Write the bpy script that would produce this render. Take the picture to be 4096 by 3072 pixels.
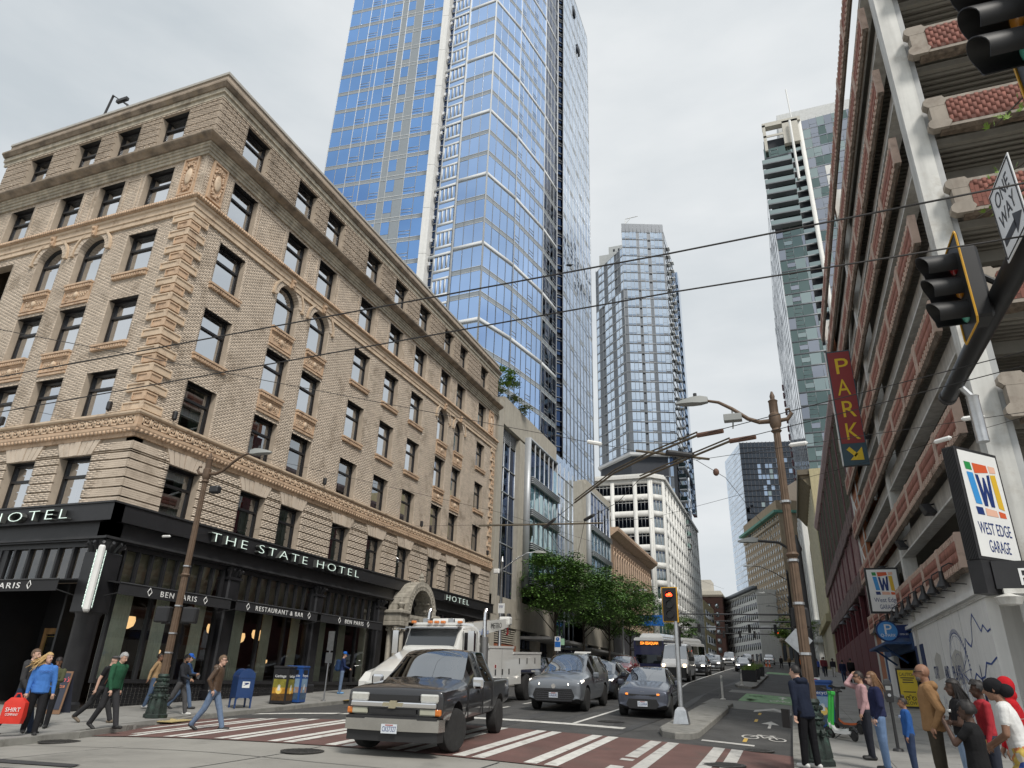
import bpy,bmesh,math,random
import numpy as np
from mathutils import Vector,Matrix,kdtree
random.seed(7);rng=np.random.default_rng(7)
for o in list(bpy.data.objects):bpy.data.objects.remove(o)
sc=bpy.context.scene;COL=sc.collection
PI=math.pi;R=math.radians
# ---------------------------------------------------------------- camera, sky, sun, exposure
cam=bpy.data.cameras.new('camera');co=bpy.data.objects.new('camera',cam);COL.objects.link(co)
cam.sensor_width=36;cam.lens=36*2739.2/4096;cam.clip_start=.1;cam.clip_end=3000
yaw,pitch,roll=-.37565,.405694,.033784
cp,sp,cy,sy=math.cos(pitch),math.sin(pitch),math.cos(yaw),math.sin(yaw)
fw=Vector((sy*cp,cy*cp,sp));rt=Vector((cy,-sy,0));up=rt.cross(fw)
r2=rt*math.cos(roll)+up*math.sin(roll);u2=up*math.cos(roll)-rt*math.sin(roll)
co.matrix_world=Matrix(((r2.x,u2.x,-fw.x,0),(r2.y,u2.y,-fw.y,0),(r2.z,u2.z,-fw.z,1.5),(0,0,0,1)))
sc.camera=co
world=bpy.data.worlds.new('World');sc.world=world;world.use_nodes=True
SUN_EL,SUN_AZ=R(50),R(135) # compass angle from +Y towards +X
def build_sky():
 nt=world.node_tree;N=nt.nodes;L=nt.links;N.clear()
 out=N.new('ShaderNodeOutputWorld');bg=N.new('ShaderNodeBackground');L.new(bg.outputs[0],out.inputs[0])
 sky=N.new('ShaderNodeTexSky');sky.sky_type='NISHITA';sky.sun_disc=False
 sky.sun_elevation=SUN_EL;sky.sun_rotation=SUN_AZ
 sk=N.new('ShaderNodeMix');sk.data_type='RGBA';sk.blend_type='MULTIPLY';sk.inputs[0].default_value=1
 L.new(sky.outputs[0],sk.inputs[6]);sk.inputs[7].default_value=(.11,.11,.11,1)
 tc=N.new('ShaderNodeTexCoord');mp=N.new('ShaderNodeMapping');mp.inputs['Scale'].default_value=(1,1,3.2)
 L.new(tc.outputs['Generated'],mp.inputs[0])
 n1=N.new('ShaderNodeTexNoise');n1.inputs['Scale'].default_value=2.2;n1.inputs['Detail'].default_value=7;n1.inputs['Roughness'].default_value=.52
 n2=N.new('ShaderNodeTexNoise');n2.inputs['Scale'].default_value=1.5;n2.inputs['Detail'].default_value=5
 L.new(mp.outputs[0],n1.inputs[0]);L.new(mp.outputs[0],n2.inputs[0])
 c1=N.new('ShaderNodeValToRGB');e=c1.color_ramp.elements
 e[0].position=.28;e[0].color=(.54,.59,.63,1);e[1].position=.74;e[1].color=(.80,.825,.84,1)
 L.new(n1.outputs[0],c1.inputs[0])
 c2=N.new('ShaderNodeValToRGB');e=c2.color_ramp.elements
 e[0].position=.30;e[0].color=(.55,.55,.55,1);e[1].position=.42;e[1].color=(1,1,1,1)
 L.new(n2.outputs[0],c2.inputs[0])
 mx=N.new('ShaderNodeMix');mx.data_type='RGBA'
 L.new(c2.outputs[0],mx.inputs[0]);L.new(sk.outputs[2],mx.inputs[6]);L.new(c1.outputs[0],mx.inputs[7])
 L.new(mx.outputs[2],bg.inputs[0]);bg.inputs[1].default_value=.53
build_sky()
sun=bpy.data.lights.new('sun','SUN');sun.energy=1.5;sun.angle=R(14);sun.color=(1,.95,.88)
so=bpy.data.objects.new('sun',sun);COL.objects.link(so)
so.rotation_euler=Vector((math.sin(SUN_AZ)*math.cos(SUN_EL),math.cos(SUN_AZ)*math.cos(SUN_EL),math.sin(SUN_EL))).to_track_quat('Z','Y').to_euler()
so.location=(0,0,200)
vs=sc.view_settings;vs.view_transform='Standard';vs.look='None';vs.gamma=1;vs.use_curve_mapping=False
vs.exposure=1.0
sc.render.engine='CYCLES';sc.cycles.use_denoising=True
sc.cycles.max_bounces=7;sc.cycles.glossy_bounces=4;sc.cycles.transparent_max_bounces=12
# ---------------------------------------------------------------- materials
def nodes(name):
 m=bpy.data.materials.new(name);m.use_nodes=True
 nt=m.node_tree;return m,nt.nodes,nt.links,nt.nodes['Principled BSDF']
MC={}
def mat(name,col,rough=.75,metal=0,var=.12,scale=2.5,bump=0,bscale=60,spec=.5,coat=0,island=0,streak=0,dirt=None,emit=0):
 """one procedural material: a base colour with noise wear, optional per-piece variation, streaks, dirt and fine relief"""
 if name in MC:return MC[name]
 m,N,L,b=nodes(name);MC[name]=m
 b.inputs['Roughness'].default_value=rough;b.inputs['Metallic'].default_value=metal
 b.inputs['Specular IOR Level'].default_value=spec;b.inputs['Coat Weight'].default_value=coat
 b.inputs['Coat Roughness'].default_value=.05
 g=N.new('ShaderNodeNewGeometry')
 c=None
 if var>0:
  n=N.new('ShaderNodeTexNoise');n.inputs['Scale'].default_value=scale;n.inputs['Detail'].default_value=6;n.inputs['Roughness'].default_value=.62
  L.new(g.outputs['Position'],n.inputs[0])
  r=N.new('ShaderNodeValToRGB');e=r.color_ramp.elements;e[0].position=.3;e[1].position=.7
  e[0].color=(*[x*(1-var)for x in col],1);e[1].color=(*[min(1,x*(1+var))for x in col],1)
  L.new(n.outputs[0],r.inputs[0]);c=r.outputs[0]
 else:
  v=N.new('ShaderNodeRGB');v.outputs[0].default_value=(*col,1);c=v.outputs[0]
 def mul(c,fac,lo,hi):
  mr=N.new('ShaderNodeMapRange');L.new(fac,mr.inputs[0]);mr.inputs[3].default_value=lo;mr.inputs[4].default_value=hi
  x=N.new('ShaderNodeMix');x.data_type='RGBA';x.blend_type='MULTIPLY';x.inputs[0].default_value=1
  L.new(c,x.inputs[6]);L.new(mr.outputs[0],x.inputs[7]);return x.outputs[2]
 if island:c=mul(c,g.outputs['Random Per Island'],1-island,1+island)
 if streak:
  mp=N.new('ShaderNodeMapping');mp.inputs['Scale'].default_value=(2.2,2.2,.16);L.new(g.outputs['Position'],mp.inputs[0])
  n=N.new('ShaderNodeTexNoise');n.inputs['Scale'].default_value=2.0;n.inputs['Detail'].default_value=5;L.new(mp.outputs[0],n.inputs[0])
  r=N.new('ShaderNodeValToRGB');r.color_ramp.elements[0].position=.40;r.color_ramp.elements[1].position=.60;L.new(n.outputs[0],r.inputs[0])
  c=mul(c,r.outputs[0],1-streak,1)
 if dirt:
  n=N.new('ShaderNodeTexNoise');n.inputs['Scale'].default_value=dirt[1];n.inputs['Detail'].default_value=8;n.inputs['Roughness'].default_value=.7;L.new(g.outputs['Position'],n.inputs[0])
  r=N.new('ShaderNodeValToRGB');r.color_ramp.elements[0].position=.52;r.color_ramp.elements[1].position=.70;L.new(n.outputs[0],r.inputs[0])
  x=N.new('ShaderNodeMix');x.data_type='RGBA';L.new(r.outputs[0],x.inputs[0]);L.new(c,x.inputs[6]);x.inputs[7].default_value=(*dirt[0],1);c=x.outputs[2]
 L.new(c,b.inputs['Base Color'])
 if emit:
  L.new(c,b.inputs['Emission Color']);b.inputs['Emission Strength'].default_value=emit
 if bump:
  n=N.new('ShaderNodeTexNoise');n.inputs['Scale'].default_value=bscale;n.inputs['Detail'].default_value=4;L.new(g.outputs['Position'],n.inputs[0])
  bp=N.new('ShaderNodeBump');bp.inputs['Strength'].default_value=bump;bp.inputs['Distance'].default_value=.02
  L.new(n.outputs[0],bp.inputs['Height']);L.new(bp.outputs[0],b.inputs['Normal'])
 return m
def glass(name,tint=(.35,.4,.38),refl=.35,rough=.01,wav=0):
 """window glass: part mirror (more so at a slant), part see-through"""
 if name in MC:return MC[name]
 m,N,L,b=nodes(name);MC[name]=m;N.remove(b)
 out=N['Material Output'];gl=N.new('ShaderNodeBsdfGlossy');gl.inputs['Roughness'].default_value=rough;gl.inputs[0].default_value=(.95,.97,1,1)
 tr=N.new('ShaderNodeBsdfTransparent');tr.inputs[0].default_value=(*tint,1)
 fr=N.new('ShaderNodeFresnel');fr.inputs[0].default_value=1.5
 mr=N.new('ShaderNodeMapRange');L.new(fr.outputs[0],mr.inputs[0]);mr.inputs[1].default_value=.04;mr.inputs[3].default_value=refl;mr.inputs[4].default_value=1
 mx=N.new('ShaderNodeMixShader');L.new(mr.outputs[0],mx.inputs[0]);L.new(tr.outputs[0],mx.inputs[1]);L.new(gl.outputs[0],mx.inputs[2]);L.new(mx.outputs[0],out.inputs[0])
 if wav:
  g=N.new('ShaderNodeNewGeometry');n=N.new('ShaderNodeTexNoise');n.inputs['Scale'].default_value=.55;n.inputs['Detail'].default_value=1.5;L.new(g.outputs['Position'],n.inputs[0])
  bp=N.new('ShaderNodeBump');bp.inputs['Strength'].default_value=wav;bp.inputs['Distance'].default_value=.1;L.new(n.outputs[0],bp.inputs['Height']);L.new(bp.outputs[0],gl.inputs['Normal'])
 return m
def mirror_glass(name,col,rough=.03,wav=0,var=.06,island=.07):
 """coated curtain-wall glass: a tinted mirror"""
 if name in MC:return MC[name]
 m=mat(name,col,rough=rough,metal=1,var=var,scale=.12,island=island)
 N,L=m.node_tree.nodes,m.node_tree.links;b=N['Principled BSDF'];b.inputs['Specular Tint'].default_value=(1,1,1,1)
 if wav:
  g=N.new('ShaderNodeNewGeometry');n=N.new('ShaderNodeTexNoise');n.inputs['Scale'].default_value=.5;n.inputs['Detail'].default_value=2;L.new(g.outputs['Position'],n.inputs[0])
  bp=N.new('ShaderNodeBump');bp.inputs['Strength'].default_value=wav;bp.inputs['Distance'].default_value=.15;L.new(n.outputs[0],bp.inputs['Height']);L.new(bp.outputs[0],b.inputs['Normal'])
 return m
BLACK=mat('black_paint',(.018,.018,.02),.45,var=.2,bump=.05)
DARK=mat('dark_metal',(.03,.03,.032),.5,var=.2)
WHITE=mat('white_paint',(.75,.75,.73),.6,var=.06)
STEEL=mat('galvanised_steel',(.55,.56,.57),.38,metal=1,var=.15,scale=8)
CHROME=mat('chrome',(.85,.85,.86),.08,metal=1,var=0)
RUBBER=mat('tyre_rubber',(.022,.022,.022),.85,var=.25,scale=12)
# ---------------------------------------------------------------- mesh helpers
SPLIT={'concrete_frame','entrance_wall','rusticated_band','support','entablature','pilaster','crown_frame','canopy','white_trim','side_window','arch_lining','escalator_truss','bracket','edge_joint','plant_vent','plant_room','side_wall','canopy_strut','wall_ledge','base_ornament_','steel_band','signal_bracket','clamp','plate','picture_panel','lane_line','yellow_dash','road_patch','brace','red_sleeves','steps','spandrel_','mast','sill_trim','rear_window','stripe','small_print','hood_rim','letter','brows','eyes','braces'}
class MB:
 """collects shapes; build() links them as ONE mesh object"""
 def __init__(s):s.v=[];s.f=[];s.m=[];s.k=0;s.M=None
 def add(s,vs,fs):
  o=len(s.v)
  if s.M is not None:vs=[tuple(s.M@Vector(p))for p in vs]
  s.v+=[tuple(p)for p in vs];s.f+=[tuple(i+o for i in f)for f in fs];s.m+=[s.k]*len(fs);return s
 def box(s,a,b):
  x0,x1=sorted((a[0],b[0]));y0,y1=sorted((a[1],b[1]));z0,z1=sorted((a[2],b[2]))
  return s.add([(x0,y0,z0),(x1,y0,z0),(x1,y1,z0),(x0,y1,z0),(x0,y0,z1),(x1,y0,z1),(x1,y1,z1),(x0,y1,z1)],
  [(0,3,2,1),(4,5,6,7),(0,1,5,4),(1,2,6,5),(2,3,7,6),(3,0,4,7)])
 def cbox(s,c,d,b=0):
  """box by centre and size; b chamfers the vertical and top edges"""
  x,y,z=c;dx,dy,dz=[k/2 for k in d]
  if not b:return s.box((x-dx,y-dy,z-dz),(x+dx,y+dy,z+dz))
  def ring(i,zz):return[(x-dx+i,y-dy+b,zz),(x-dx+b,y-dy+i,zz),(x+dx-b,y-dy+i,zz),(x+dx-i,y-dy+b,zz),(x+dx-i,y+dy-b,zz),(x+dx-b,y+dy-i,zz),(x-dx+b,y+dy-i,zz),(x-dx+i,y+dy-b,zz)]
  return s.loft([ring(b*.6,z-dz),ring(0,z-dz+b),ring(0,z+dz-b),ring(b*.6,z+dz)])
 def loft(s,rings,cap=True,closed=True):
  n=len(rings[0]);vs=[p for r in rings for p in r];fs=[]
  for i in range(len(rings)-1):
   for j in range(n if closed else n-1):
    k=(j+1)%n;fs.append((i*n+j,i*n+k,(i+1)*n+k,(i+1)*n+j))
  if cap:fs.append(tuple(range(n-1,-1,-1)));fs.append(tuple((len(rings)-1)*n+j for j in range(n)))
  return s.add(vs,fs)
 def prism(s,poly,a,b,ax='z'):
  """polygon extruded from a to b along an axis; poly in the two other axes' order"""
  f={'z':lambda p,t:(p[0],p[1],t),'x':lambda p,t:(t,p[0],p[1]),'y':lambda p,t:(p[0],t,p[1])}[ax]
  return s.loft([[f(p,a)for p in poly],[f(p,b)for p in poly]])
 def tube(s,pts,r,n=8,cap=True):
  pts=[Vector(p)for p in pts];rs=r if isinstance(r,(list,tuple))else[r]*len(pts)
  rings=[];ref=None
  for i,p in enumerate(pts):
   t=(pts[min(i+1,len(pts)-1)]-pts[max(i-1,0)])
   if t.length<1e-9:t=Vector((0,0,1))
   t.normalize()
   if ref is None:ref=Vector((0,0,1))if abs(t.z)<.9 else Vector((1,0,0))
   a=t.cross(ref);a.normalize();b=t.cross(a);ref=-b if False else ref
   rings.append([tuple(p+(a*math.cos(2*PI*k/n)+b*math.sin(2*PI*k/n))*rs[i])for k in range(n)])
  return s.loft(rings,cap)
 def lathe(s,prof,c=(0,0,0),n=16,ax='z',ph=0,sq=None):
  rings=[]
  for r,h in prof:
   ring=[]
   for k in range(n):
    a=2*PI*k/n+ph;x,y=r*math.cos(a),r*math.sin(a)
    q=(x,y,h)if ax=='z' else(h,x,y)if ax=='x' else(x,h,y)
    ring.append((c[0]+q[0],c[1]+q[1],c[2]+q[2]))
   rings.append(ring)
  return s.loft(rings)
 def cyl(s,c,r,h,n=16,ax='z'):return s.lathe([(r,0),(r,h)],c,n,ax)
 def ell(s,c,r,n=12,m=8):
  return s.loft([[(c[0]+r[0]*math.sin(PI*(i+.03)/(m+.06))*math.cos(2*PI*k/n),c[1]+r[1]*math.sin(PI*(i+.03)/(m+.06))*math.sin(2*PI*k/n),c[2]-r[2]*math.cos(PI*(i+.03)/(m+.06)))for k in range(n)]for i in range(m+1)])
 def quad(s,*p):return s.add(p,[tuple(range(len(p)))])
 def strip(s,pts,w,nrm):
  """flat painted line along points, width w, facing nrm"""
  nrm=Vector(nrm);pts=[Vector(p)for p in pts];L_=[];R_=[]
  for i,p in enumerate(pts):
   t=(pts[min(i+1,len(pts)-1)]-pts[max(i-1,0)]).normalized();q=nrm.cross(t).normalized()*(w[i]if isinstance(w,(list,tuple))else w)/2
   L_.append(tuple(p+q));R_.append(tuple(p-q))
  n=len(pts);return s.add(R_+L_,[(i,i+1,n+i+1,n+i)for i in range(n-1)])
 def mesh(s,name,mats,smooth=0):
  me=bpy.data.meshes.new(name);me.from_pydata(s.v,[],s.f)
  for m in(mats if isinstance(mats,(list,tuple))else[mats]):me.materials.append(m)
  if any(s.m):me.polygons.foreach_set('material_index',s.m)
  if smooth:
   me.polygons.foreach_set('use_smooth',[True]*len(me.polygons));me.set_sharp_from_angle(angle=R(smooth))
  me.update();return me
 def build(s,name,mats,parent=None,smooth=0,loc=None,rot=None):
  if name in SPLIT and parent is not None:
   out=[q for q in s.islands()]
   if len(out)>1:return[link(name,q.mesh(name,mats,smooth),parent,loc,rot)for q in out][0]
  return link(name,s.mesh(name,mats,smooth),parent,loc,rot)
 def islands(s):
  """the loose pieces as meshes of their own"""
  up_=list(range(len(s.v)))
  def find(i):
   while up_[i]!=i:up_[i]=up_[up_[i]];i=up_[i]
   return i
  for f in s.f:
   a=find(f[0])
   for i in f[1:]:up_[find(i)]=a
  G={}
  for f,m in zip(s.f,s.m):G.setdefault(find(f[0]),[]).append((f,m))
  for L_ in G.values():
   used=sorted({i for f,_ in L_ for i in f});mp={v:i for i,v in enumerate(used)};q=MB();q.v=[s.v[i]for i in used];q.f=[tuple(mp[i]for i in f)for f,_ in L_];q.m=[m for _,m in L_];yield q
def link(name,data,parent=None,loc=None,rot=None,scale=None):
 o=bpy.data.objects.new(name,data);COL.objects.link(o)
 if parent is not None:
  o.parent=parent
  if loc is None:o.matrix_parent_inverse=PINV.get(parent.name,Matrix())
 if loc is not None:o.location=loc
 if rot is not None:o.rotation_euler=rot if isinstance(rot,(tuple,list))else(0,0,rot)
 if scale is not None:o.scale=scale
 return o
PINV={} # things whose parts are given in world coordinates
def tag(o,label=None,cat=None,group=None,kind=None):
 if label:o['label']=label
 if cat:o['category']=cat
 if group:o['group']=group
 if kind:o['kind']=kind
 return o
def thing(name,label,cat,loc=(0,0,0),rot=0,group=None,world=False):
 o=bpy.data.objects.new(name,None);COL.objects.link(o);o.location=loc
 o.rotation_euler=rot if isinstance(rot,(tuple,list))else(0,0,rot)
 o.empty_display_size=.1
 if world:PINV[o.name]=Matrix.Translation(-Vector(loc))
 return tag(o,label,cat,group)
def copy_tree(o,parent=None):
 c=o.copy();COL.objects.link(c)
 if parent is not None:c.parent=parent
 for ch in o.children:copy_tree(ch,c)
 return c
def np_mesh(name,V,F,mats,mi=None,smooth=False):
 """V (n,3), F (m,4) arrays -> mesh"""
 me=bpy.data.meshes.new(name);V=np.asarray(V,np.float32);F=np.asarray(F,np.int32);m,k=F.shape
 me.vertices.add(len(V));me.vertices.foreach_set('co',V.ravel())
 me.loops.add(m*k);me.loops.foreach_set('vertex_index',F.ravel())
 me.polygons.add(m);me.polygons.foreach_set('loop_start',np.arange(m,dtype=np.int32)*k)
 for q in(mats if isinstance(mats,(list,tuple))else[mats]):me.materials.append(q)
 if mi is not None:me.polygons.foreach_set('material_index',np.asarray(mi,np.int32))
 if smooth:me.polygons.foreach_set('use_smooth',[True]*m)
 me.update(calc_edges=True);me.validate();return me
BOXF=np.array([(0,3,2,1),(4,5,6,7),(0,1,5,4),(1,2,6,5),(2,3,7,6),(3,0,4,7)])
def np_boxes(name,A,B,mats):
 """many boxes (corner arrays) as one mesh"""
 A=np.asarray(A,float);B=np.asarray(B,float);n=len(A)
 lo=np.minimum(A,B);hi=np.maximum(A,B);V=np.zeros((n,8,3))
 for i,(a,b,c)in enumerate([(0,0,0),(1,0,0),(1,1,0),(0,1,0),(0,0,1),(1,0,1),(1,1,1),(0,1,1)]):
  V[:,i,0]=(lo,hi)[a][:,0];V[:,i,1]=(lo,hi)[b][:,1];V[:,i,2]=(lo,hi)[c][:,2]
 return np_mesh(name,V.reshape(-1,3),(BOXF[None]+8*np.arange(n)[:,None,None]).reshape(-1,4),mats)
UNIT={}
def unit_box(m):
 if m.name not in UNIT:UNIT[m.name]=MB().box((-.5,-.5,-.5),(.5,.5,.5)).mesh('piece',m)
 return UNIT[m.name]
def pieces(name,A,B,m,parent,stuff_name,largest=300):
 """boxes as single parts for the nearest ones, the rest joined as one 'stuff' part"""
 A=np.asarray(A,float);B=np.asarray(B,float)
 if len(A)==0:return
 d=np.linalg.norm((A+B)/2-np.array([0,0,1.5]),axis=1);o=np.argsort(d);A=A[o];B=B[o]
 n=min(largest,len(A));me=unit_box(m)
 for a,b in zip(A[:n],B[:n]):
  ob=link(name,me,parent);c=(a+b)/2;s_=np.abs(b-a)
  ob.location=c;ob.scale=s_
 if len(A)>n:
  tag(link(stuff_name,np_boxes(stuff_name,A[n:],B[n:],m),parent),kind='stuff')
def text(parent,s,o,right,upv,size,m,ext=.01,name='lettering',sx=1,align='LEFT',shear=0,space=1,fit=None,off=0,split=False):
 """lettering as a real mesh; fit stretches it to that width"""
 cu=bpy.data.curves.new(name,'FONT');cu.body=s;cu.size=size;cu.extrude=ext;cu.align_x=align;cu.shear=shear;cu.space_character=space;cu.resolution_u=3;cu.offset=off
 fo=bpy.data.objects.new('font',cu);me=bpy.data.meshes.new_from_object(fo);bpy.data.objects.remove(fo);bpy.data.curves.remove(cu)
 me.name=name;me.materials.clear();me.materials.append(m)
 if fit:
  xs=[v.co.x for v in me.vertices];sx=fit/max(1e-3,max(xs)-min(xs))
 ob=bpy.data.objects.new(name,me);COL.objects.link(ob)
 r_=Vector(right).normalized();u_=Vector(upv).normalized();n_=r_.cross(u_)
 M=Matrix(((r_.x*sx,u_.x,n_.x,o[0]),(r_.y*sx,u_.y,n_.y,o[1]),(r_.z*sx,u_.z,n_.z,o[2]),(0,0,0,1)))
 if parent is not None:
  ob.parent=parent;ob.matrix_parent_inverse=PINV.get(parent.name,Matrix())
 ob.matrix_basis=M
 if split: # every letter an object of its own
  mb=MB();mb.v=[tuple(v.co)for v in me.vertices];mb.f=[tuple(p.vertices)for p in me.polygons];mb.m=[0]*len(mb.f)
  for q in mb.islands():o2=bpy.data.objects.new(name,q.mesh(name,m));COL.objects.link(o2);o2.parent=parent;o2.matrix_parent_inverse=ob.matrix_parent_inverse;o2.matrix_basis=M
  bpy.data.objects.remove(ob);return None
 return ob
 # ---------------------------------------------------------------- ground levels
def rise(Y):return float(np.interp(Y,[-50,9,12,60,140,230,400,700],[0,0,.07,1.85,5.2,9.0,14,20]))
def road_z(X,Y):
 f=min(1,max(0,(Y-3)/8));return rise(Y)-.0035*f*min((X+8.5)**2,85)
def east_z(X,Y):return road_z(-.25,Y)+.13+.012*max(0,X+.25)
def west_z(X,Y):return road_z(-17.3 if X<-17.3 else X,Y)+.13+.015*max(0,-17.3-X)
# ================================================================ THE SETTING: ground, roads, kerbs, pavements
ASPH=mat('asphalt',(.066,.065,.063),.85,var=.3,scale=.9,bump=.5,bscale=120,dirt=((.035,.035,.036),.25),streak=0)
CONC=mat('road_concrete',(.27,.26,.235),.85,var=.14,scale=.5,bump=.25,bscale=90,dirt=((.15,.145,.13),.35))
SIDE=mat('pavement_concrete',(.25,.245,.23),.85,var=.13,scale=.9,bump=.2,bscale=80,island=.12,dirt=((.14,.135,.125),.6))
KERB=mat('kerb_concrete',(.23,.225,.205),.85,var=.2,scale=3,bump=.4,bscale=50,dirt=((.12,.115,.1),1.6))
BRICKRED=mat('crosswalk_red',(.135,.072,.062),.85,var=.22,scale=1.2,bump=.3,bscale=90,dirt=((.10,.07,.06),.8))
PAINT=mat('road_paint',(.62,.61,.57),.7,var=.14,scale=6,dirt=((.30,.28,.25),3.6))
PAINTW=mat('road_paint_worn',(.50,.49,.46),.75,var=.2,scale=7,dirt=((.14,.14,.135),3.5))
GREENP=mat('green_lane_paint',(.19,.33,.17),.8,var=.3,scale=3,dirt=((.12,.15,.11),1.6))
YELP=mat('yellow_paint',(.55,.36,.07),.75,var=.2,scale=6,dirt=((.3,.25,.15),4))
def sheet(name,xs,ys,zf,m,dz=0,parent=None,kind='structure'):
 X,Y=np.meshgrid(xs,ys);V=np.stack([X.ravel(),Y.ravel(),np.array([zf(a,b)+dz for a,b in zip(X.ravel(),Y.ravel())])],1)
 n=len(xs);F=[(j*n+i,j*n+i+1,(j+1)*n+i+1,(j+1)*n+i)for j in range(len(ys)-1)for i in range(n-1)]
 o=link(name,np_mesh(name,V,F,m,smooth=True),parent)
 if parent is None:tag(o,kind=kind)
 return o
sheet('ground',[-900,-300,-120,-60,-30,-17.2,-8.5,-.3,30,80,300,900],[-200,-60,-20,0,9,12,60,100,140,180,230,300,400,700,1500],lambda x,y:rise(y),CONC,-.65)
BEND=R(-17.5) # beyond the second crossing the avenue swings to the left
def bend(X,Y,Y0=150.):
 """plan position along the avenue, straight to Y0 and then turned"""
 if Y<=Y0:return X,Y
 d=Y-Y0;return X*math.cos(BEND)+d*math.sin(BEND)-.0,Y0+d*math.cos(BEND)-X*math.sin(BEND)*(1 if d>0 else 0)
sheet('road',np.linspace(-17.25,-.2,24),[18.6]+list(np.linspace(19,60,42))+list(np.linspace(62,150,45)),road_z,ASPH)
# avenue beyond the bend
pts=[(x,150+d)for d in np.linspace(0,330,34)for x in np.linspace(-24,6,7)]
V=[(x*math.cos(BEND)+(y-150)*math.sin(BEND),150+(y-150)*math.cos(BEND)-x*math.sin(BEND)*min(1,(y-150)/60),rise(150+(y-150)*math.cos(BEND))-.05)for x,y in pts]
tag(link('far_road',np_mesh('far_road',V,[(j*7+i,j*7+i+1,(j+1)*7+i+1,(j+1)*7+i)for j in range(33)for i in range(6)],ASPH)),kind='structure')
sheet('intersection',list(np.linspace(-60,-20,6))+list(np.linspace(-17.4,.5,25))+list(np.linspace(4,50,8)),list(np.linspace(-30,2,6))+list(np.linspace(3,18.6,24)),road_z,CONC,-.012)
# panel joints of the concrete intersection
mb=MB()
for y in(4.2,8.6,11.6):
 mb.strip([(x,y+.1*math.sin(x),road_z(x,y)-.006)for x in np.linspace(-30,20,60)],.03,(0,0,1))
for x in(-13.1,-9.4,-5.5,-1.7,3):mb.strip([(x+.35*(y-6)*.1,y,road_z(x,y)-.006)for y in np.linspace(-10,13.3,40)],.03,(0,0,1))
for q in range(9):
 x,y=random.uniform(-14,0),random.uniform(5,12);p=[]
 for k in range(9):p.append((x,y,road_z(x,y)-.005));x+=random.uniform(.1,.5);y+=random.uniform(-.18,.18)
 mb.strip(p,.02,(0,0,1))
io=bpy.data.objects['intersection'];mb.build('joint',mat('tar_seam',(.05,.05,.05),.8),io)
mb=MB()
for(x,y,w,d)in((-12.2,9.2,2.6,.35),(-6.8,21.6,4.2,1.5),(-14.2,24,2.5,.8),(-10,33,3,1.4),(-5,40,2.6,2.2),(-9,7.2,1.5,.3)):
 mb.add([(x-w/2,y-d/2,road_z(x-w/2,y-d/2)+.006),(x+w/2,y-d/2+.1,road_z(x+w/2,y-d/2)+.006),(x+w/2-.1,y+d/2,road_z(x+w/2,y+d/2)+.006),(x-w/2+.2,y+d/2+.05,road_z(x-w/2,y+d/2)+.006)],[(0,1,2,3)])
mb.build('road_patch',mat('tar_patch',(.042,.042,.043),.9,var=.2,bump=.4),bpy.data.objects['road'])
mb=MB();rs=np.random.default_rng(8)
for q in range(34): # cracks and tar seams in the asphalt
 x,y=rs.uniform(-16.5,-1),19+45*rs.uniform(0,1)**1.6;p=[];a=rs.uniform(0,6.28)if rs.random()<.5 else PI/2
 for k in range(int(rs.uniform(5,12))):p.append((x,y,road_z(x,y)+.004));a+=rs.normal(0,.35);x+=.35*math.cos(a);y+=.5*math.sin(a)
 if all(-17<c[0]<-.4 and c[1]>18.8 for c in p):mb.strip(p,rs.uniform(.02,.05),(0,0,1))
tag(mb.build('crack',mat('tar_seam',(.05,.05,.05),.8),bpy.data.objects['road']),kind='stuff')
mb=MB()
for X0 in(-14.9,-13.4,-11.4,-9.8,-7.6,-6.4,-4.4):mb.strip([(X0+.25*math.sin(y*.21+X0),y,road_z(X0,y)+.003)for y in np.linspace(18.7,60,40)],.34,(0,0,1))
tag(mb.build('tyre_track',mat('tyre_worn_asphalt',(.05,.05,.05),.7,var=.35,scale=1.5),bpy.data.objects['road']),kind='stuff')
def paint(name,parts,m,parent,dz=.008,nx=2,ny=2):
 """thin painted shapes laid on the road; parts = lists of plan quads"""
 mb=MB()
 for q in parts:
  (a,b,c,d)=[np.array(p,float)for p in q]
  for i in range(nx):
   for j in range(ny):
    def P(u,v):return a*(1-u)*(1-v)+b*u*(1-v)+c*u*v+d*(1-u)*v
    mb.quad(*[(p[0],p[1],road_z(p[0],p[1])+dz)for p in(P(i/nx,j/ny),P((i+1)/nx,j/ny),P((i+1)/nx,(j+1)/ny),P(i/nx,(j+1)/ny))])
 return mb.build(name,m,parent)
def rect(x0,x1,y0,y1):return[(x0,y0),(x1,y0),(x1,y1),(x0,y1)]
xw=paint('crosswalk',[rect(x,x+1.0,13.4,18.6)for x in np.arange(-17.3,-.6,1.0)]+[rect(-.3,-.22,13.4,18.6)],BRICKRED,None,.004,2,8);tag(xw,kind='structure')
for k in range(-7,4):
 for s_ in(-.2,.2):
  x=-5.97+1.45*k+s_
  if not-16.1<x<-.4:continue
  m_=PAINT if x<-3.6 else PAINTW
  if abs(x+3.26)<.1:segs=[(13.75,14.3),(15.05,15.3),(15.55,18.5)]
  else:segs=[(13.5+max(0,(-14.5-x)*1.2),18.55)]
  for(a,b)in segs:paint('stripe',[rect(x-.13,x+.13,a,b)],m_,xw,.009,1,8)
rd=bpy.data.objects['road']
paint('stop_line',[rect(-16.9+i,-15.9+i,20.4,20.85)for i in range(0,12)]+[rect(-4.9,-4.5,20.4,20.85)],PAINT,rd,.008,2,1)
paint('bike_stop_line',[rect(-2.35,-1.1,19.55,19.85)],PAINTW,rd,.008,3,1)
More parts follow.
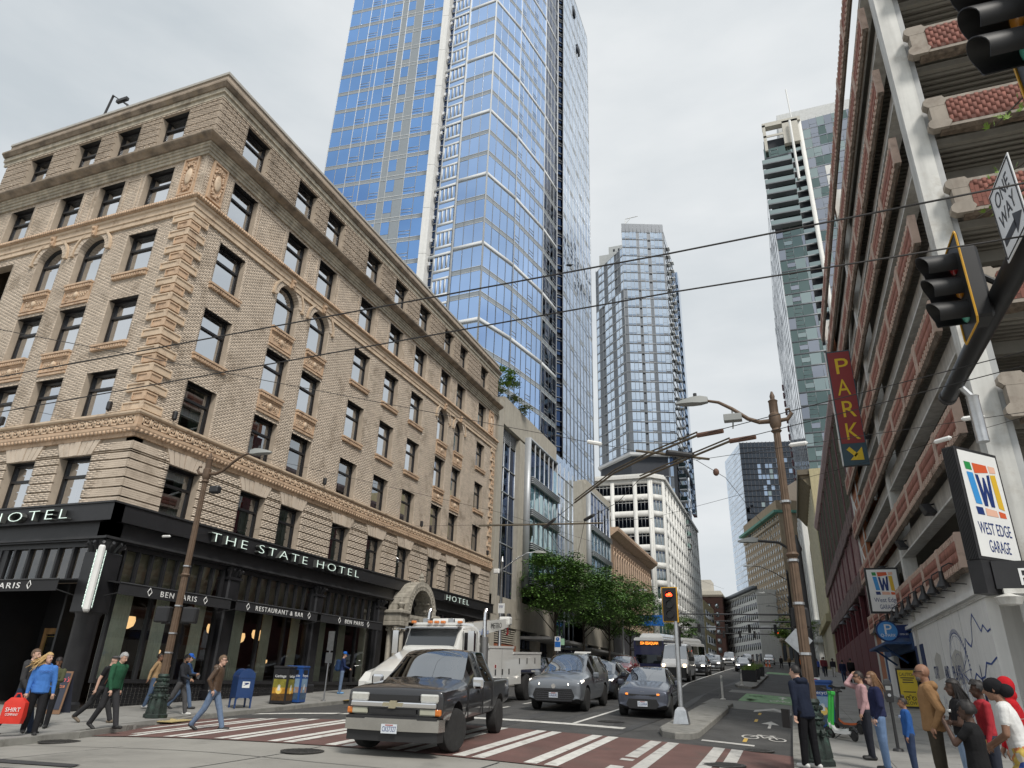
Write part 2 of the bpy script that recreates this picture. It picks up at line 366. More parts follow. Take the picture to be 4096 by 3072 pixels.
for X0 in(-6.0,-9.7,-13.3):paint('lane_line',[rect(X0-.06,X0+.06,y,y+1.5)for y in([20.9,22.4,23.9,25.4,26.9]if X0>-7 else[20.9,23.9,26.9,32,38,44,50])],PAINT,rd,.008,1,2)
p=[(-5.2,33),(-5.6,38),(-6.3,44),(-6.9,52),(-7.2,62),(-7.3,74),(-7.5,90),(-7.5,112)]
mb=MB();pp=[(np.interp(y,[a[1]for a in p],[a[0]for a in p]),y)for y in np.linspace(33,112,70)]
mb.strip([(x,y,road_z(x,y)+.01)for x,y in pp],.15,(0,0,1));mb.build('solid_lane_line',PAINT,rd)
paint('green_crossing',[rect(-2.6,-.25,36.8,43.8)],GREENP,rd,.008,4,6)
paint('green_crossing',[rect(-2.9,-.25,86,93)],GREENP,rd,.008,4,4)
paint('green_crossing_light',[rect(-3.6,-.25,31.5,36.6),rect(-3.6,-.25,44,47)],mat('worn_concrete_lane',(.2,.2,.185),.85,var=.15,dirt=((.12,.12,.11),.8)),rd,.005,3,4)
def mark(name,polys,cx,cy,sx,sy,m,flip=1):
 """road symbol: polygons in local units"""
 mb=MB()
 for q in polys:mb.add([(cx+a*sx,cy+b*sy*flip,road_z(cx+a*sx,cy+b*sy)+.012)for a,b in q],[tuple(range(len(q)))])
 return mb.build(name,m,rd)
def ringp(cx,cy,r,w,n=18):return[[(cx+r*math.cos(2*PI*i/n),cy+r*math.sin(2*PI*i/n)),(cx+(r+w)*math.cos(2*PI*i/n),cy+(r+w)*math.sin(2*PI*i/n)),(cx+(r+w)*math.cos(2*PI*(i+1)/n),cy+(r+w)*math.sin(2*PI*(i+1)/n)),(cx+r*math.cos(2*PI*(i+1)/n),cy+r*math.sin(2*PI*(i+1)/n))]for i in range(n)]
def bar(a,b,w):
 a,b=np.array(a,float),np.array(b,float);t=(b-a)/np.linalg.norm(b-a);n=np.array([-t[1],t[0]])*w/2;return[tuple(a-n),tuple(b-n),tuple(b+n),tuple(a+n)]
BIKE=ringp(-.55,0,.28,.09)+ringp(.55,0,.28,.09)+[bar((-.55,0),(-.2,.5),.08),bar((-.2,.5),(.35,.5),.08),bar((.55,0),(.3,.62),.08),bar((-.2,.5),(0,.02),.08),bar((0,.02),(.35,.5),.08),bar((.2,.64),(.45,.64),.08),bar((-.32,.55),(-.1,.55),.1)]
ARROW=[bar((0,-.8),(0,.2),.16),[(-.5,.1),(.5,.1),(0,.9)]]
CHEV=[[(-.9,-.35),(0,.25),(0,.6),(-.9,0)],[(0,.25),(.9,-.35),(.9,0),(0,.6)]]
mark('bike_symbol',BIKE,-.95,21.6,.62,1.3,PAINTW);mark('arrow',ARROW,-.9,25.7,.55,1.5,PAINTW);mark('chevron',CHEV,-.95,31.6,.75,3.2,PAINTW)
for(x,y,f)in((-1.9,41.8,-1),(-.8,38.6,1)):mark('bike_symbol',BIKE,x,y,.5,1.5,PAINT,f)
mark('arrow',ARROW,-.7,41.6,.5,1.6,PAINT);mark('arrow',ARROW,-2.1,38.6,.5,1.6,PAINT,-1)
paint('yellow_dash',[rect(-1.42,-1.32,y,y+1.0)for y in(20.3,26.4,29.4)],YELP,rd,.008,1,2)
# manhole covers
def manhole(x,y,label,r=.36):
 z=road_z(x,y)+.006;t=thing('manhole_cover',label,'manhole',(x,y,z),group='manhole covers');MBM=mat('manhole_iron',(.055,.053,.05),.6,metal=.3,var=.3,scale=9)
 MB().lathe([(r+.05,-.01),(r+.05,.008),(r,.010),(r,-.01)],n=28).build('frame',MBM,t);m_=MB()
 m_.cyl((0,0,-.01),r-.01,.018,28)
 for k in range(-3,4):
  w=math.sqrt(max(0,r*r-(k*.1)**2))-.05;m_.cbox((0,k*.1,.012),(2*w,.03,.012))
 m_.build('cover',MBM,t)
manhole(-9.0,12.5,'iron manhole cover in front of the pickup truck tyre')
manhole(-5.25,22.2,'iron manhole cover in the lane before the grey hatchback')
manhole(-1.55,16.0,'iron manhole cover on the red crosswalk by the right kerb',.42)
manhole(-15.1,12.2,'shallow iron manhole cover beside the left kerb')
manhole(-1.0,18.9,'iron manhole cover at the bike lane mouth',.33)
# kerbs and pavements
def kerb(name,line,inside,zr,zw,w=.16,parent=None):
 """kerb stones along a plan polyline: each stone a piece of its own; inside = side offset sign"""
 L_=[Vector((x,y,0))for x,y in line];P_=[]
 for a,b in zip(L_,L_[1:]):
  n=max(1,int((b-a).length/1.6));P_+=[a.lerp(b,i/n)for i in range(n)]
 P_.append(L_[-1]);root=thing(name,None,None,(0,0,0));root['kind']='structure'
 for i,(a,b)in enumerate(zip(P_,P_[1:])):
  def off(k):
   t=(P_[min(k+1,len(P_)-1)]-P_[max(k-1,0)]).normalized();return Vector((-t.y,t.x,0))*inside*w
  a2,b2=a+off(i),b+off(i+1);g=(b-a).normalized()*.008;j=random.uniform(-.004,.004)
  mb=MB();q=[a+g,b-g,b2-g,a2+g]
  mb.loft([[(p.x,p.y,zr(p.x,p.y)-.3)for p in q],[(p.x,p.y,zw(p.x,p.y)+j-.015)for p in q],[((p.x*.985+(a2.x+b2.x)/2*.015),(p.y*.985+(a2.y+b2.y)/2*.015),zw(p.x,p.y)+j)for p in q]])
  mb.build('kerb_stone',KERB,root)
 return root
WK=[(-60,6.6),(-30,6.6),(-18.5,6.6),(-16.9,7.4),(-15.8,9),(-15.5,11),(-15.5,13),(-15.9,14.6),(-16.8,16.4),(-17.2,18.4),(-17.25,22),(-17.25,120)]
kerb('kerb_west',WK,1,road_z,lambda x,y:west_z(x,y)if not(15.2<y<17.4 and x>-17.5)else road_z(x,y)+.02)
EK=[(60,13.3),(10,13.3),(2.2,13.3),(.9,13.6),(.1,14.4),(-.2,15.6),(-.22,18),(-.22,120)]
kerb('kerb_east',EK,-1,lambda x,y:road_z(min(x,-.25),y),lambda x,y:east_z(x,y))
def slabs(name,cells,zf):
 """pavement: a bed and separate slabs"""
 root=thing(name,None,None);root['kind']='structure'
 for(x0,x1,y0,y1)in cells:
  mb=MB();g=.006;j=random.uniform(-.003,.003);q=[(x0+g,y0+g),(x1-g,y0+g),(x1-g,y1-g),(x0+g,y1-g)]
  mb.loft([[(x,y,zf(x,y)-.2)for x,y in q],[(x,y,zf(x,y)+j)for x,y in q]]);mb.build('slab',SIDE,root)
 return root
wc=[]
for y in np.arange(17,120,1.9):
 n=2 if y<60 else 1
 xs=np.linspace(-21.0,-17.4,n+1);wc+=[(a,b,y,y+1.9)for a,b in zip(xs,xs[1:])]
for y in np.arange(7.5,17,1.9):
 for x in np.arange(-34,-17.4,1.95):wc.append((x,min(x+1.95,-17.4),y,y+1.9)if x+1.95<-17 else(x,-17.4,y,y+1.9))
for(y,x1)in((9.4,-15.95),(11.3,-15.7),(13.2,-16.1),(15.1,-16.9)):wc.append((-17.4,x1,y,y+1.9))
sw=slabs('pavement_west',wc,west_z)
mb=MB();mb.prism([(-34,6.75),(-18.4,6.75),(-16.8,7.6),(-15.9,9.1),(-15.66,11),(-15.66,13),(-16.06,14.7),(-17,16.5),(-17.4,18.4),(-17.4,21),(-21,21),(-34,17)],-.6,-.02);mb.build('pavement_bed',SIDE,sw)
ec=[]
for y in np.arange(15.8,112,1.8):
 xs=np.linspace(-.05,5,4 if y<50 else 2);ec+=[(a,b,y,y+1.8)for a,b in zip(xs,xs[1:])]
for x in np.arange(1.2,30,1.9):ec+=[(x,x+1.9,13.5,15.8)]
for x in np.arange(5,30,1.9):ec+=[(x,x+1.9,15.8,18.9)]
ec.append((.1,1.2,14.6,15.8))
se=slabs('pavement_east',ec,east_z)
mb=MB();mb.prism([(60,13.46),(2.2,13.46),(1,13.75),(.25,14.5),(-.05,15.6),(-.05,19),(60,19)],-.6,.0);mb.build('pavement_bed',SIDE,se)
# tactile ramp at the left corner
t=thing('tactile_paving','yellow bumpy tactile paving at the left end of the crosswalk','tactile paving',(-16.95,17.1,west_z(-17.0,17.1)-.06),R(14))
mb=MB();mb.cbox((0,0,0),(.75,1.15,.02))
for i in range(6):
 for j in range(9):mb.lathe([(.028,.01),(.018,.02)],(-.3+i*.12,-.5+j*.125,0),6)
mb.build('tile',mat('tactile_yellow',(.42,.34,.16),.8,var=.2,scale=6),t)
mb=MB();mb.strip([(-17.2,y,west_z(-17.2,y)+.006)for y in np.linspace(26.2,40,12)],.12,(0,0,1));mb.build('yellow_kerb_paint',YELP,bpy.data.objects['kerb_west'])
# raised islands between the lanes and the bike track
def island(name,line,z=.16):
 mb=MB();c=Vector((sum(p[0]for p in line)/len(line),sum(p[1]for p in line)/len(line),0))
 def ring(k,dz):return[(c.x+(x-c.x)*k if False else x+(c.x-x)*k,y+(c.y-y)*k*.1,road_z(x,y)+dz)for x,y in line]
 mb.loft([ring(0,-.2),ring(0,z-.03),ring(.06,z)]);o=mb.build(name,KERB,None,30);tag(o,kind='structure');return o
island('traffic_island',[(-2.95,19.35),(-2.6,19.55),(-2.45,20.1),(-2.45,29.5),(-2.55,30.6),(-3.35,30.6),(-3.5,29.5),(-3.5,20.4),(-3.3,19.6)])
island('traffic_island',[(-2.55,30.9),(-2.5,32.5),(-3.1,34.8),(-3.55,34.6),(-3.6,31)],.14)
island('traffic_island',[(-2.6,49.6),(-2.4,51),(-2.4,78),(-2.7,80),(-3.5,80),(-3.8,78),(-3.8,52),(-3.4,49.8)])
island('traffic_island',[(-3.2,113),(-3,114),(-3,122),(-3.6,123),(-4.1,122),(-4.1,114)])
# ================================================================ THE CORNER HOTEL
HX,HY,HN,HW=-21.0,16.8,49.8,-35.0 # east face, south face, north end, west end
BRK=mat('tan_brick',(.55,.465,.375),.85,var=.10,scale=1.2,island=.09,bump=.15,bscale=150,dirt=((.30,.24,.18),.7))
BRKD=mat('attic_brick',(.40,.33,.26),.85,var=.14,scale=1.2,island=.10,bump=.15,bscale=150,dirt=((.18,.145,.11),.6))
MORT=mat('mortar',(.40,.335,.265),.95,var=.12)
TERRA=mat('terracotta',(.52,.37,.25),.6,var=.16,scale=1.5,island=.10,dirt=((.27,.165,.10),2.2))
TERRAC=mat('terracotta_pale',(.58,.455,.33),.6,var=.12,scale=2,island=.10,dirt=((.33,.22,.14),2.5))
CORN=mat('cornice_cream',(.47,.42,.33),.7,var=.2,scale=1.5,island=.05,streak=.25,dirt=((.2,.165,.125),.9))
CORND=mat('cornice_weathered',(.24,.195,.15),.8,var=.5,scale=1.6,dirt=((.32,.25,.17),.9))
TIN=mat('coping_tin',(.42,.40,.36),.5,metal=.2,var=.12)
WFR=mat('window_frame_black',(.012,.012,.014),.4,var=.1)
PANE=glass('hotel_pane',(.42,.47,.45),.42,.005,.03)
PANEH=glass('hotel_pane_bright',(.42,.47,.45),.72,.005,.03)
SHOP=glass('shop_pane',(.92,.94,.9),.09,.01,.02);TRG=glass('transom_glass',(.85,.85,.8),.14,.01,.05)
CURT=mat('curtain',(.62,.66,.60),.9,var=.08,scale=3)
CURTG=mat('curtain_green',(.40,.48,.42),.9,var=.1,scale=3)
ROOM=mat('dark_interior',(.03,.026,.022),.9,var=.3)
hotel=thing('hotel_building','tan brick corner hotel with terracotta quoins and black shopfront','hotel',(-28,33,0),world=True)
FE=('E',);FS=('S',)
def fbox(mb,F,u0,u1,w0,w1,z0,z1):
 """box on a face: u along it, w outwards from the wall plane"""
 if F=='E':mb.box((HX+w0,u0,z0),(HX+w1,u1,z1))
 else:mb.box((u0,HY-w0,z0),(u1,HY-w1,z1))
def fpt(F,u,w,z):return(HX+w,u,z)if F=='E' else(u,HY-w,z)
def profile(mb,F,u0,u1,prof,m0=True,m1=False):
 """moulding with outline prof=[(w,z)..] run along a face, mitred at the street corner"""
 def ring(u,mit):
  r_=[]
  for w,z in prof:
   d=(w if mit else 0);r_.append(fpt(F,u+(-d if F=='E' else d)if mit else u,w,z))
  return r_
 rs=[ring(u0,m0),ring(u1,m1)]if F=='E' else[ring(u1,m0),ring(u0,m1)]
 mb.loft(rs)
ES=[(18.48,20.05,'S'),(22.36,23.92,'P'),(24.98,26.53,'P'),(29.02,30.62,'S'),(32.36,33.96,'S'),(35.66,37.26,'S'),(39.52,41.05,'P'),(42.2,43.66,'P'),(46.2,47.76,'S')]
SS=[(-33.18,-31.56,'S'),(-29.84,-28.29,'P'),(-27.28,-25.71,'P'),(-24.43,-22.81,'S')]
FL={2:(6.55,8.45),3:(9.98,11.95),4:(13.08,15.17),5:(16.34,18.36),6:(19.66,21.66),7:(23.1,24.86)}
def cols(F):return ES if F=='E' else SS
def rng_u(F):return(HY,HN)if F=='E' else(HW,HX)
def opens(F,floors):
 o=[]
 for fl in floors:
  z0,z1=FL[fl]
  for u0,u1,k in cols(F):
   zz=z1+.42 if fl==5 and k=='P' else z1
   o.append((u0,u1,z0,zz))
 return o
def cells(u0,u1,z0,z1,ops):
 zs=sorted({z0,z1,*[z for o in ops for z in o[2:4]if z0<z<z1]});out=[]
 for a,b in zip(zs,zs[1:]):
  cut=sorted((o[0],o[1])for o in ops if o[2]<b-1e-6 and o[3]>a+1e-6);u=u0
  for c0,c1 in cut:
   if c0>u:out.append((u,c0,a,b))
   u=max(u,c1)
  if u<u1:out.append((u,u1,a,b))
 return out
BR_A,BR_B,BRD_A,BRD_B=[],[],[],[]
def bricks(F,u0,u1,z0,z1,ops,w=.0,dark=False,h=.076,l=.30,dep=.008):
 nz=max(1,round((z1-z0)/h));hh=(z1-z0)/nz;A_,B_=(BRD_A,BRD_B)if dark else(BR_A,BR_B)
 for k in range(nz):
  a,b=z0+k*hh,z0+(k+1)*hh
  for c0,c1,_,_ in cells(u0,u1,a,b,ops):
   e=[c0]+[x for x in np.arange(math.floor(u0/l)*l+(l/2 if k%2 else 0),c1,l)if c0+.06<x<c1-.06]+[c1]
   for p,q in zip(e,e[1:]):
    d=dep+random.uniform(-.003,.003)
    A_.append(fpt(F,p+.004,w,a+.004));B_.append(fpt(F,q-.004,w+d,b-.004))
wall=MB();band={'E':MB(),'S':MB()}
for F in 'ES':
 u0,u1=rng_u(F);allo=opens(F,(2,3,4,5,6,7))
 for c in cells(u0,u1,5.6,25.1,allo): # wall slab, mortar coloured
  fbox(wall,F,c[0],c[1],-.38,0,c[2],c[3])
  # plain storeys
 q=.0
 bricks(F,u0,u1,9.98,18.74,opens(F,(3,4,5)))
 bricks(F,u0,u1,19.62,21.76,opens(F,(6,)))
 # rusticated second storey and attic: proud bands with deep grooves between
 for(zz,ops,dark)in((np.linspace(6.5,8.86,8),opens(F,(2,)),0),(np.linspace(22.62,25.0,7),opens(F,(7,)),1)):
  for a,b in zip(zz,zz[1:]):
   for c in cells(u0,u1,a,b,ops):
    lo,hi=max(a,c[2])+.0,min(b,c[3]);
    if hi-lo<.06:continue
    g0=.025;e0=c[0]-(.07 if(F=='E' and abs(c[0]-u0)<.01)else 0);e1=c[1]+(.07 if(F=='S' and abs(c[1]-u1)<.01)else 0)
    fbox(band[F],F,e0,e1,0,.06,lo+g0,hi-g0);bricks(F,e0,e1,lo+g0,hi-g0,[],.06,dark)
wall.build('wall',MORT,hotel)
for F in 'ES':band[F].build('rusticated_band',MORT,hotel)
pieces('brick',BR_A,BR_B,BRK,hotel,'brickwork',300)
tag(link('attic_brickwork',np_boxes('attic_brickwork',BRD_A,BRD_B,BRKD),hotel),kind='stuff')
# dark core and roof
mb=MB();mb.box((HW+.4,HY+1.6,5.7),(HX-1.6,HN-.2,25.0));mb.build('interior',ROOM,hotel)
mb=MB();mb.box((HW,HY+.3,25.05),(HX-.3,HN,25.8));mb.build('roof',mat('roof_felt',(.1,.1,.1),.9),hotel)
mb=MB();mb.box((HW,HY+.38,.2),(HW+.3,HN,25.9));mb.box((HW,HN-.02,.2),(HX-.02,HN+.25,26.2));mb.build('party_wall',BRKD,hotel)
# horizontal mouldings
def course(name,prof,m,steps=None):
 for F in 'ES':
  u0,u1=rng_u(F);mb=MB();e=.28 if F=='E' else .0
  profile(mb,F,u0 if F=='E' else u0-.3,u1+(.15 if F=='E' else 0),prof,True,False);mb.build(name,m,hotel)
course('belt_moulding',[(-.02,9.0),(.10,9.0),(.12,9.12),(.20,9.2),(.24,9.3),(.24,9.40),(-.02,9.40)],TERRA)
course('greek_key_frieze',[(-.02,9.405),(.16,9.405),(.16,9.80),(-.02,9.80)],TERRA)
course('belt_cap',[(-.02,9.805),(.22,9.805),(.26,9.86),(.26,9.93),(.05,9.97),(-.02,9.97)],TERRAC)
course('string_course',[(-.02,18.745),(.10,18.745),(.10,18.96),(.14,18.97),(.14,19.18),(.20,19.22),(.20,19.34),(-.02,19.34)],TERRAC)
course('rope_moulding',[(-.02,19.345),(.24,19.345),(.30,19.42),(.30,19.5),(.22,19.58),(-.02,19.6)],TERRA)
course('architrave',[(-.02,21.76),(.10,21.76),(.10,21.9),(.15,21.91),(.15,22.04),(.21,22.05),(.21,22.17),(.26,22.18),(.26,22.27),(-.02,22.27)],CORN)
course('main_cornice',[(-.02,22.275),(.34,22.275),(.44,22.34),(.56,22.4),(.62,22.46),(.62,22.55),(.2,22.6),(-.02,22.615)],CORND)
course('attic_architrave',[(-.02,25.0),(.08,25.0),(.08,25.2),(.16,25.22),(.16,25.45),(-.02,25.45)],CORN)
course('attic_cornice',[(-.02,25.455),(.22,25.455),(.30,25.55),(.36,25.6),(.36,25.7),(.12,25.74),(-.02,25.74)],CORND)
course('parapet',[(-.25,25.74),(.06,25.74),(.06,26.3),(-.25,26.3)],BRKD)
course('coping',[(-.3,26.305),(.12,26.305),(.12,26.44),(-.3,26.46)],TIN)
for F in 'ES': # meander of the frieze, rope beads
 u0,u1=rng_u(F);A_,B_=[],[]
 for u in np.arange(u0+.02,u1-.3,.40):
  for(a,b,c,d)in((0,.36,.0,.045),(0,.045,.0,.3),(0,.28,.255,.3),(.235,.28,.11,.3),(.11,.28,.11,.155),(.11,.155,.11,.2),(.33,.375,0,.3)):
   A_.append(fpt(F,u+a,.155,9.45+c));B_.append(fpt(F,u+b,.178,9.45+d))
 tag(link('greek_key',np_boxes('greek_key',A_,B_,TERRAC),hotel),kind='stuff');A_,B_=[],[]
 for u in np.arange(u0-.25 if F=='E' else u0,u1+.05,.13):A_.append(fpt(F,u,.2,19.36));B_.append(fpt(F,u+.085,.325,19.49))
 for u in np.arange(u0-.2 if F=='E' else u0,u1,.2):A_.append(fpt(F,u,.1,9.14));B_.append(fpt(F,u+.12,.225,9.27))
 tag(link('bead_row',np_boxes('bead_row',A_,B_,TERRA),hotel),kind='stuff')
 # quoins at the corners
def quoin(F,u,d,z0,z1,L_,m):
 """one block face with a raised rim; u corner, d direction along the face"""
 mb=MB();a,b=(u,u+d*L_)
 ua,ub=min(a,b),max(a,b);fbox(mb,F,ua,ub,-.02,.075,z0,z1)
 for(p,q,r_,s_)in((ua,ub,z0,z0+.05),(ua,ub,z1-.05,z1),(ua,ua+.05,z0+.05,z1-.05),(ub-.05,ub,z0+.05,z1-.05)):fbox(mb,F,p,q,.075,.11,r_,s_)
 mb.build('quoin',m,hotel)
n=23;hz=(18.70-10.0)/n
for k in range(n):
 L_=.92 if k%2==0 else .55;z0=10.0+k*hz+.03;z1=10.0+(k+1)*hz-.03;m=TERRAC if k%2==0 else TERRA
 quoin('E',HY-.11,1,z0,z1,L_,m);quoin('S',HX-.0215,-1,z0+.002,z1-.002,L_,m);quoin('E',HN-.05,-1,z0,z1,L_*.8,m)
 # flat arches above second-storey windows: splayed voussoirs
for F in 'ES':
 for u0,u1,k in cols(F):
  for i in range(7):
   t0,t1=i/7,(i+1)/7;w0=u1-u0;c=(u0+u1)/2
   x0,x1=u0+w0*t0+.012,u0+w0*t1-.012;X0,X1=c+(x0-c)*1.34,c+(x1-c)*1.34
   pr=.10 if i not in(3,)else .13;z0,z1=8.46,8.985
   mb=MB();mb.loft([[fpt(F,x0,0,z0),fpt(F,x1,0,z0),fpt(F,X1,0,z1),fpt(F,X0,0,z1)],[fpt(F,x0,pr,z0),fpt(F,x1,pr,z0),fpt(F,X1,pr,z1),fpt(F,X0,pr,z1)]]);mb.build('voussoir',BRK,hotel)
   # windows
def win_parts(w,h,arch=False,split=.64,pm=None):
 """frame, panes and curtain meshes of one sash window; local x right, y into the wall, z up"""
 fr=MB();y0,y1=.26,.36;t=.085
 if not arch:
  fr.box((-w/2,y0,0),(-w/2+t,y1,h));fr.box((w/2-t,y0,0),(w/2,y1,h));fr.box((-w/2+t,y0,h-.1),(w/2-t,y1,h));fr.box((-w/2+t,y0,0),(w/2-t,y1,.09))
  fr.box((-w/2,.0+.02,h-.012),(w/2,y0,h))
 else:
  r=w/2;zs=h-r;fr.box((-w/2,y0,0),(-w/2+t,y1,zs));fr.box((w/2-t,y0,0),(w/2,y1,zs));fr.box((-w/2+t,y0,0),(w/2-t,y1,.09));n=14
  for i in range(n):
   a,b=PI*i/n,PI*(i+1)/n
   fr.loft([[(r*math.cos(q),y,zs+r*math.sin(q))for q,y in((a,y0),(b,y0))]+[((r-t)*math.cos(q),y0,zs+(r-t)*math.sin(q))for q in(b,a)],[(r*math.cos(q),y1,zs+r*math.sin(q))for q in(a,b)]+[((r-t)*math.cos(q),y1,zs+(r-t)*math.sin(q))for q in(b,a)]])
 zr=h*split;fr.box((-w/2+t,y0-.03,zr-.045),(w/2-t,y1,zr+.045));fr.box((-w/2+t,y0+.01,.09),(-w/2+t+.05,y1,zr));fr.box((w/2-t-.05,y0+.01,.09),(w/2-t,y1,zr))
 lo=MB().quad((-w/2+t,.32,.05),(w/2-t,.32,.05),(w/2-t,.315,zr),(-w/2+t,.315,zr))
 if arch:
  r=w/2-.04;zs=h-w/2;q=[(-r,.33,zr),(r,.33,zr)]+[(r*math.cos(a),.325,zs+r*math.sin(a))for a in np.linspace(0,PI,16)];hi=MB();hi.add(q,[tuple(range(len(q)))])
 else:hi=MB().quad((-w/2+t,.345,zr),(w/2-t,.345,zr),(w/2-t,.34,h-.05),(-w/2+t,.34,h-.05))
 return fr.mesh('window',WFR),lo.mesh('lower_pane',pm or PANE),hi.mesh('upper_pane',pm or PANE)
def curtain_mesh(w,h,m,folds=9,amp=.035):
 xs=np.linspace(0,w,folds*6+1);V=[];
 for z in(0,h):V+=[(x,amp*math.sin(x/w*folds*2*PI)+.01*math.sin(x*31),z)for x in xs]
 n=len(xs);return np_mesh('curtain',V,[(i,i+1,n+i+1,n+i)for i in range(n-1)],m,smooth=True)
WM={}
CM={'w':curtain_mesh(.62,2.15,CURT,6),'g':curtain_mesh(.55,2.2,CURTG,5),'f':curtain_mesh(1.4,2.1,CURT,11)}
for F in 'ES':
 for fl,(z0,z1)in FL.items():
  for i,(u0,u1,k)in enumerate(cols(F)):
   if F=='S' and i==0 and fl<6:continue
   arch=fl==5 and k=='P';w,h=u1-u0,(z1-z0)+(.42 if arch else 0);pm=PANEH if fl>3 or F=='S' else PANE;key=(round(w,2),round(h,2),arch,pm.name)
   if key not in WM:WM[key]=win_parts(w,h,arch,pm=pm)
   c=fpt(F,(u0+u1)/2,0,z0);rz=PI/2 if F=='E' else 0
   wo=link('window',WM[key][0],hotel);wo.location=c;wo.rotation_euler=(0,0,rz)
   for nm,me,s_ in(('lower_pane',WM[key][1],1),('upper_pane',WM[key][2],-1)):
    p_=link(nm,me,wo,(0,0,0));p_.rotation_euler=(random.uniform(-.006,.006),0,random.uniform(-.008,.008))
   rr=random.random();cm=CM['g']if fl<=3 else CM['f']if rr<.55 else CM['w']
   if cm is CM['f']:link('curtain',cm,wo,(-.7,.55,-.05))
   else:
    link('curtain',cm,wo,(-w/2+.02,.55,-.05))
    if rr>.3:link('curtain',cm,wo,(w/2-.6,.58,-.05))
    # terracotta sill
   if fl in(4,5):
    mb=MB();e=.14 if k=='S' else .02
    fbox(mb,F,u0-e,u1+e,-.1,.16,z0-.09,z0-.005);fbox(mb,F,u0-e+.03,u1+e-.03,-.02,.11,z0-.26,z0-.09)
    for u in np.arange(u0-e+.06,u1+e-.1,.135):fbox(mb,F,u,u+.09,.11,.135,z0-.24,z0-.12)
    mb.build('sill',TERRA,hotel)
    if k=='P': # ornamental panel under the paired windows
     zb=FL[fl-1][1]+.02;zt=z0-.27;mb=MB();fbox(mb,F,u0,u1,-.02,.02,zb+.28,zt);
     for(p,q,r_,s_)in((u0,u1,zt-.05,zt),(u0,u1,zb+.28,zb+.33),(u0,u0+.05,zb+.33,zt-.05),(u1-.05,u1,zb+.33,zt-.05)):fbox(mb,F,p,q,.02,.06,r_,s_)
     fbox(mb,F,u0,u1,-.02,.07,zb+.12,zb+.2);pn=mb.build('ornament_panel',TERRA,hotel);mb=MB()
     cz=(zb+.28+zt)/2;rs=np.random.default_rng(int(abs(u0)*10)+fl)
     for j in range(26):
      a=rs.uniform(u0+.12,u1-.12);zz=rs.uniform(zb+.38,zt-.1);s_=rs.uniform(.02,.045);x,y,z=fpt(F,a,.03,zz);mb.ell((x,y,z),(s_*.9,s_*.9,s_),6,4)
     for sd in(-1,1):
      for j in range(3):mb.tube([fpt(F,(u0+u1)/2+sd*(.2+.14*j+.05*math.cos(a)),.045,cz+.07*math.sin(a))for a in np.linspace(0,5.2,9)],.016,5)
     tag(mb.build('relief',TERRAC,pn),kind='stuff');mb=MB();x,y,z=fpt(F,(u0+u1)/2,.05,cz);mb.ell((x,y,z),(.1,.1,.15),10,6);mb.build('boss',TERRAC,pn)
   if arch:
   # brick arch ring, hood moulding, keystone
    uc=(u0+u1)/2;zs=z0+h-w/2;r=w/2;nv=17
    for j in range(nv):
     a,b=PI*j/nv+.012,PI*(j+1)/nv-.012
     mb=MB();mb.loft([[fpt(F,uc+q*math.cos(t_),ww,zs+q*math.sin(t_))for q,t_ in((r,a),(r+.26,a),(r+.26,b),(r,b))]for ww in(-.36,.05)]);mb.build('arch_brick',BRK,hotel)
    mb=MB()
    for sd in(0,1): # wall corners beside the arch
     q=[fpt(F,uc+(r+.001)*math.cos(t_),0,zs+(r+.001)*math.sin(t_))for t_ in(np.linspace(0,PI/2,8)if sd==0 else np.linspace(PI/2,PI,8))]
     cn=fpt(F,u1 if sd==0 else u0,0,z1+.42);mb.add(q+[cn],[tuple(range(len(q)+1))])
    mb.build('arch_spandrel',MORT,hotel);mb=MB();nv=16
    for j in range(nv):
     a,b=-.02+PI*1.012*j/nv-.01,-.02+PI*1.012*(j+1)/nv-.01
     mb.loft([[fpt(F,uc+q*math.cos(t_),ww,zs+q*math.sin(t_))for q,t_ in((r+.27,a),(r+.37,a),(r+.37,b),(r+.27,b))]for ww in(-.01,.11)])
    for sd in(-1,1):fbox(mb,F,uc+sd*(r+.30)-.09,uc+sd*(r+.30)+.09,-.01,.13,zs-.12,zs-.03)
    mb.build('hood_moulding',TERRAC,hotel)
    mb=MB();zt=zs+r;mb.loft([[fpt(F,uc+s_*x,ww,z)for s_,x,z in((-1,.10,zt-.06),(1,.10,zt-.06),(1,.17,zt+.44),(-1,.17,zt+.44))]for ww in(0,.2)])
    x,y,z=fpt(F,uc,.2,zt+.3);mb.ell((x,y,z),(.09,.11,.10),8,6);x,y,z=fpt(F,uc,.2,zt+.08);mb.ell((x,y,z),(.06,.07,.09),8,6);mb.build('keystone',TERRA,hotel)
    # recessed panels between sixth-floor windows
for F in 'ES':
 cc=cols(F)
 for a,b in zip(cc,cc[1:]):
  u0,u1=a[1]+.22,b[0]-.22
  if u1-u0<.3:continue
  mb=MB()
  for(p,q,r_,s_)in((u0,u1,21.44,21.48),(u0,u0+.035,19.75,21.44),(u1-.035,u1,19.75,21.44)):fbox(mb,F,p,q,.01,.035,r_,s_)
  mb.build('panel_rim',BRK,hotel)
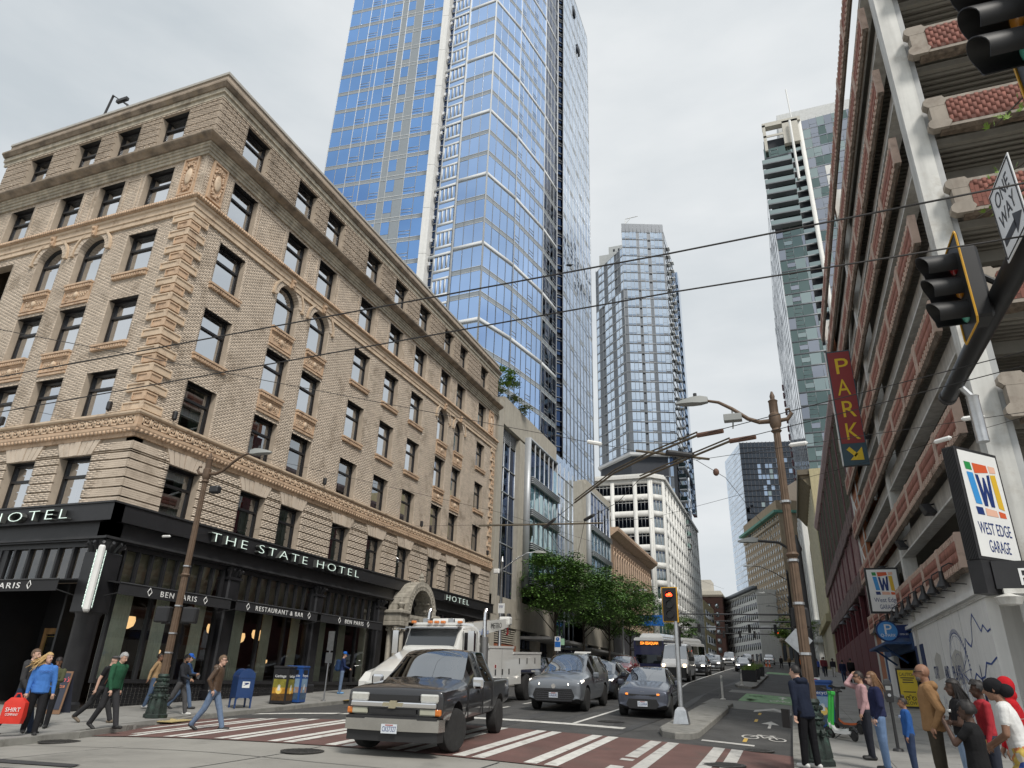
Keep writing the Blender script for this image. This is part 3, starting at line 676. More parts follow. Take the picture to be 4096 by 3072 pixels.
  # cartouches high on the corner
for F,u in(('E',17.55),('S',-21.75),('E',48.75)):
 mb=MB();z0,z1=19.78,21.72;w=.42
 fbox(mb,F,u-w,u+w,-.01,.05,z0,z1)
 for(p,q,r_,s_)in((u-w,u+w,z0,z0+.08),(u-w,u+w,z1-.08,z1),(u-w,u-w+.08,z0+.08,z1-.08),(u+w-.08,u+w,z0+.08,z1-.08)):fbox(mb,F,p,q,.05,.11,r_,s_)
 ct=mb.build('cartouche',TERRA,hotel);mb=MB()
 for j in range(30):
  a=2*PI*j/30;x,y,z=fpt(F,u+.27*math.cos(a)+random.uniform(-.03,.03),.08,(z0+z1)/2+.72*math.sin(a)+random.uniform(-.05,.05));mb.ell((x,y,z),(.06,.06,.07),6,4)
 for sd in(-1,1):
  for cz in(z0+.3,z1-.35):mb.tube([fpt(F,u+sd*(.14+.1*math.cos(a)),.1,cz+.1*math.sin(a))for a in np.linspace(0,5.5,10)],.028,6)
 mb.build('scrollwork',TERRA,ct,40);mb=MB();x,y,z=fpt(F,u,.07,(z0+z1)/2);mb.ell((x,y,z),(.09 if F=='E' else .19,.19 if F=='E' else .09,.42),14,10);mb.build('oval_boss',TERRAC,ct,60)
 # ------------------------------------------------ black shopfront
def sh(name,F,rects,m=BLACK,par=None):
 mb=MB()
 for r_ in rects:fbox(mb,F,*r_)
 return mb.build(name,m,par or hotel)
for F in 'ES':
 u0,u1=rng_u(F);e0=u0-.45 if F=='E' else u0;e1=u1 if F=='E' else u1+.45
 sh('sign_band',F,[(e0,e1,.02,.45 if F=='E' else .449,5.92,6.5)]);sh('sign_band_cap',F,[(e0-.03,e1+.03,.0,.5 if F=='E' else .499,6.5,6.56)],DARK)
 sh('beam',F,[(e0+.25,e1-.0 if F=='E' else e1-.25,-.3,.2,5.3,5.92)]);sh('beam_fillet',F,[(e0+.15,e1 if F=='E' else e1-.15,.2,.27,5.36,5.44)],DARK)
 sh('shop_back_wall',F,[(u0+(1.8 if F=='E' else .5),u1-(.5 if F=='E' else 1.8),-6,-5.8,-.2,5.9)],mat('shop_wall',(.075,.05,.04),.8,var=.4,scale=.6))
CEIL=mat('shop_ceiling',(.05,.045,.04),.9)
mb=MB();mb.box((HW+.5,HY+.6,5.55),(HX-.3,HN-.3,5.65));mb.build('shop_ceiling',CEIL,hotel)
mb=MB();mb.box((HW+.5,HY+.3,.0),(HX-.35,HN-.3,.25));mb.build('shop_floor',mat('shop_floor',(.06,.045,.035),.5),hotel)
TILE=mat('black_tile',(.012,.012,.014),.25,var=.2,island=.3);GROUT=mat('tile_grout',(.36,.35,.32),.9)
def shop_bay(u0,u1,n_tr,doors=False):
 """one bay of the east shopfront between piers: transom lights, big panes, tiled base"""
 zb=west_z(-21,u0)+.0;zt=1.02
 sh('transom_frame','E',[(u0,u1,-.12,.04,5.14,5.3),(u0,u1,-.12,.05,3.98,4.1)]+[(u,u+.09,-.12,.04,4.1,5.14)for u in np.linspace(u0,u1-.09,n_tr+1)])
 xs=np.linspace(u0,u1-.09,n_tr+1)
 for a,b in zip(xs,xs[1:]):
  mb=MB();j=random.uniform(-.02,.02);mb.quad((HX-.06,a+.09,4.1),(HX-.06+j,b,4.1),(HX-.06+j*.5,b,5.14),(HX-.06,a+.09,5.14));mb.build('transom_pane',TRG,hotel)
  MB().quad((HX-.4,a,4.0),(HX-.4,b,4.0),(HX-.2,b,5.25),(HX-.2,a,5.25)).build('transom_blind',mat('transom_blind',(.36,.35,.27),.9,var=.35,scale=1.5),hotel)  # sheet added behind the glass; its olive paints the reflected buildings opposite
 ns=3;ys=np.linspace(u0,u1-.1,ns+1)
 sh('shop_frame','E',[(u0,u1,-.14,.03,3.86,3.98),(u0,u1,-.16,.06,zt-.07,zt+.05)]+[(u,u+.1,-.14,.03,zt+.05,3.86)for u in ys])
 for a,b in zip(ys,ys[1:]):MB().quad((HX-.05,a+.1,zt+.05),(HX-.05,b,zt+.05),(HX-.05,b,3.86),(HX-.05,a+.1,3.86)).build('shop_pane',SHOP,hotel)
 MB().add([(HX-.03,u0,zb-.1),(HX-.03,u1,west_z(-21,u1)-.1),(HX-.03,u1,zt-.07),(HX-.03,u0,zt-.07)],[(0,1,2,3)]).build('tile_bed',GROUT,hotel)
 A_,B_=[],[]
 for y in np.arange(u0,u1-.05,.162):
  for z in np.arange(zt-.07-.155,west_z(-21,y)-.16,-.155):A_.append((HX-.035,y+.008,z));B_.append((HX-.018,min(y+.154,u1),z+.147))
 TA.extend(A_);TB.extend(B_)
 # curtains and glowing paper lamps inside
 for yc in(u0+.15,(u0+u1)/2-.3,u1-.9):
  for q in range(1 if yc>u0+1 else 2):c_=link('shop_curtain',CMS,hotel);c_.location=(HX-.3,yc+q*.35,zt+.05);c_.rotation_euler=(0,0,PI/2)
TA,TB=[],[]
CMS=curtain_mesh(.55,2.8,mat('shop_curtain_cloth',(.72,.76,.66),.9,var=.1),5,.05)
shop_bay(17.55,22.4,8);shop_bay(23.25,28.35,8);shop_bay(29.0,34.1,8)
pieces('tile',TA,TB,TILE,hotel,'tiling',300)
LAMPG=mat('paper_lamp',(1,.62,.28),.7,var=0,emit=.55)
for i,(y,z)in enumerate(((19.7,2.95),(24.1,3.0),(25.6,2.75),(26.9,2.95),(21.4,2.0),(25.1,1.9),(27.6,1.85))):
 t=thing('pendant_lamp','amber lamp inside the restaurant, '+('large one behind the first window bay from the corner','leftmost large one of the middle bay','second large one of the middle bay','third large one of the middle bay','small one low in the first bay','small one low left in the middle bay','small one low right in the middle bay')[i],'lamp',(HX-1.6,y,z),group='lamps inside the restaurant')
 s_=1 if i<4 else .4;mb=MB();mb.lathe([(.02,.2*s_),(.27*s_,.2*s_),(.30*s_,.05*s_),(.26*s_,-.12*s_),(.12*s_,-.22*s_),(.02,-.24*s_)][::-1],n=16);mb.build('shade',LAMPG,t,60)
 MB().tube([(0,0,.2*s_),(0,0,2.3)],.008,5).build('cord',DARK,t)
 # piers with leafy capitals
CAP=mat('cast_iron_black',(.016,.016,.018),.4,var=.3)
def pier(c,ax,z0):
 x,y=c;mb=MB();mb.cbox((x,y,(z0+4.9)/2),(.62,.62,4.9-z0),.06);mb.cbox((x,y,z0+.18),(.74,.74,.36),.05);mb.cbox((x,y,4.86),(.72,.72,.1));o=mb.build('pier',CAP,hotel)
 mb=MB();mb.lathe([(.3,4.9),(.3,5.0),(.44,5.28),(.5,5.3)],(x,y,0),16)
 for k in range(12):
  a=2*PI*k/12;mb.tube([(x+r_*math.cos(a),y+r_*math.sin(a),z)for r_,z in((.30,4.92),(.36,5.06),(.47,5.2),(.52,5.16),(.5,5.1))],[.05,.06,.05,.04,.02],5)
 mb.build('capital',CAP,o,40)
 return o
for y in(22.82,28.68,34.4):pier((HX-.1,y),'E',west_z(-21,y))
# corner column: square shaft above, round drum below
mb=MB();mb.lathe([(.42,west_z(-21,17)),(.42,.35),(.36,.42),(.36,2.9),(.40,3.0)],(HX-.05,HY+.05,0),20);cc_=mb.build('corner_column',CAP,hotel,40)
mb=MB();mb.cbox((HX-.05,HY+.05,3.95),(.8,.8,1.9),.03);mb.lathe([(.36,4.9),(.4,5.0),(.5,5.26),(.56,5.3)],(HX-.05,HY+.05,0),16)
for k in range(12):
 a=2*PI*k/12+.2;mb.tube([(HX-.05+r_*math.cos(a),HY+.05+r_*math.sin(a),z)for r_,z in((.36,4.92),(.44,5.06),(.58,5.2),(.62,5.14),(.58,5.08))],[.06,.07,.06,.04,.02],5)
mb.build('column_head',CAP,cc_)
# south shopfront and recessed corner entrance
sh('transom_frame','S',[(-34,-21.6,-.12,.04,5.14,5.3),(-34,-21.6,-.12,.05,3.98,4.1)]+[(u,u+.09,-.12,.04,4.1,5.14)for u in np.arange(-34,-21.5,.72)])
for u in np.arange(-31.12,-21.7,.72):MB().quad((u+.09,HY+.06,4.1),(u+.72,HY+.06,4.1),(u+.72,HY+.07,5.14),(u+.09,HY+.07,5.14)).build('transom_pane',TRG,hotel);MB().quad((u,HY+.4,4),(u+.72,HY+.4,4),(u+.72,HY+.25,5.2),(u,HY+.25,5.2)).build('transom_blind',mat('transom_blind_red',(.22,.17,.13),.9,var=.5,scale=.8),hotel)  # brown sheets behind the south transoms paint a reflection into the glass
mb=MB();mb.box((-25.9,HY+2.0,.1),(HX-2.2,HY+2.1,5.3));mb.box((HX-2.3,HY+.8,.1),(HX-2.2,HY+2.0,5.3));mb.box((-26.2,HY-.0,.1),(-25.7,HY+2.1,5.3));mb.box((-34,HY-.02,.1),(-29.2,HY+.05,1.1));mb.box((-29.3,HY-.02,.1),(-29.0,HY+.1,4));mb.build('entrance_wall',BLACK,hotel)
MB().quad((-34,HY,1.1),(-29.3,HY,1.1),(-29.3,HY,3.95),(-34,HY,3.95)).build('shop_pane',SHOP,hotel);MB().quad((-29,HY,.3),(-26.2,HY,.3),(-26.2,HY,3.95),(-29,HY,3.95)).build('shop_pane',SHOP,hotel)
WOOD=mat('door_wood',(.42,.24,.10),.5,var=.2,scale=3,streak=.3)
def leafdoor(name,x0,x1,y,m,gold):
 z0=.15;mb=MB();t_=.17
 for r_ in((x0,x0+t_,z0,2.65),(x1-t_,x1,z0,2.65),(x0+t_,x1-t_,2.45,2.65),(x0+t_,x1-t_,z0,.5)):mb.box((r_[0],y-.06,r_[2]),(r_[1],y,r_[3]))
 d=mb.build(name,m,hotel);MB().quad((x0+t_,y-.03,.5),(x1-t_,y-.03,.5),(x1-t_,y-.03,2.45),(x0+t_,y-.03,2.45)).build('door_pane',SHOP,d)
 mb=MB();GO=mat('gilt',(.5,.36,.12),.4,metal=.5)
 for r_ in((x0+t_+.04,x0+t_+.06,.6,2.38),(x1-t_-.06,x1-t_-.04,.6,2.38),(x0+t_+.06,x1-t_-.06,2.36,2.38)):mb.box((r_[0],y-.07,r_[2]),(r_[1],y-.061,r_[3]))
 mb.build('gilt_line',GO,d);mb=MB();mb.tube([(x1-.09,y-.07,1.1),(x1-.09,y-.14,1.12),(x1-.09,y-.14,1.5),(x1-.09,y-.07,1.52)],.015,6);mb.build('handle',GO,d);return d
leafdoor('door',-25.35,-24.3,HY+1.95,WOOD,1)
d2=leafdoor('door',-24.15,-23.35,HY+1.95,BLACK,1)
text(hotel,'BEN PARIS',(-25.15,HY+1.86,1.62),(1,0,0),(0,0,1),.15,mat('gilt2',(.45,.33,.12),.5),.003)
MB().quad((-24.75,HY+1.87,1.25),(-24.42,HY+1.87,1.25),(-24.42,HY+1.87,1.75),(-24.75,HY+1.87,1.75)).build('door_notice',mat('notice_green',(.35,.5,.36),.7),hotel)
# east face of the recess: gilt framed panes near the column
for(y0,y1)in((17.75,18.9),):
 pass
 # carved stone arch over the hotel entrance
STONE=mat('carved_stone',(.40,.37,.31),.8,var=.16,scale=3,bump=.3,bscale=30,dirt=((.20,.18,.15),2),streak=.25)
ent=MB();yc=37.1;z0=west_z(-21,37)
def arch_entrance():
 st=[]
 for s_ in(-1,1):
  for dx,dy in((.75,0),(.75,.52),(.2,.26)):
   y=yc+s_*(2.05-dy*.9 if True else 0);x=HX+dx+.1
   mb=MB();mb.lathe([(.24,z0-.1),(.24,z0+.25),(.17,z0+.32),(.165,z0+2.6),(.15,z0+2.75),(.24,z0+2.95),(.27,z0+3.02)],(x,y,0),14);o=mb.build('stone_column',STONE,hotel,40)
   mb=MB()
   for k in range(8):a=2*PI*k/8;mb.ell((x+.2*math.cos(a),y+.2*math.sin(a),z0+2.86),(.07,.07,.09),6,4)
   mb.build('capital_leaf',STONE,o,60)
 zt=z0+3.05;mb=MB()
 for s_ in(-1,1):mb.cbox((HX+.55,yc+s_*1.85,zt+.12),(1.3,.95,.24),.03);mb.cbox((HX+.55,yc+s_*1.85,zt+.45),(1.2,.85,.4),.02);mb.cbox((HX+.58,yc+s_*1.85,zt+.74),(1.4,1.05,.18),.04)
 mb.build('entablature',STONE,hotel)
 text(hotel,'STATE HOTEL',(HX+1.18,yc-1.45,zt+.35),(0,1,0),(0,0,1),.22,mat('carved_shadow',(.2,.18,.15),.9),.006,sx=1.0)
 mb=MB();mb.box((HX+.9,yc-1.45,zt+.25),(HX+1.16,yc+1.45,zt+.65));mb.build('lintel',STONE,hotel)
 zc=zt+.83;ro,ri=1.75,1.28;nb=15 # barrel hood
 for k in range(nb):
  a,b=PI*k/nb+.006,PI*(k+1)/nb-.006
  mb=MB();mb.loft([[(x,yc+q*math.cos(t_),zc+q*math.sin(t_))for q,t_ in((ri,a),(ro,a),(ro,b),(ri,b))]for x in(HX+.02,HX+.6,HX+1.25)]);mb.build('hood_stone',STONE,hotel)
 mb=MB()
 for k in range(24):a=PI*(k+.5)/24;mb.ell((HX+1.25,yc+1.5*math.cos(a),zc+1.5*math.sin(a)),(.05,.07,.07),6,4)
 for i in range(4):
  for k in range(9):a=PI*(k+.5)/9;mb.cbox((HX+.25+i*.26,yc+1.27*math.cos(a),zc+1.27*math.sin(a)),(.16,.12,.12))
 mb.build('rosettes',STONE,hotel);mb=MB();mb.lathe([(.16,ro-.02),(.2,ro+.1),(.12,ro+.2),(.16,ro+.3),(.04,ro+.52)],(HX+1.05,yc,zc),8);mb.build('finial',STONE,hotel)
 for s_ in(-1,1):mb=MB();mb.lathe([(.16,0),(.1,.1),(.2,.26),(.22,.34),(.1,.44),(.12,.52),(.02,.72)],(HX+.95,yc+s_*1.95,zt+.83),12);mb.build('urn',STONE,hotel,60)
 mb=MB();
 for k in range(9):mb.tube([(HX+.1,yc,zc),(HX+.1,yc+1.25*math.cos(PI*k/8),zc+1.25*math.sin(PI*k/8))],.02,5)
 for q in(.4,.8,1.2):mb.tube([(HX+.1,yc+q*math.cos(a),zc+q*math.sin(a))for a in np.linspace(0,PI,14)],.02,5)
 mb.build('fanlight_grille',DARK,hotel);mb=MB();q=[(HX+.06,yc+1.28*math.cos(a),zc+1.28*math.sin(a))for a in np.linspace(0,PI,14)];mb.add(q,[tuple(range(14))]);mb.build('fanlight_pane',SHOP,hotel)
 mb=MB();mb.box((HX+.05,yc-1.5,z0),(HX+.12,yc+1.5,z0+3.05));mb.build('door',BLACK,hotel)
 text(hotel,'THE STATE HOTEL',(HX+1.22,yc-1.35,zt-.12),(0,1,0),(0,0,1),.24,WHITE,.008)
arch_entrance()
# remaining east front to the north end
sh('transom_frame','E',[(39.3,49.8,-.12,.05,5.14,5.3),(39.3,49.8,-.12,.05,3.98,4.1)]+[(u,u+.09,-.12,.04,4.1,5.14)for u in np.arange(39.3,49.7,.7)])
MB().quad((HX-.06,39.3,4.1),(HX-.06,49.8,4.1),(HX-.06,49.8,5.14),(HX-.06,39.3,5.14)).build('transom_pane',PANE,hotel)
sh('shop_frame','E',[(39.3,49.8,-.2,.04,west_z(-21,40)-.2,1.5),(39.3,49.8,-.14,.03,3.5,3.98)]+[(u,u+.3,-.14,.03,1.5,3.5)for u in np.arange(39.3,49.6,2.5)])
MB().quad((HX-.06,39.3,1.4),(HX-.06,49.8,1.4),(HX-.06,49.8,3.6),(HX-.06,39.3,3.6)).build('shop_pane',SHOP,hotel)
# black awnings with lettering
AWN=mat('awning_canvas',(.016,.016,.018),.8,var=.25,scale=2,bump=.2,bscale=30);LET=mat('sign_white',(.80,.80,.78),.5,var=0)
def diamond(par,o,right,s_):
 r_=Vector(right);mb=MB();pts=[Vector(o)+r_*a+Vector((0,0,b))for a,b in((-s_*.7,0),(0,s_),(s_*.7,0),(0,-s_),(-s_*.7,0))]
 for a,b in zip(pts,pts[1:]):mb.tube([a,b],.012,5)
 mb.build('diamond_mark',LET,par)
def awning(F,u0,u1,words,a0,a1,lab):
 zt,zb,w=3.96,3.60,.95
 t=thing('awning',lab,'awning',fpt(F,(u0+u1)/2,0,zb),group='black shopfront awnings',world=True)
 mb=MB();mb.loft([[fpt(F,u,.04,4.08),fpt(F,u,w,zt),fpt(F,u,w+.015,zb),fpt(F,u,w-.02,zb),fpt(F,u,w-.02,zt-.03),fpt(F,u,.04,4.04)]for u in(u0,u1)]);mb.build('canvas',AWN,t)
 mb=MB();mb.tube([fpt(F,u0,w,zt),fpt(F,u1,w,zt)],.03,6)
 for u in(u0+.05,u1-.05):mb.tube([fpt(F,u,.05,3.5),fpt(F,u,w-.04,zb+.05)],.02,5)
 mb.build('frame',DARK,t);rgt=(0,1,0)if F=='E' else(1,0,0)
 tx=text(t,words,fpt(F,a0,w+.025,zb+.09),rgt,(0,0,1),.26,LET,.006,space=1.25,fit=a1-a0);pad=.45
 for a in(a0-pad,a1+pad):diamond(t,fpt(F,a,w+.03,zb+.19),rgt,.13)
awning('E',16.9,22.0,'BEN PARIS',18.55,20.2,'black lettered awning on the window bay beside the corner column')
awning('E',22.3,27.6,'RESTAURANT & BAR',23.4,26.5,'black awning with the longest white lettering, on the middle bay')
awning('E',27.9,33.3,'BEN PARIS',29.8,31.45,'black lettered awning nearest the stone entrance arch')
awning('S',-29,-21.5,'BEN PARIS',-25.6,-23.2,'black lettered awning on the left hand face of the hotel')
# channel letters with neon tubes on the sign band
CHAN=mat('channel_letter',(.10,.105,.10),.4,metal=.3,var=.1);NEON=mat('neon_tube',(.72,.86,.78),.3,var=0,emit=.25)
def channel(words,F,a0,a1,z,size):
 rgt=(0,1,0)if F=='E' else(1,0,0)
 for m,ext,w in((CHAN,.09,.56),(NEON,.004,.662)):
  tx=text(hotel,words,fpt(F,a0,w,z),rgt,(0,0,1),size,m,ext,'channel_letters' if m is CHAN else 'neon_letters',space=1.35,fit=a1-a0,off=0 if m is CHAN else-.012,split=True)
channel('THE STATE HOTEL','E',20.6,31.0,5.99,.5);channel('HOTEL','E',41.3,44.8,5.99,.5);channel('HOTEL','S',-26.3,-22.45,5.99,.5)
# white vertical neon blade on the corner column (seen edge on, letters down both sides)
t=thing('blade_sign','narrow white blade sign with neon scrolls on the corner column','sign',(-20.45,16.25,3.0),R(-40))
mb=MB();mb.cbox((0,0,1.0),(.95,.19,2.0),.05);mb.build('cabinet',WHITE,t);mb=MB()
for k in range(11):
 for s_ in(-1,1):mb.tube([(-.2+.1*math.cos(a),s_*.13,.2+k*.16+.07*math.sin(a))for a in np.linspace(.4,5.6,8)],.012,5);mb.tube([(.15+.1*math.cos(a),s_*.13,.2+k*.16+.07*math.sin(a))for a in np.linspace(.4,5.6,8)],.012,5)
mb.build('neon_scroll',NEON,t);mb=MB();mb.tube([(-.3,0,.8),(-.7,0,.8)],.03,6);mb.build('bracket',DARK,t)
# roof crane bracket, floodlights
t=thing('roof_davit','dark steel davit bracket on the hotel roof edge','bracket',(-28.3,16.75,26.4));mb=MB();mb.tube([(-.45,0,0),(-.25,0,1.25),(1.05,0,.2),(1.15,0,.0)],.06,6);mb.build('arm',DARK,t);mb=MB();mb.cbox((.55,0,.68),(.7,.16,.16));mb.build('hook_block',DARK,t)
def flood(F,u,z,lab):
 p=fpt(F,u,.3,z);t=thing('floodlight',lab,'floodlight',p,(0,0,PI/2 if F=='E' else 0),'floodlights on the hotel ledges')
 MB().cbox((0,0,.22),(.16,.18,.34),.04).build('housing',BLACK,t);mb=MB();mb.tube([(0,0,0),(0,.0,.1)],.03,6);mb.build('stem',DARK,t)
for F,u,lab in(('S',-22.3,'black floodlight on the ledge left of the hotel corner'),('E',18.0,'black floodlight on the ledge right of the hotel corner'),('S',-28.05,'black floodlight on the ledge at the far left of the hotel'),('E',27.6,'black floodlight on the ledge above the second awning'),('E',37.9,'black floodlight on the ledge above the entrance arch'),('E',48.6,'black floodlight on the ledge at the north end of the hotel')):flood(F,u,9.97,lab)
# ================================================================ TOWERS AND STREET WALLS
class CW:
 """curtain wall collector: panes and bars on plan segments; finish() makes parts"""
 def __init__(s):s.p={};s.b={}
 def frame(s,P,Q):
  P,Q=np.array(P,float),np.array(Q,float);d=Q-P;L_=np.linalg.norm(d);t=d/L_;n=np.array([t[1],-t[0]])
  if np.dot(n,-(P+Q)/2)<0:n=-n
  return P,t,n,L_
 def pane(s,fr,u0,u1,z0,z1,m,w=0,tilt=.004):
  P,t,n,_=fr;a,b=random.gauss(0,tilt),random.gauss(0,tilt);hw,hh=(u1-u0)/2,(z1-z0)/2;q=[]
  for su,sz in((-1,-1),(1,-1),(1,1),(-1,1)):
   u=(u0+u1)/2+su*hw;x=P+t*u+n*(w+a*su*hw+b*sz*hh);q.append((x[0],x[1],(z0+z1)/2+sz*hh))
  s.p.setdefault(m.name,[]).append(q)
 def bar(s,fr,u0,u1,z0,z1,m,w0=-.05,w1=.08):
  P,t,n,_=fr;q=[]
  for z in(z0,z1):
   for u,w in((u0,w0),(u1,w0),(u1,w1),(u0,w1)):x=P+t*u+n*w;q.append((x[0],x[1],z))
  s.b.setdefault(m.name,[]).append(q)
 def finish(s,parent,pane_name='pane',bar_name='mullion',largest=300,barlargest=0):
  allp=[(m,np.array(q))for m,L_ in s.p.items()for q in L_]
  def ang(q):
   c=q.mean(0)-np.array([0,0,1.5]);return-np.linalg.norm(np.cross(q[1]-q[0],q[3]-q[0]))/np.dot(c,c)
  allp.sort(key=lambda a:ang(a[1]))
  for m,q in allp[:largest]:link(pane_name,MB().quad(*[tuple(x)for x in q]).mesh(pane_name,bpy.data.materials[m]),parent)
  rest=allp[largest:]
  if rest:
   ms=sorted({m for m,_ in rest});V=np.concatenate([q for _,q in rest]);F=np.arange(len(V)).reshape(-1,4)
   tag(link('glazing',np_mesh('glazing',V,F,[bpy.data.materials[m]for m in ms],[ms.index(m)for m,_ in rest]),parent),kind='stuff')
  for m,L_ in s.b.items():
   V=np.array(L_).reshape(-1,3);n=len(L_);F=(BOXF[None]+8*np.arange(n)[:,None,None]).reshape(-1,4)
   tag(link(bar_name,np_mesh(bar_name,V,F,bpy.data.materials[m]),parent),kind='stuff')
def core(parent,poly,z0,z1,m,name='core'):return MB().prism(poly,z0,z1).build(name,m,parent)
def inset(poly,d):
 c=np.mean(poly,0);return[tuple(np.array(p)+(c-np.array(p))/np.linalg.norm(c-np.array(p))*d)for p in poly]
DCORE=mat('tower_core',(.02,.025,.035),.6)
BLU=mirror_glass('blue_glass',(.24,.43,.78));BLU2=mirror_glass('blue_glass_pale',(.43,.60,.90));BLUD=mirror_glass('blue_glass_dark',(.045,.075,.15),wav=.1)  # BLU2: same blue glass, whitening at a grazing view put into the tint
GREYP=mat('grey_spandrel_glass',(.30,.33,.35),.2,metal=.3,var=.05,spec=.7);MULW=mat('white_mullion',(.58,.60,.61),.6,var=.05);MULG=mat('grey_mullion',(.34,.36,.38),.45,metal=.3,var=.05)
PALE=mirror_glass('pale_glass',(.62,.72,.86),wav=.25);WPAN=mat('white_metal_panel',(.72,.72,.70),.45,var=.05,streak=.06)
tower=thing('glass_tower','tall blue glass skyscraper behind the tan brick hotel','tower',(-34,66,1),world=True)
cw=CW();FH,ZT,ZB=3.1,111.6,19.5
A,B,B2,B3,C=(-48.1,55.2),(-34.0,56.7),(-32.7,56.3),(-29.6,56.0),(-25.9,55.8)
D1,D2,E_,G0,G1,G2=(-24.4,60.9),(-23.2,67.6),(-22.85,72.2),(-22.2,73.0),(-22.2,87.6),(-22.6,89.2)
def thick(k):return k%3==1
floors=[(k,72.4+3.1*k)for k in range(-17,13)] # level 72.4 carries a broad white band (k=0)
# south-west face, with grey panels in a loose rhythm
fr=cw.frame(A,B);L_=fr[3];ws=np.array([1.75,1.75,1.55,.75,1.6,1.5,.95,1.25,1.35,1.7,1.75]);us=np.concatenate([[0],np.cumsum(ws)])*L_/ws.sum()
for k,z in floors:
 cw.pane(fr,0,L_,z-.52,z,GREYP,.0,0);cw.bar(fr,0,L_,z-.04,z+.02,MULW,-.05,.03);cw.bar(fr,0,L_,z-.56,z-.51,MULW,-.05,.03)
 for j in range(len(ws)):
  m=GREYP if j in(6,8)else BLU;a,b=us[j]+.04,us[j+1]-.04
  if j==7:cw.pane(fr,a,b,z+.02,z+.75,GREYP);cw.pane(fr,a,b,z+.78,z+2.52,BLU)
  elif j in(2,5,9):
   cw.pane(fr,a,b,z+.95,z+2.52,m);cw.pane(fr,a,b,z+.5,z+.9,m);cw.pane(fr,a,b,z+.02,z+.46,m);cw.bar(fr,a,b,z+.45,z+.51,MULG,-.02,.03);cw.bar(fr,a,b,z+.89,z+.95,MULG,-.02,.03)
  else:cw.pane(fr,a,b,z+.02,z+2.52,m)
for j in range(len(us)):cw.bar(fr,us[j]-.035,us[j]+.035,ZB,ZT,MULW if j in(0,2,4,6,7,9)else MULG,-.05,.05 if j in(0,2,4,6,7,9)else .02)
# louvre strip between the white pillar and the corner
fr=cw.frame(B2,B3);L_=fr[3]
cw.bar(fr,.7,.82,ZB,ZT,MULW);cw.bar(fr,L_-.12,L_+.1,ZB,ZT,MULW,-.05,.14)
for k,z in floors:
 cw.pane(fr,0,.7,z-.5,z+2.6,BLUD,-.3)
 for q in(0,1.0,2.0):cw.bar(fr,0,.7,z+q,z+q+.06,MULW,-.3,-.2)
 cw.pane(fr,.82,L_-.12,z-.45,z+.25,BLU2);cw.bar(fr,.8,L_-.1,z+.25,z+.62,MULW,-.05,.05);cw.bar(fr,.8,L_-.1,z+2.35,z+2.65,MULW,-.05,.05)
 for j in range(4):
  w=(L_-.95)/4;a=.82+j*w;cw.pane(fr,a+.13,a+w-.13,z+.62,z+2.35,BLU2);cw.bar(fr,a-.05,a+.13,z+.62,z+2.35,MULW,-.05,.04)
 if k%3==0:cw.bar(fr,.0,L_,z-.75,z-.4,MULW,-.05,.09)
 o=MB();x=np.array(fr[0])+fr[1]*.35+fr[2]*.1;o.lathe([(.16,0),(.16,.45)],(x[0],x[1],z+1.4),8);link('wall_lamp',o.mesh('wall_lamp',CHROME),tower)
def face(P,Q,n,m,subs=(),lead=BLU2,zb=ZB):
 fr=cw.frame(P,Q);L_=fr[3]
 for k,z in floors:
  if z<zb:continue
  big=k%3==0
  if big:cw.pane(fr,0,L_,z-.62,z-.45,GREYP,0,0);cw.bar(fr,0,L_,z-.45,z-.02,MULW,-.05,.07)
  else:cw.pane(fr,0,L_,z-.55,z-.05,GREYP,0,0);cw.bar(fr,0,L_,z-.05,z+.0,MULW,-.05,.03);cw.bar(fr,0,L_,z-.6,z-.55,MULW,-.05,.03)
  for j in range(n):
   a,b=L_*j/n+.03,L_*(j+1)/n-.03
   if j in subs:
    for(p,q)in((.0,.38),(.43,.8),(.85,2.48)):cw.pane(fr,a,b,z+p,z+q,m)
    cw.bar(fr,a,b,z+.38,z+.43,MULG,-.02,.03);cw.bar(fr,a,b,z+.8,z+.85,MULG,-.02,.03)
   else:cw.pane(fr,a,b,z,z+2.48,m)
 for j in range(n+1):cw.bar(fr,L_*j/n-.03,L_*j/n+.03,zb,ZT,MULG if 0<j<n else MULW,-.05,.03 if 0<j<n else .12)
face(B3,C,3,BLU2);face(C,D1,4,BLU2);face(D1,D2,6,BLU2,(0,3));face(D2,E_,4,BLUD,(1,3))  # darker glass on the last face paints in a dark tower's reflection
fr=cw.frame(E_,G0)
for k,z in floors:
 for(p,q)in((0,.5),(.55,1.9),(1.95,2.3)):cw.pane(fr,0,fr[3],z+p,z+q,BLUD,-.25);cw.bar(fr,0,fr[3],z+q,z+q+.05,MULG,-.3,-.1)
fr=cw.frame(G0,G1);L_=fr[3]
for k in range(-22,12):
 z=72.4+3.1*k
 for j in range(9):cw.pane(fr,L_*j/9+.03,L_*(j+1)/9-.03,z+.02,z+2.4,PALE,0,.006);cw.pane(fr,L_*j/9+.03,L_*(j+1)/9-.03,z-.6,z-.02,PALE if(j+k)%4 else GREYP,0,.003)
 cw.bar(fr,0,L_,z-.04,z+.02,MULG,-.05,.02)
for j in range(10):cw.bar(fr,L_*j/9-.04,L_*j/9+.04,4,109,MULG,-.05,.06)
fr=cw.frame(G1,G2)
for k in range(-16,12):
 z=72.4+3.1*k;cw.bar(fr,0,fr[3],z-.7,z+.6,MULW,-.05,.05);cw.pane(fr,.1,fr[3]-.1,z+.6,z+2.4,BLUD,-.05)
 for q in(0,.5,1):cw.bar(fr,q*(fr[3]-.1),q*(fr[3]-.1)+.1,z+.6,z+2.4,MULG)
for z in(104.5,98.3):fr2=cw.frame(G0,G1);cw.bar(fr2,5.2+(104.5-z)*.4,6.5+(104.5-z)*.4,z,z+1.6,DCORE,.0,.18)
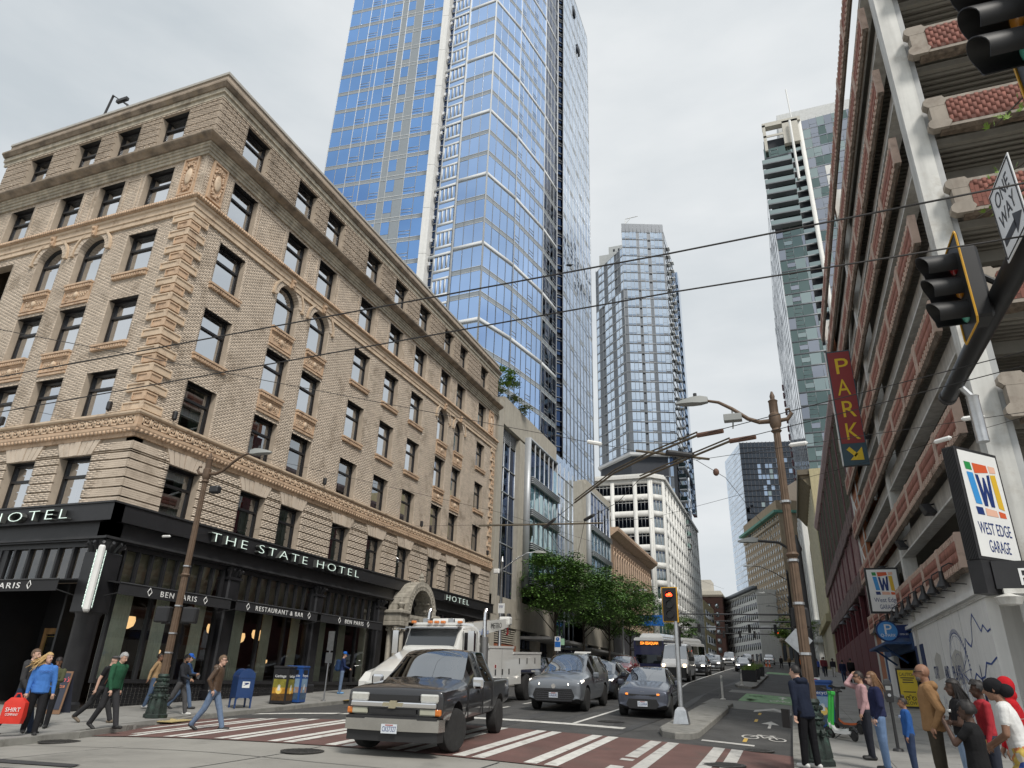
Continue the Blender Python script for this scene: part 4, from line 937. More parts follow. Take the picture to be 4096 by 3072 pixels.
cw.finish(tower)
core(tower,[(-48,55.5),(-34.2,57.1),(-32.8,57.0),(-29.7,56.4),(-26.2,56.2),(-24.9,61),(-23.6,67.7),(-23.4,72.2),(-22.6,73.2),(-22.6,87.6),(-23.1,89),(-48,89)],4,109.0,DCORE)
mb=MB();mb.box((-48.1,55.6,ZB),(-48.0,89,ZT));mb.build('west_wall',GREYP,tower)
mb=MB();
for z in np.arange(ZB,ZT,6.2):mb.prism([(-34.05,56.75),(-33.55,55.55),(-32.75,55.75),(-32.6,56.9)],z+.02,z+6.17)
tag(mb.build('white_pillar',WPAN,tower),kind='stuff')
mb=MB();mb.prism([(-22.2,73),(-22.2,87.6),(-22.6,89.2),(-30,89.2),(-30,73)],109.0,109.5);mb.build('roof',GREYP,tower)
# ---- podium of the tower on the street line
PODC=mat('podium_concrete',(.40,.37,.31),.8,var=.08,streak=.12);PODG=mirror_glass('podium_glass_dark',(.055,.10,.22),wav=.08);PODL=mirror_glass('podium_glass_light',(.42,.62,.72),wav=.12)
pod=thing('podium_building','beige framed glass podium below the blue glass tower','building',(-26,70,1),world=True)
def pfr(y0,y1,x=-21.0):return cw.frame((x,y0),(x,y1))
cw=CW()
mb=MB() # concrete frame pieces
for r_ in((50.25,51.4,6,23.6),(55.5,57.0,6,21.4),(65.2,66.5,6,24.0)):mb.box((-22,r_[0],r_[2]),(-20.9,r_[1],r_[3]))
mb.box((-22,51.4,21.6),(-20.88,66.45,24.15));mb.box((-22,76.8,5),(-20.9,78.4,23.3));mb.box((-22,78.4,22.6),(-20.88,91,23.9));mb.box((-22,88.2,5),(-20.9,91,22.6));mb.box((-22,50.25,5.2),(-20.92,66.5,7.4));mb.box((-22,76.8,5.2),(-20.92,91,7.2))
for y in(50.25,56,61.2,66):mb.box((-22,y,.5),(-20.95,y+.9,5.2))
for y in(77,83.5,90):mb.box((-22,y,1.5),(-20.95,y+.9,5.2))
mb.build('concrete_frame',PODC,pod)
fr=pfr(51.4,55.5)
for z in np.arange(7.4,20.3,2.15):
 for j in range(3):cw.pane(fr,4.1*j/3+.04,4.1*(j+1)/3-.04,z+.05,z+2.1,PODG,-.4,.006)
 cw.bar(fr,0,4.1,z-.04,z+.05,MULG,-.42,-.3)
for j in range(4):cw.bar(fr,4.1*j/3-.04,4.1*j/3+.04,7.4,21.6,MULG,-.42,-.3)
for z in np.arange(20.4,21.6,.16):cw.bar(fr,0,4.1,z,z+.06,MULG,-.45,-.3)
for(y0,y1,zt)in((57.0,65.2,21.9),(78.5,88.1,22.3)): # projecting glass boxes with sun louvres
 x=-20.45;fr=pfr(y0,y1,x);L_=y1-y0
 for i,z in enumerate(np.arange(9.2,zt-1,2.95)):
  z1=min(z+2.95,zt);m=PODG if i>=3 else PODL
  for j in range(6):cw.pane(fr,L_*j/6+.04,L_*(j+1)/6-.04,z+.05,z1-.03,m if random.random()<.9 else PODL,0,.008)
  if i<4:
   for q in range(4):cw.bar(fr,-.05,L_+.05,z-.25+q*.17,z-.19+q*.17,MULG,.05,.4)
 for j in range(7):cw.bar(fr,L_*j/6-.045,L_*j/6+.045,9.2,zt,MULG,-.05,.08)
 cw.bar(fr,-.12,L_+.12,zt,zt+.2,MULG,-.6,.1);cw.bar(fr,-.12,L_+.12,8.6,9.2,MULG,-.6,.1);cw.bar(fr,-.2,0,8.6,zt+.2,MULG,-.6,.12);cw.bar(fr,L_,L_+.14,8.6,zt+.2,MULG,-.6,.1)
fr=pfr(66.5,76.8,-22.1)
for z in np.arange(5,24,2.2):
 for j in range(6):cw.pane(fr,10.3*j/6+.04,10.3*(j+1)/6-.04,z+.05,z+2.15,PODG if j<2 else PALE,0,.006)
 cw.bar(fr,0,10.3,z-.05,z+.05,MULG,-.05,.06)
for j in range(7):cw.bar(fr,10.3*j/6-.05,10.3*j/6+.05,5,24,MULG,-.05,.08)
for(y0,y1)in((51.2,56),(57,61.2),(62.1,66),(67,76.8),(78,83.4),(84.5,90)):
 fr=pfr(y0,y1,-21.6)
 for j in range(4):a,b=(y1-y0)*j/4,(y1-y0)*(j+1)/4;cw.pane(fr,a+.05,b-.05,.9,5.1,PODG,0);cw.bar(fr,a-.05,a+.05,.9,5.2,DARK,-.05,.06)
 cw.bar(fr,0,y1-y0,3.7,3.85,DARK,-.05,.06)
cw.finish(pod,largest=200)
core(pod,[(-23,50.3),(-22.5,50.3),(-22.5,90.9),(-23,90.9)],.4,23.5,DCORE);mb=MB();mb.box((-26,50.26,5),(-22.1,50.5,23.5));mb.box((-30,50.3,23.3),(-21.9,56,23.6));mb.build('side_wall',PODC,pod)
mb=MB();mb.box((-21.4,57,4.55),(-18.4,68.5,4.75));mb.box((-21.4,70,4.3),(-18.2,90,4.48));mb.build('canopy',mat('canopy_grey',(.3,.3,.3),.5,metal=.4),pod)
mb=MB();mb.box((-21.3,51.5,3.5),(-20.9,55.8,3.9));mb.build('fascia',mat('rust_fascia',(.3,.1,.05),.7),pod)
for z in np.arange(4.0,5.0,.16):MB().box((-21.2,51.5,z),(-21.0,55.8,z+.08)).build('louvre',PODC,pod)
# ---- brown terracotta arcade building
BRN=mat('brown_terracotta',(.33,.225,.155),.8,var=.15,scale=1.5,streak=.2,dirt=((.2,.13,.09),.9));BRNL=mat('brown_terracotta_light',(.45,.33,.24),.8,var=.15,scale=2,island=.1)
arc=thing('arcade_building','brown terracotta building with round arched windows and tiled eave','building',(-26,106,3),world=True)
mb=MB();mb.box((-45,91.2,2),(-21.0,121,19.6));mb.build('wall',BRN,arc)
mb=MB();mb.loft([[(-21.1,y,19.4),(-20.8,y,19.5),(-20.2,y,19.95),(-19.9,y,20.1),(-19.9,y,20.3),(-21.4,y,20.9)]for y in(90.8,121.6)]);mb.build('cornice',BRNL,arc)
for y in np.arange(90.9,121.4,.55):MB().box((-20.6,y,20.3),(-19.8,y+.3,20.62)).build('eave_tile',BRNL,arc)
for i,y in enumerate(np.arange(92.6,120.2,1.55)):
 zt=17.2;mb=MB();mb.box((-21.02,y-.02+.22,11.2),(-20.96,y+.9,zt));r_=.34;c=(y+.56)
 q=[(c+.34*math.cos(a),zt+.34*math.sin(a))for a in np.linspace(0,PI,10)];mb.prism(q,-21.02,-20.96,'x');wi=mb.build('arched_window',BLUD,arc)
 mb=MB();mb.tube([(-20.93,c+.5*math.cos(a),zt+.5*math.sin(a))for a in np.linspace(0,PI,12)],.11,6)
 for s_ in(-1,1):mb.tube([(-20.93,c+s_*.5,11.2),(-20.93,c+s_*.5,zt)],.09,6)
 mb.tube([(-20.9,c+.85*math.cos(a),zt+.2+.95*math.sin(a))for a in np.linspace(.3,PI-.3,10)],.05,5);mb.build('arch_moulding',BRNL,wi)
mb=MB();mb.box((-21.4,91.3,3),(-20.9,120.9,8.2));mb.build('shop_storey',mat('shop_dark',(.04,.04,.045),.5),arc)
mb=MB();mb.box((-20.95,91.3,8.2),(-20.7,120.9,8.8));mb.build('band',BRNL,arc)
# ---- white office block with cut corner
WOB=mat('white_terracotta',(.70,.70,.67),.6,var=.05,island=.04,streak=.08);WINB=mirror_glass('window_navy',(.10,.12,.16),.05);WING=mirror_glass('window_grey',(.34,.37,.38),.08)
wob=thing('office_block','white office block with a cut corner and gridded windows','building',(-26,160,5),world=True)
core(wob,[(-60,139.0),(-23.4,139.0),(-21.3,141.1),(-21.3,198),(-60,198)],3,40.6,WOB,'wall')
cw=CW();S0,S1,Q0,Q1,N1=(-60,138.7),(-23.3,138.7),(-23.3,138.7),(-21,141),(-21,198)
Z0s=[39.4-3.43*k for k in range(10)]
fr=cw.frame(S0,S1)
for zt in Z0s:
 cw.bar(fr,0,36.7,zt,zt+1.23,WOB,-.3,.06)
 for(x0,x1)in((-26.15,-23.9),(-30.9,-26.95),(-35.6,-31.7),(-40.3,-36.4)):
  a,b=x0+60,x1+60;n=3 if x1-x0<3 else 5
  for j in range(n):cw.pane(fr,a+(b-a)*j/n+.04,a+(b-a)*(j+1)/n-.04,zt-2.2,zt-.5,WINB,-.15);cw.pane(fr,a+(b-a)*j/n+.04,a+(b-a)*(j+1)/n-.04,zt-.42,zt-.02,WING,-.15);cw.bar(fr,a+(b-a)*j/n-.03,a+(b-a)*j/n+.03,zt-2.2,zt,MULG,-.15,-.05)
  cw.bar(fr,a,b,zt-.5,zt-.42,WOB,-.15,-.05)
for x0,x1 in((-23.9,-23.3),(-26.95,-26.15),(-31.7,-30.9),(-36.4,-35.6),(-41.2,-40.3)):cw.bar(fr,x0+60,x1+60,4,40.6,WOB,-.3,.12)
fr=cw.frame(Q0,Q1);L_=fr[3];cw.bar(fr,0,.45,4,40.6,WOB,-.3,.1);cw.bar(fr,L_-.45,L_,4,40.6,WOB,-.3,.1)
for zt in Z0s:
 cw.bar(fr,.45,L_-.45,zt,zt+1.23,WOB,-.3,.05)
 for j in range(3):a=.45+(L_-.9)*j/3;b=.45+(L_-.9)*(j+1)/3;cw.pane(fr,a+.03,b-.03,zt-2.2,zt-.45,WING,-.12);cw.pane(fr,a+.03,b-.03,zt-.4,zt-.02,WINB,-.12);cw.bar(fr,a-.03,a+.03,zt-2.2,zt,WOB,-.12,-.04)
fr=cw.frame(Q1,N1)
for zt in Z0s:
 cw.bar(fr,0,57,zt,zt+1.35,WOB,-.3,.05)
 for j in range(14):
  a=1.2+j*4.05
  for q in(0,1.5):cw.pane(fr,a+q,a+q+1.3,zt-2.1,zt-.05,WING if(j+q)%3 else WINB,-.2)
  cw.bar(fr,a+1.3,a+1.5,zt-2.1,zt,WOB,-.3,-.02)
for j in range(15):cw.bar(fr,-.0+j*4.05,1.2+j*4.05,4,40.6,WOB,-.3,.1)
cw.finish(wob,largest=300,bar_name='frame')
mb=MB();mb.prism([(-60,138.2),(-23.1,138.2),(-20.5,140.8),(-20.5,198),(-60,198)],40.5,41.1);mb.prism([(-60,138.5),(-23.2,138.5),(-20.8,140.9),(-20.8,198),(-60,198)],41.1,41.5);mb.build('cornice',WOB,wob)
for x in(-25,-28.9,-33.6):mb=MB();mb.cyl((x,138.62,36.35),.35,-.08,12,'y');mb.build('medallion',WOB,wob)
mb=MB()
for z0,z1 in((6.5,9.5),):mb.box((-20.9,142,z0),(-19.6,197,z1-2.4))
mb.build('canopy',DARK,wob);mb=MB();mb.box((-21.1,143,4.5),(-20.9,197,10));mb.build('shop_storey',BLUD,wob)
mb=MB();mb.tube([(-20.2,146,11.5),(-20.2,168,5.5)],.25,6);mb.tube([(-20.2,146,10),(-20.2,172,4.8)],.2,6);mb.build('escalator_truss',DARK,wob)
# ---- faceted grey residential tower behind it
GDK=mat('dark_grey_panel',(.12,.135,.155),.35,metal=.3,var=.06);GLT=mirror_glass('light_glass',(.66,.75,.86));GLM=mirror_glass('mid_glass',(.40,.49,.62))
mid=thing('residential_tower','faceted grey and pale glass apartment tower behind the white office block','tower',(-30,182,5),world=True)
cw=CW();fh=2.88;TL,TA,TR,TN=(-44,180),(-33.2,169.2),(-21.6,173.6),(-21.6,194)
def midface(P,Q,widths,pat,z0,z1,dz=0):
 fr=cw.frame(P,Q);L_=fr[3];ws=np.array(widths,float);us=np.concatenate([[0],np.cumsum(ws)])*L_/ws.sum();k=0;z=z0
 while z<z1-.5:
  row=pat if z<105 or dz==1 else pat[::-1]
  for j,c in enumerate(row):
   a,b=us[j]+.03,us[j+1]-.03
   if c=='d':cw.pane(fr,a,b,z+.0,z+fh-.12,GDK,0,0)
   elif c=='D':cw.pane(fr,a,b,z,z+fh*.75,GDK,0,0);cw.bar(fr,a,b,z+fh*.75,z+fh-.15,DCORE,-.2,-.1)
   elif c=='s':cw.pane(fr,a,b,z+.95,z+fh-.3,GLT);cw.pane(fr,a,b,z+.5,z+.9,GLT);cw.pane(fr,a,b,z+.05,z+.45,GDK if random.random()<.5 else GLT);cw.bar(fr,a,b,z+.9,z+.95,MULG,-.02,.04)
   else:cw.pane(fr,a,b,z+.5,z+fh-.3,GLT);cw.pane(fr,a,b,z+.05,z+.45,GLM)
  cw.bar(fr,0,L_,z-.1,z+.05,MULG,-.05,.1);cw.bar(fr,0,L_,z+fh-.3,z+fh-.22,MULG,-.05,.05);z+=fh;k+=1
 for u in us:cw.bar(fr,u-.05,u+.05,z0,z1,MULG,-.05,.06)
midface(TA,TR,[1.1,1.3,1.2,1.2,.9,1.4,1.3,1.1,1.3,1.3,1.4,.5],'dggsDgsdggsg',56.2,124.6)
midface(TL,TA,[1.0,1.2,.9,1.3,1.2,1.2,1,1,.9],'gdDgsdgsd',56.2,120)
fr=cw.frame(TA,TR);L_=fr[3]
for j in range(11):cw.pane(fr,L_*j/11+.05,L_*(j+1)/11-.05,124.8,128,GDK,0,0);cw.bar(fr,L_*j/11-.04,L_*j/11+.04,124.6,128,MULG)
fr=cw.frame(TR,TN);L_=fr[3]
for k in range(24):
 z=56.2+fh*k
 for j in range(10):
  a,b=L_*j/10+.04,L_*(j+1)/10-.04;cw.pane(fr,a,b,z+.1,z+fh-.3,(GLT,GDK,GLM,GLT)[(j*3+k*7)%4])
  if j in(2,6):cw.bar(fr,a,b,z-.1,z+.1,WOB,0,.9)
 cw.bar(fr,0,L_,z-.1,z+.05,MULG,-.05,.1)
fr=cw.frame((-33.2,171),(-23,173.8)) # recessed floors under the overhang
for k in range(5):
 z=41.6+2.9*k
 for j in range(12):cw.pane(fr,fr[3]*j/12+.04,fr[3]*(j+1)/12-.04,z+.1,z+2.7,(GLM,GDK,GLM,BLUD)[(j+k)%4])
 cw.bar(fr,0,fr[3],z-.1,z+.1,MULG)
fr=cw.frame((-44,181),(-33.2,171))
for k in range(5):
 for j in range(7):cw.pane(fr,fr[3]*j/7+.05,fr[3]*(j+1)/7-.05,41.7+2.9*k,44.3+2.9*k,GLM if j%3 else GDK)
fr=cw.frame((-21.9,173.8),(-21.9,197))
for k in range(14):
 z=14+2.95*k
 for j in range(8):cw.pane(fr,fr[3]*j/8+.05,fr[3]*(j+1)/8-.05,z+.1,z+2.7,(BLUD,GDK,GLM)[(j+k)%3])
cw.finish(mid,largest=300)
core(mid,[(-43.6,180.5),(-33.2,170.2),(-22.2,174.2),(-22.2,197),(-43.6,197)],6,119.8,DCORE);core(mid,[(-33.1,169.8),(-22,173.9),(-22,193.5),(-33.1,193.5)],56.3,127.7,DCORE,'upper_core')
mb=MB();mb.prism([(-44.4,179.9),(-33.2,168.6),(-21.2,173.2),(-21.2,194.5),(-44.4,194.5)],55.5,56.15);mb.build('overhang_slab',mat('overhang_white',(.5,.51,.52),.6,var=.05),mid)
mb=MB();mb.box((-43,181,119.8),(-34.5,192,126));mb.box((-40,181.5,126),(-34.6,192,129));mb.build('plant_room',mat('plant_room',(.42,.44,.44),.6),mid)
mb=MB();mb.box((-38.6,181.45,127),(-38,181.55,127.9));mb.box((-37,181.45,127),(-36.4,181.55,127.9));mb.build('plant_vent',DCORE,mid)
mb=MB();mb.box((-21.5,194,45),(-20.6,199,123.5));mb.build('rear_wing',GLM,mid)
t=thing('roof_crane','small white davit on top of the faceted apartment tower','davit',(-32.5,172,127.8));mb=MB();mb.tube([(0,0,0),(0,0,3.6),(3.8,0,3.8)],.12,6);mb.tube([(0,0,1.8),(1.6,0,3.7)],.09,5);mb.build('arm',WHITE,t)
# balconies of the lower wing
for k in range(9):
 mb=MB();z=32+2.95*k;mb.box((-21.8,174,z),(-20.1,176.5,z+.2));b_=mb.build('balcony',MULG,mid);mb=MB();mb.box((-20.15,174,z+.2),(-20.1,176.5,z+1.25));mb.box((-21.8,174,z+.2),(-20.1,174.05,z+1.25));mb.build('balcony_glass',mirror_glass('balcony_glass',(.40,.55,.52)),b_)
 # ================================================================ RIGHT SIDE: garage, maroon and cream buildings, green tower, far buildings
GBR=mat('garage_brick',(.205,.078,.058),.85,var=.18,scale=3,island=.14,bump=.2,bscale=80);GCON=mat('garage_concrete',(.33,.29,.245),.85,var=.12,scale=2,streak=.2,dirt=((.2,.16,.13),1.2));GPINK=mat('garage_pink_precast',(.52,.39,.32),.85,var=.12,scale=2,dirt=((.28,.2,.16),1.5))
GWHT=mat('garage_white_steel',(.62,.62,.59),.6,var=.08,scale=1.5,streak=.18,dirt=((.36,.33,.28),.6));GDARK=mat('garage_soffit',(.30,.285,.255),.85,var=.12);RUBBLE=mat('rough_corbel',(.13,.10,.075),.95,var=.5,scale=6,bump=.8,bscale=12);ORNG=mat('orange_render',(.40,.155,.075),.85,var=.12,streak=.15)
gar=thing('parking_garage','open multi storey parking garage with brick spandrels and white steel columns','garage',(12,35,.5),world=True)
GX,GY,GN=5.0,18.7,51.0;TOPS=[5.7,8.65,11.6,14.5,17.45,20.35,23.25,26.1]
mb=MB()
for i,zt in enumerate(TOPS):mb.box((GX+.35,GY+.35,zt-1.15),(28,GN,zt-.92))
tag(mb.build('floor_slab',GDARK,gar),kind='stuff');A_,B_=[],[]
for zt in TOPS[:-1]:
 for y in np.arange(GY+.5,34,.24):A_.append((GX+.6,y,zt-1.24));B_.append((20,y+.12,zt-1.15))
 for x in(9.5,14):A_.append((x,GY+.4,zt-1.6));B_.append((x+.3,GN,zt-1.24))
tag(link('deck_rib',np_boxes('deck_rib',A_,B_,mat('deck_rib',(.27,.255,.225),.8,var=.1)),gar),kind='stuff')
for zt in TOPS:
 MB().box((GX+.06,GY+.7,zt-1.75),(GX+.36,GN-.4,zt-1.12)).build('edge_beam',mat('beam_grey',(.42,.40,.365),.75,var=.12,streak=.2),gar);MB().box((GX-.03,GY+.7,zt-1.82),(GX+.42,GN-.4,zt-1.755)).build('beam_flange',GWHT,gar)
 MB().box((GX+.7,GY+1.6,zt-1.6),(28,GY+1.9,zt-1.12)).build('edge_beam',mat('beam_dark',(.24,.23,.205),.8),gar)
for y in(GY,GY+15.6,GY+31.2):
 MB().box((GX-.05,y,.3),(GX+.46 if y==GY else GX+.5,y+.55,26.6)).build('column',GWHT,gar)
MB().box((GX+.46,GY+.04,.3),(GX+.62,GY+.5,26.4)).build('column_flange',mat('column_grey',(.42,.43,.43),.6,var=.08,streak=.1),gar)
for y in(GY+15.6,GY+23,GY+31.2):
 MB().box((GX+6,y,.3),(GX+6.6,y+.5,26)).build('inner_column',GWHT,gar)
 # steel braces behind the street face in the north bays
for i,zt in enumerate(TOPS[1:-1]):
 for(y0,y1)in((43.5,49.6),(36.5,43)):
  mb=MB();mb.tube([(GX+.5,y0,zt-2.9),(GX+.5,(y0+y1)/2,zt-1.2)],.09,6);mb.tube([(GX+.5,y1,zt-2.9),(GX+.5,(y0+y1)/2,zt-1.2)],.09,6);mb.build('brace',GWHT,gar)
MB().box((GX+7,GY+1,.3),(GX+7.3,GN,26)).build('inner_wall',mat('garage_inside',(.30,.29,.27),.85,var=.2),gar)
MB().box((GX,GN-.6,.3),(28,GN,26.3)).build('north_wall',ORNG,gar)
# spandrel panels along the avenue
SB_A,SB_B=[],[]
def spandrel(y0,y1,zt,seed):
 rs=np.random.default_rng(seed);mb=MB();h=.98;x0,x1=GX-.28,GX-.12
 mb.k=0;mb.box((x0,y0,zt-h),(x1,y1,zt-.0));mb.box((x0-.04,y0,zt-h+.0),(x0,y0+.16,zt));mb.box((x0-.04,y1-.16,zt-h),(x0,y1,zt))
 w=y1-y0
 for j in range(9): # toothed edge above and below the brick field
  a=y0+.2+(w-.4)*j/9;mb.box((x0-.03,a,zt-.20),(x0,a+.12,zt-.03));mb.box((x0-.03,a,zt-h+.03),(x0,a+.12,zt-h+.2))
 o=mb.build('spandrel',GPINK,gar)
 mb=MB();ys=np.linspace(y0,y1,9);rings=[]
 for y in ys:e=rs.uniform(.0,.08);rings.append([(x0-.005,y,zt-h),(x1-.04,y,zt-h),(x1-.04,y,zt-h-.08-e),(x0+.06,y,zt-h-.09-e)])
 mb.loft(rings);mb.build('corbel',RUBBLE,o)
 for y in np.arange(y0+.2,y1-.25,.094):
  for r_,(a,b)in enumerate(((zt-h+.2,zt-.49),(zt-.48,zt-.2))):SB_A.append((x0-.02,y+.004,a+.004));SB_B.append((x0+.02,y+.088,b))
for i,zt in enumerate(TOPS):
 ys=np.linspace(GY+.95 if i else 22.6,GN-.8,11 if i else 10)
 for j,(a,b)in enumerate(zip(ys,ys[1:])):spandrel(a+.02,b-.02,zt+.0,i*20+j)
tag(link('side_brickwork',np_boxes('side_brickwork',SB_A,SB_B,mat('garage_brick_side',(.30,.125,.09),.85,var=.2,scale=3,island=.15)),gar),kind='stuff')
# spandrels on the cross-street face, with dog-bone concrete ends and soldier bricks
SA,SBb=[],[]
for i,zt in enumerate(TOPS[1:]):
 for(x0,x1)in((5.42,11.4),(11.5,17.5),(17.6,24)):
  h=1.06;yb=GY-.34;mb=MB();mb.box((x0+.12,yb,zt-h),(x1,yb+.24,zt))
  for(a,b,c,d)in((x0,x0+.4,zt-.3,zt+.04),(x0,x0+.4,zt-h-.04,zt-h+.3)):mb.prism([(a+.1,c),(b+.1,c),(b+.2,(c+d)/2),(b+.1,d),(a+.1,d),(a,d-.1),(a,c+.1)],yb-.06,yb+.2,'y')
  mb.box((x0+.12,yb-.055,zt-h+.2),(x0+.5,yb,zt-.2));mb.build('spandrel',GCON,gar);MB().box((x0+.56,yb-.006,zt-h+.1),(x1-.08,yb-.001,zt-.1)).build('brick_bed',mat('brick_bed',(.13,.055,.042),.9),gar)
  n=0
  for x in np.arange(x0+.56,x1-.1,.105):
   o_=(n%2)*.14;n+=1;z=zt-h+.1+o_
   while z<zt-.2:e=min(z+.275,zt-.08-.1*(n%2));SA.append((x+.004,yb-.012,z+.004));SBb.append((x+.101,yb+.01,e));z+=.28
  rs=np.random.default_rng(i);mb=MB();mb.loft([[(x,yb,zt-h),(x,yb+.26,zt-h),(x,yb+.26,zt-h-.1-rs.uniform(0,.08)),(x,yb+.1,zt-h-.1)]for x in np.linspace(x0+.3,x1,14)]);mb.build('corbel',RUBBLE,gar)
pieces('soldier_brick',SA,SBb,GBR,gar,'soldier_brickwork',300)
# ground storey: white mural wall, blue doorway, orange pier
MURW=mat('mural_wall_white',(.80,.80,.78),.7,var=.04,scale=1.2,streak=.07)
zg=east_z(5,25)
MB().box((GX,22.4,.2),(GX+.25,33.5,4.02)).build('mural_wall',MURW,gar);MB().prism([(GX+.02,22.395),(GX+.3,22.39),(8.3,25.9),(8.0,26.1)],.2,4.0).build('mural_return',MURW,gar)
mb=MB();mb.box((GX-.12,22.3,4.02),(GX+.3,46.5,4.16));mb.box((GX+.02,22.3,4.16),(GX+.3,50.5,5.0));mb.build('wall_ledge',MURW,gar)
for y in(25.9,29.6):MB().box((GX-.004,y,.3),(GX-.0005,y+.012,4.02)).build('panel_joint',mat('joint_grey',(.3,.3,.29),.9),gar)
GREYPT=mat('overpaint_grey',(.50,.49,.455),.8,var=.05)
for(y0,y1,z0,z1)in((30.2,31.6,1.9,2.75),(26.6,28.4,1.7,2.7)):MB().add([(GX-.004,y1,z0),(GX-.004,y0,z0+.1),(GX-.004,y0+.05,z1),(GX-.004,(y0+y1)/2,z1+.12),(GX-.004,y1,z1-.1)],[(0,1,2,3,4)]).build('paint_patch',GREYPT,gar)
BLUEP=mat('mural_blue',(.02,.065,.26),.7,var=.15,scale=4);NAVYP=mat('mural_navy',(.012,.03,.13),.7,var=.1)
# mural: words, great wheel, mountain lines, fir trees
def mline(pts,w,m=BLUEP,name='mural_line'):MB().strip([(GX-.006-.002*random.random(),y,z)for y,z in pts],w,(-1,0,0)).build(name,m,gar)
for s_,y,wd in(('STAY',32.05,.9),('AND',30.0,.85),('PLAY!',28.55,1.15)):text(gar,s_,(GX-.008,y,1.98-.02*(32-y)),(0,-1,0),(0,0,1),.62,NAVYP,.002,fit=wd)
wc_,wz,wr=27.25,2.05,1.25
for r_,w in((wr,.025),(wr*.93,.012),(.62,.012),(.25,.02)):mline([(wc_+r_*1.12*math.cos(a),wz+r_*math.sin(a))for a in np.linspace(0,2*PI,40)],w)
for k in range(15):a=2*PI*k/15+.1;mline([(wc_,wz),(wc_+wr*1.12*math.cos(a),wz+wr*math.sin(a))],.012)
for k in range(22):
 a=.25+2.2*k/22+.7;mline([(wc_+wr*1.12*math.cos(a),wz+wr*math.sin(a)),(wc_+wr*1.22*math.cos(a),wz+wr*1.1*math.sin(a))],.05)
mline([(wc_-.1,wz),(27.6,.95)],.03);mline([(wc_-.1,wz),(26.7,.95)],.03)
mline([(26.9,2.15),(26.2,2.45),(25.7,3.05),(25.45,2.9),(25.1,2.78),(24.8,2.95),(24.5,3.4),(24.2,3.62),(23.9,3.4),(23.5,3.1),(23.2,3.25),(22.8,3.05),(22.45,3.1)],[.03,.04,.06,.08,.06,.05,.05,.07,.06,.06,.06,.05,.05])
mline([(26.9,2.05),(26.2,1.82),(25.6,1.85),(25.2,2.05),(24.7,1.9),(24.2,1.95),(23.7,2.3),(23.2,2.25),(22.45,2.4)],[.05,.05,.06,.07,.05,.06,.06,.05,.05])
mline([(31.2,1.0),(31.05,1.4),(30.9,1.15),(30.7,1.3),(30.6,.95)],.03);mline([(29.9,.6),(29.7,1.3),(29.3,1.75),(28.8,1.5),(29.1,1.4),(29.0,.7)],.02);mline([(29.75,1.35),(29.5,1.1),(29.45,.75)],.12,NAVYP)
def firp(y,z0,h,w):
 q=[];n=6
 for i in range(n):t=i/n;q+=[(y+w*(1-t),z0+h*t),(y+w*(1-t)*.45,z0+h*(t+.12))]
 q2=[(2*y-a,b)for a,b in q[::-1]];pts=q+[(y,z0+h)]+q2;mb=MB();c=[(GX-.007,a,b)for a,b in pts]+[(GX-.007,y,z0)];n=len(pts);mb.add(c,[(n,i+1,i)for i in range(n-1)]);mb.build('mural_fir',NAVYP,gar)
firp(24.6,.8,1.5,.28);firp(23.2,.5,1.35,.2)
# blue doorway
BLUW=mat('blue_wall',(.025,.075,.20),.7,var=.12,streak=.2);mb=MB();mb.box((GX-.03,33.5,.4),(GX+.2,35.6,3.3));mb.build('blue_wall',mat('navy_wall',(.012,.03,.11),.7,var=.1),gar)
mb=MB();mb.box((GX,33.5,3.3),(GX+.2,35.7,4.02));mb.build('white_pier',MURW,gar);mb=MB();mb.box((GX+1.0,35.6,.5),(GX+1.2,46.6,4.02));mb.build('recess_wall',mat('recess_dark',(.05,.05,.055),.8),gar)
mb=MB();mb.box((GX-.02,43.2,.5),(GX+.2,46.2,3.2));mb.build('white_pier',MURW,gar)
mb=MB();mb.box((GX-.05,46.2,.5),(GX+.2,46.8,4.6));mb.build('blue_pier',BLUW,gar);mb=MB();mb.box((GX-.03,35.7,3.2),(GX+.2,46.2,4.05));mb.build('blue_lintel',BLUW,gar)
mb=MB();mb.box((GX-1.05,36.2,3.42),(GX-.04,44,3.52));mb.build('blue_canopy',BLUW,gar);mb=MB();mb.tube([(GX-1,38,3.45),(GX-.05,38,2.7)],.05,5);mb.tube([(GX-1,42,3.45),(GX-.05,42,2.7)],.05,5);mb.build('canopy_strut',BLUW,gar)
mb=MB();mb.box((GX-.02,46.85,.6),(GX+.2,50.4,24.6));mb.build('orange_pier',ORNG,gar);mb=MB()
for z in np.arange(4.6,24,3.0):mb.tube([(GX-.04,46.9,z),(GX-.04,50.3,z+2.8)],.06,4)
for y in(46.9,50.35):mb.box((GX-.08,y-.06,.6),(GX-.02,y+.08,24.6))
mb.build('white_trim',GWHT,gar)
# gooseneck lamps over the mural
def gooseneck(y,lab):
 t=thing('gooseneck_lamp',lab,'lamp',(GX-.05,y,4.75),0,'gooseneck lamps above the mural');mb=MB()
 mb.tube([(0,0,0),(-.12,0,.18),(-.35,0,.25),(-.55,0,.14),(-.6,0,-.05)],.022,6);mb.tube([(0,0,-.35),(-.5,0,-.3)],.015,5);mb.build('arm',BLACK,t)
 mb=MB();mb.lathe([(.06,.02),(.075,-.2),(.2,-.42),(.195,-.42),(.05,-.2)],(-.6,0,0),14);sh_=mb.build('shade',BLACK,t,50);mb=MB();mb.ell((-.6,0,-.36),(.13,.13,.13),12,8);mb.build('globe',mat('smoked_glass',(.05,.05,.055),.1),t,60)
GO=('nearest the big sign','second from the big sign','third from the big sign','fourth from the big sign','fifth from the big sign','sixth from the big sign','seventh from the big sign','eighth from the big sign','nearest the blue doorway')
for i in range(9):gooseneck(23.7+i*1.72,'black gooseneck lamp over the white mural wall, '+GO[i])
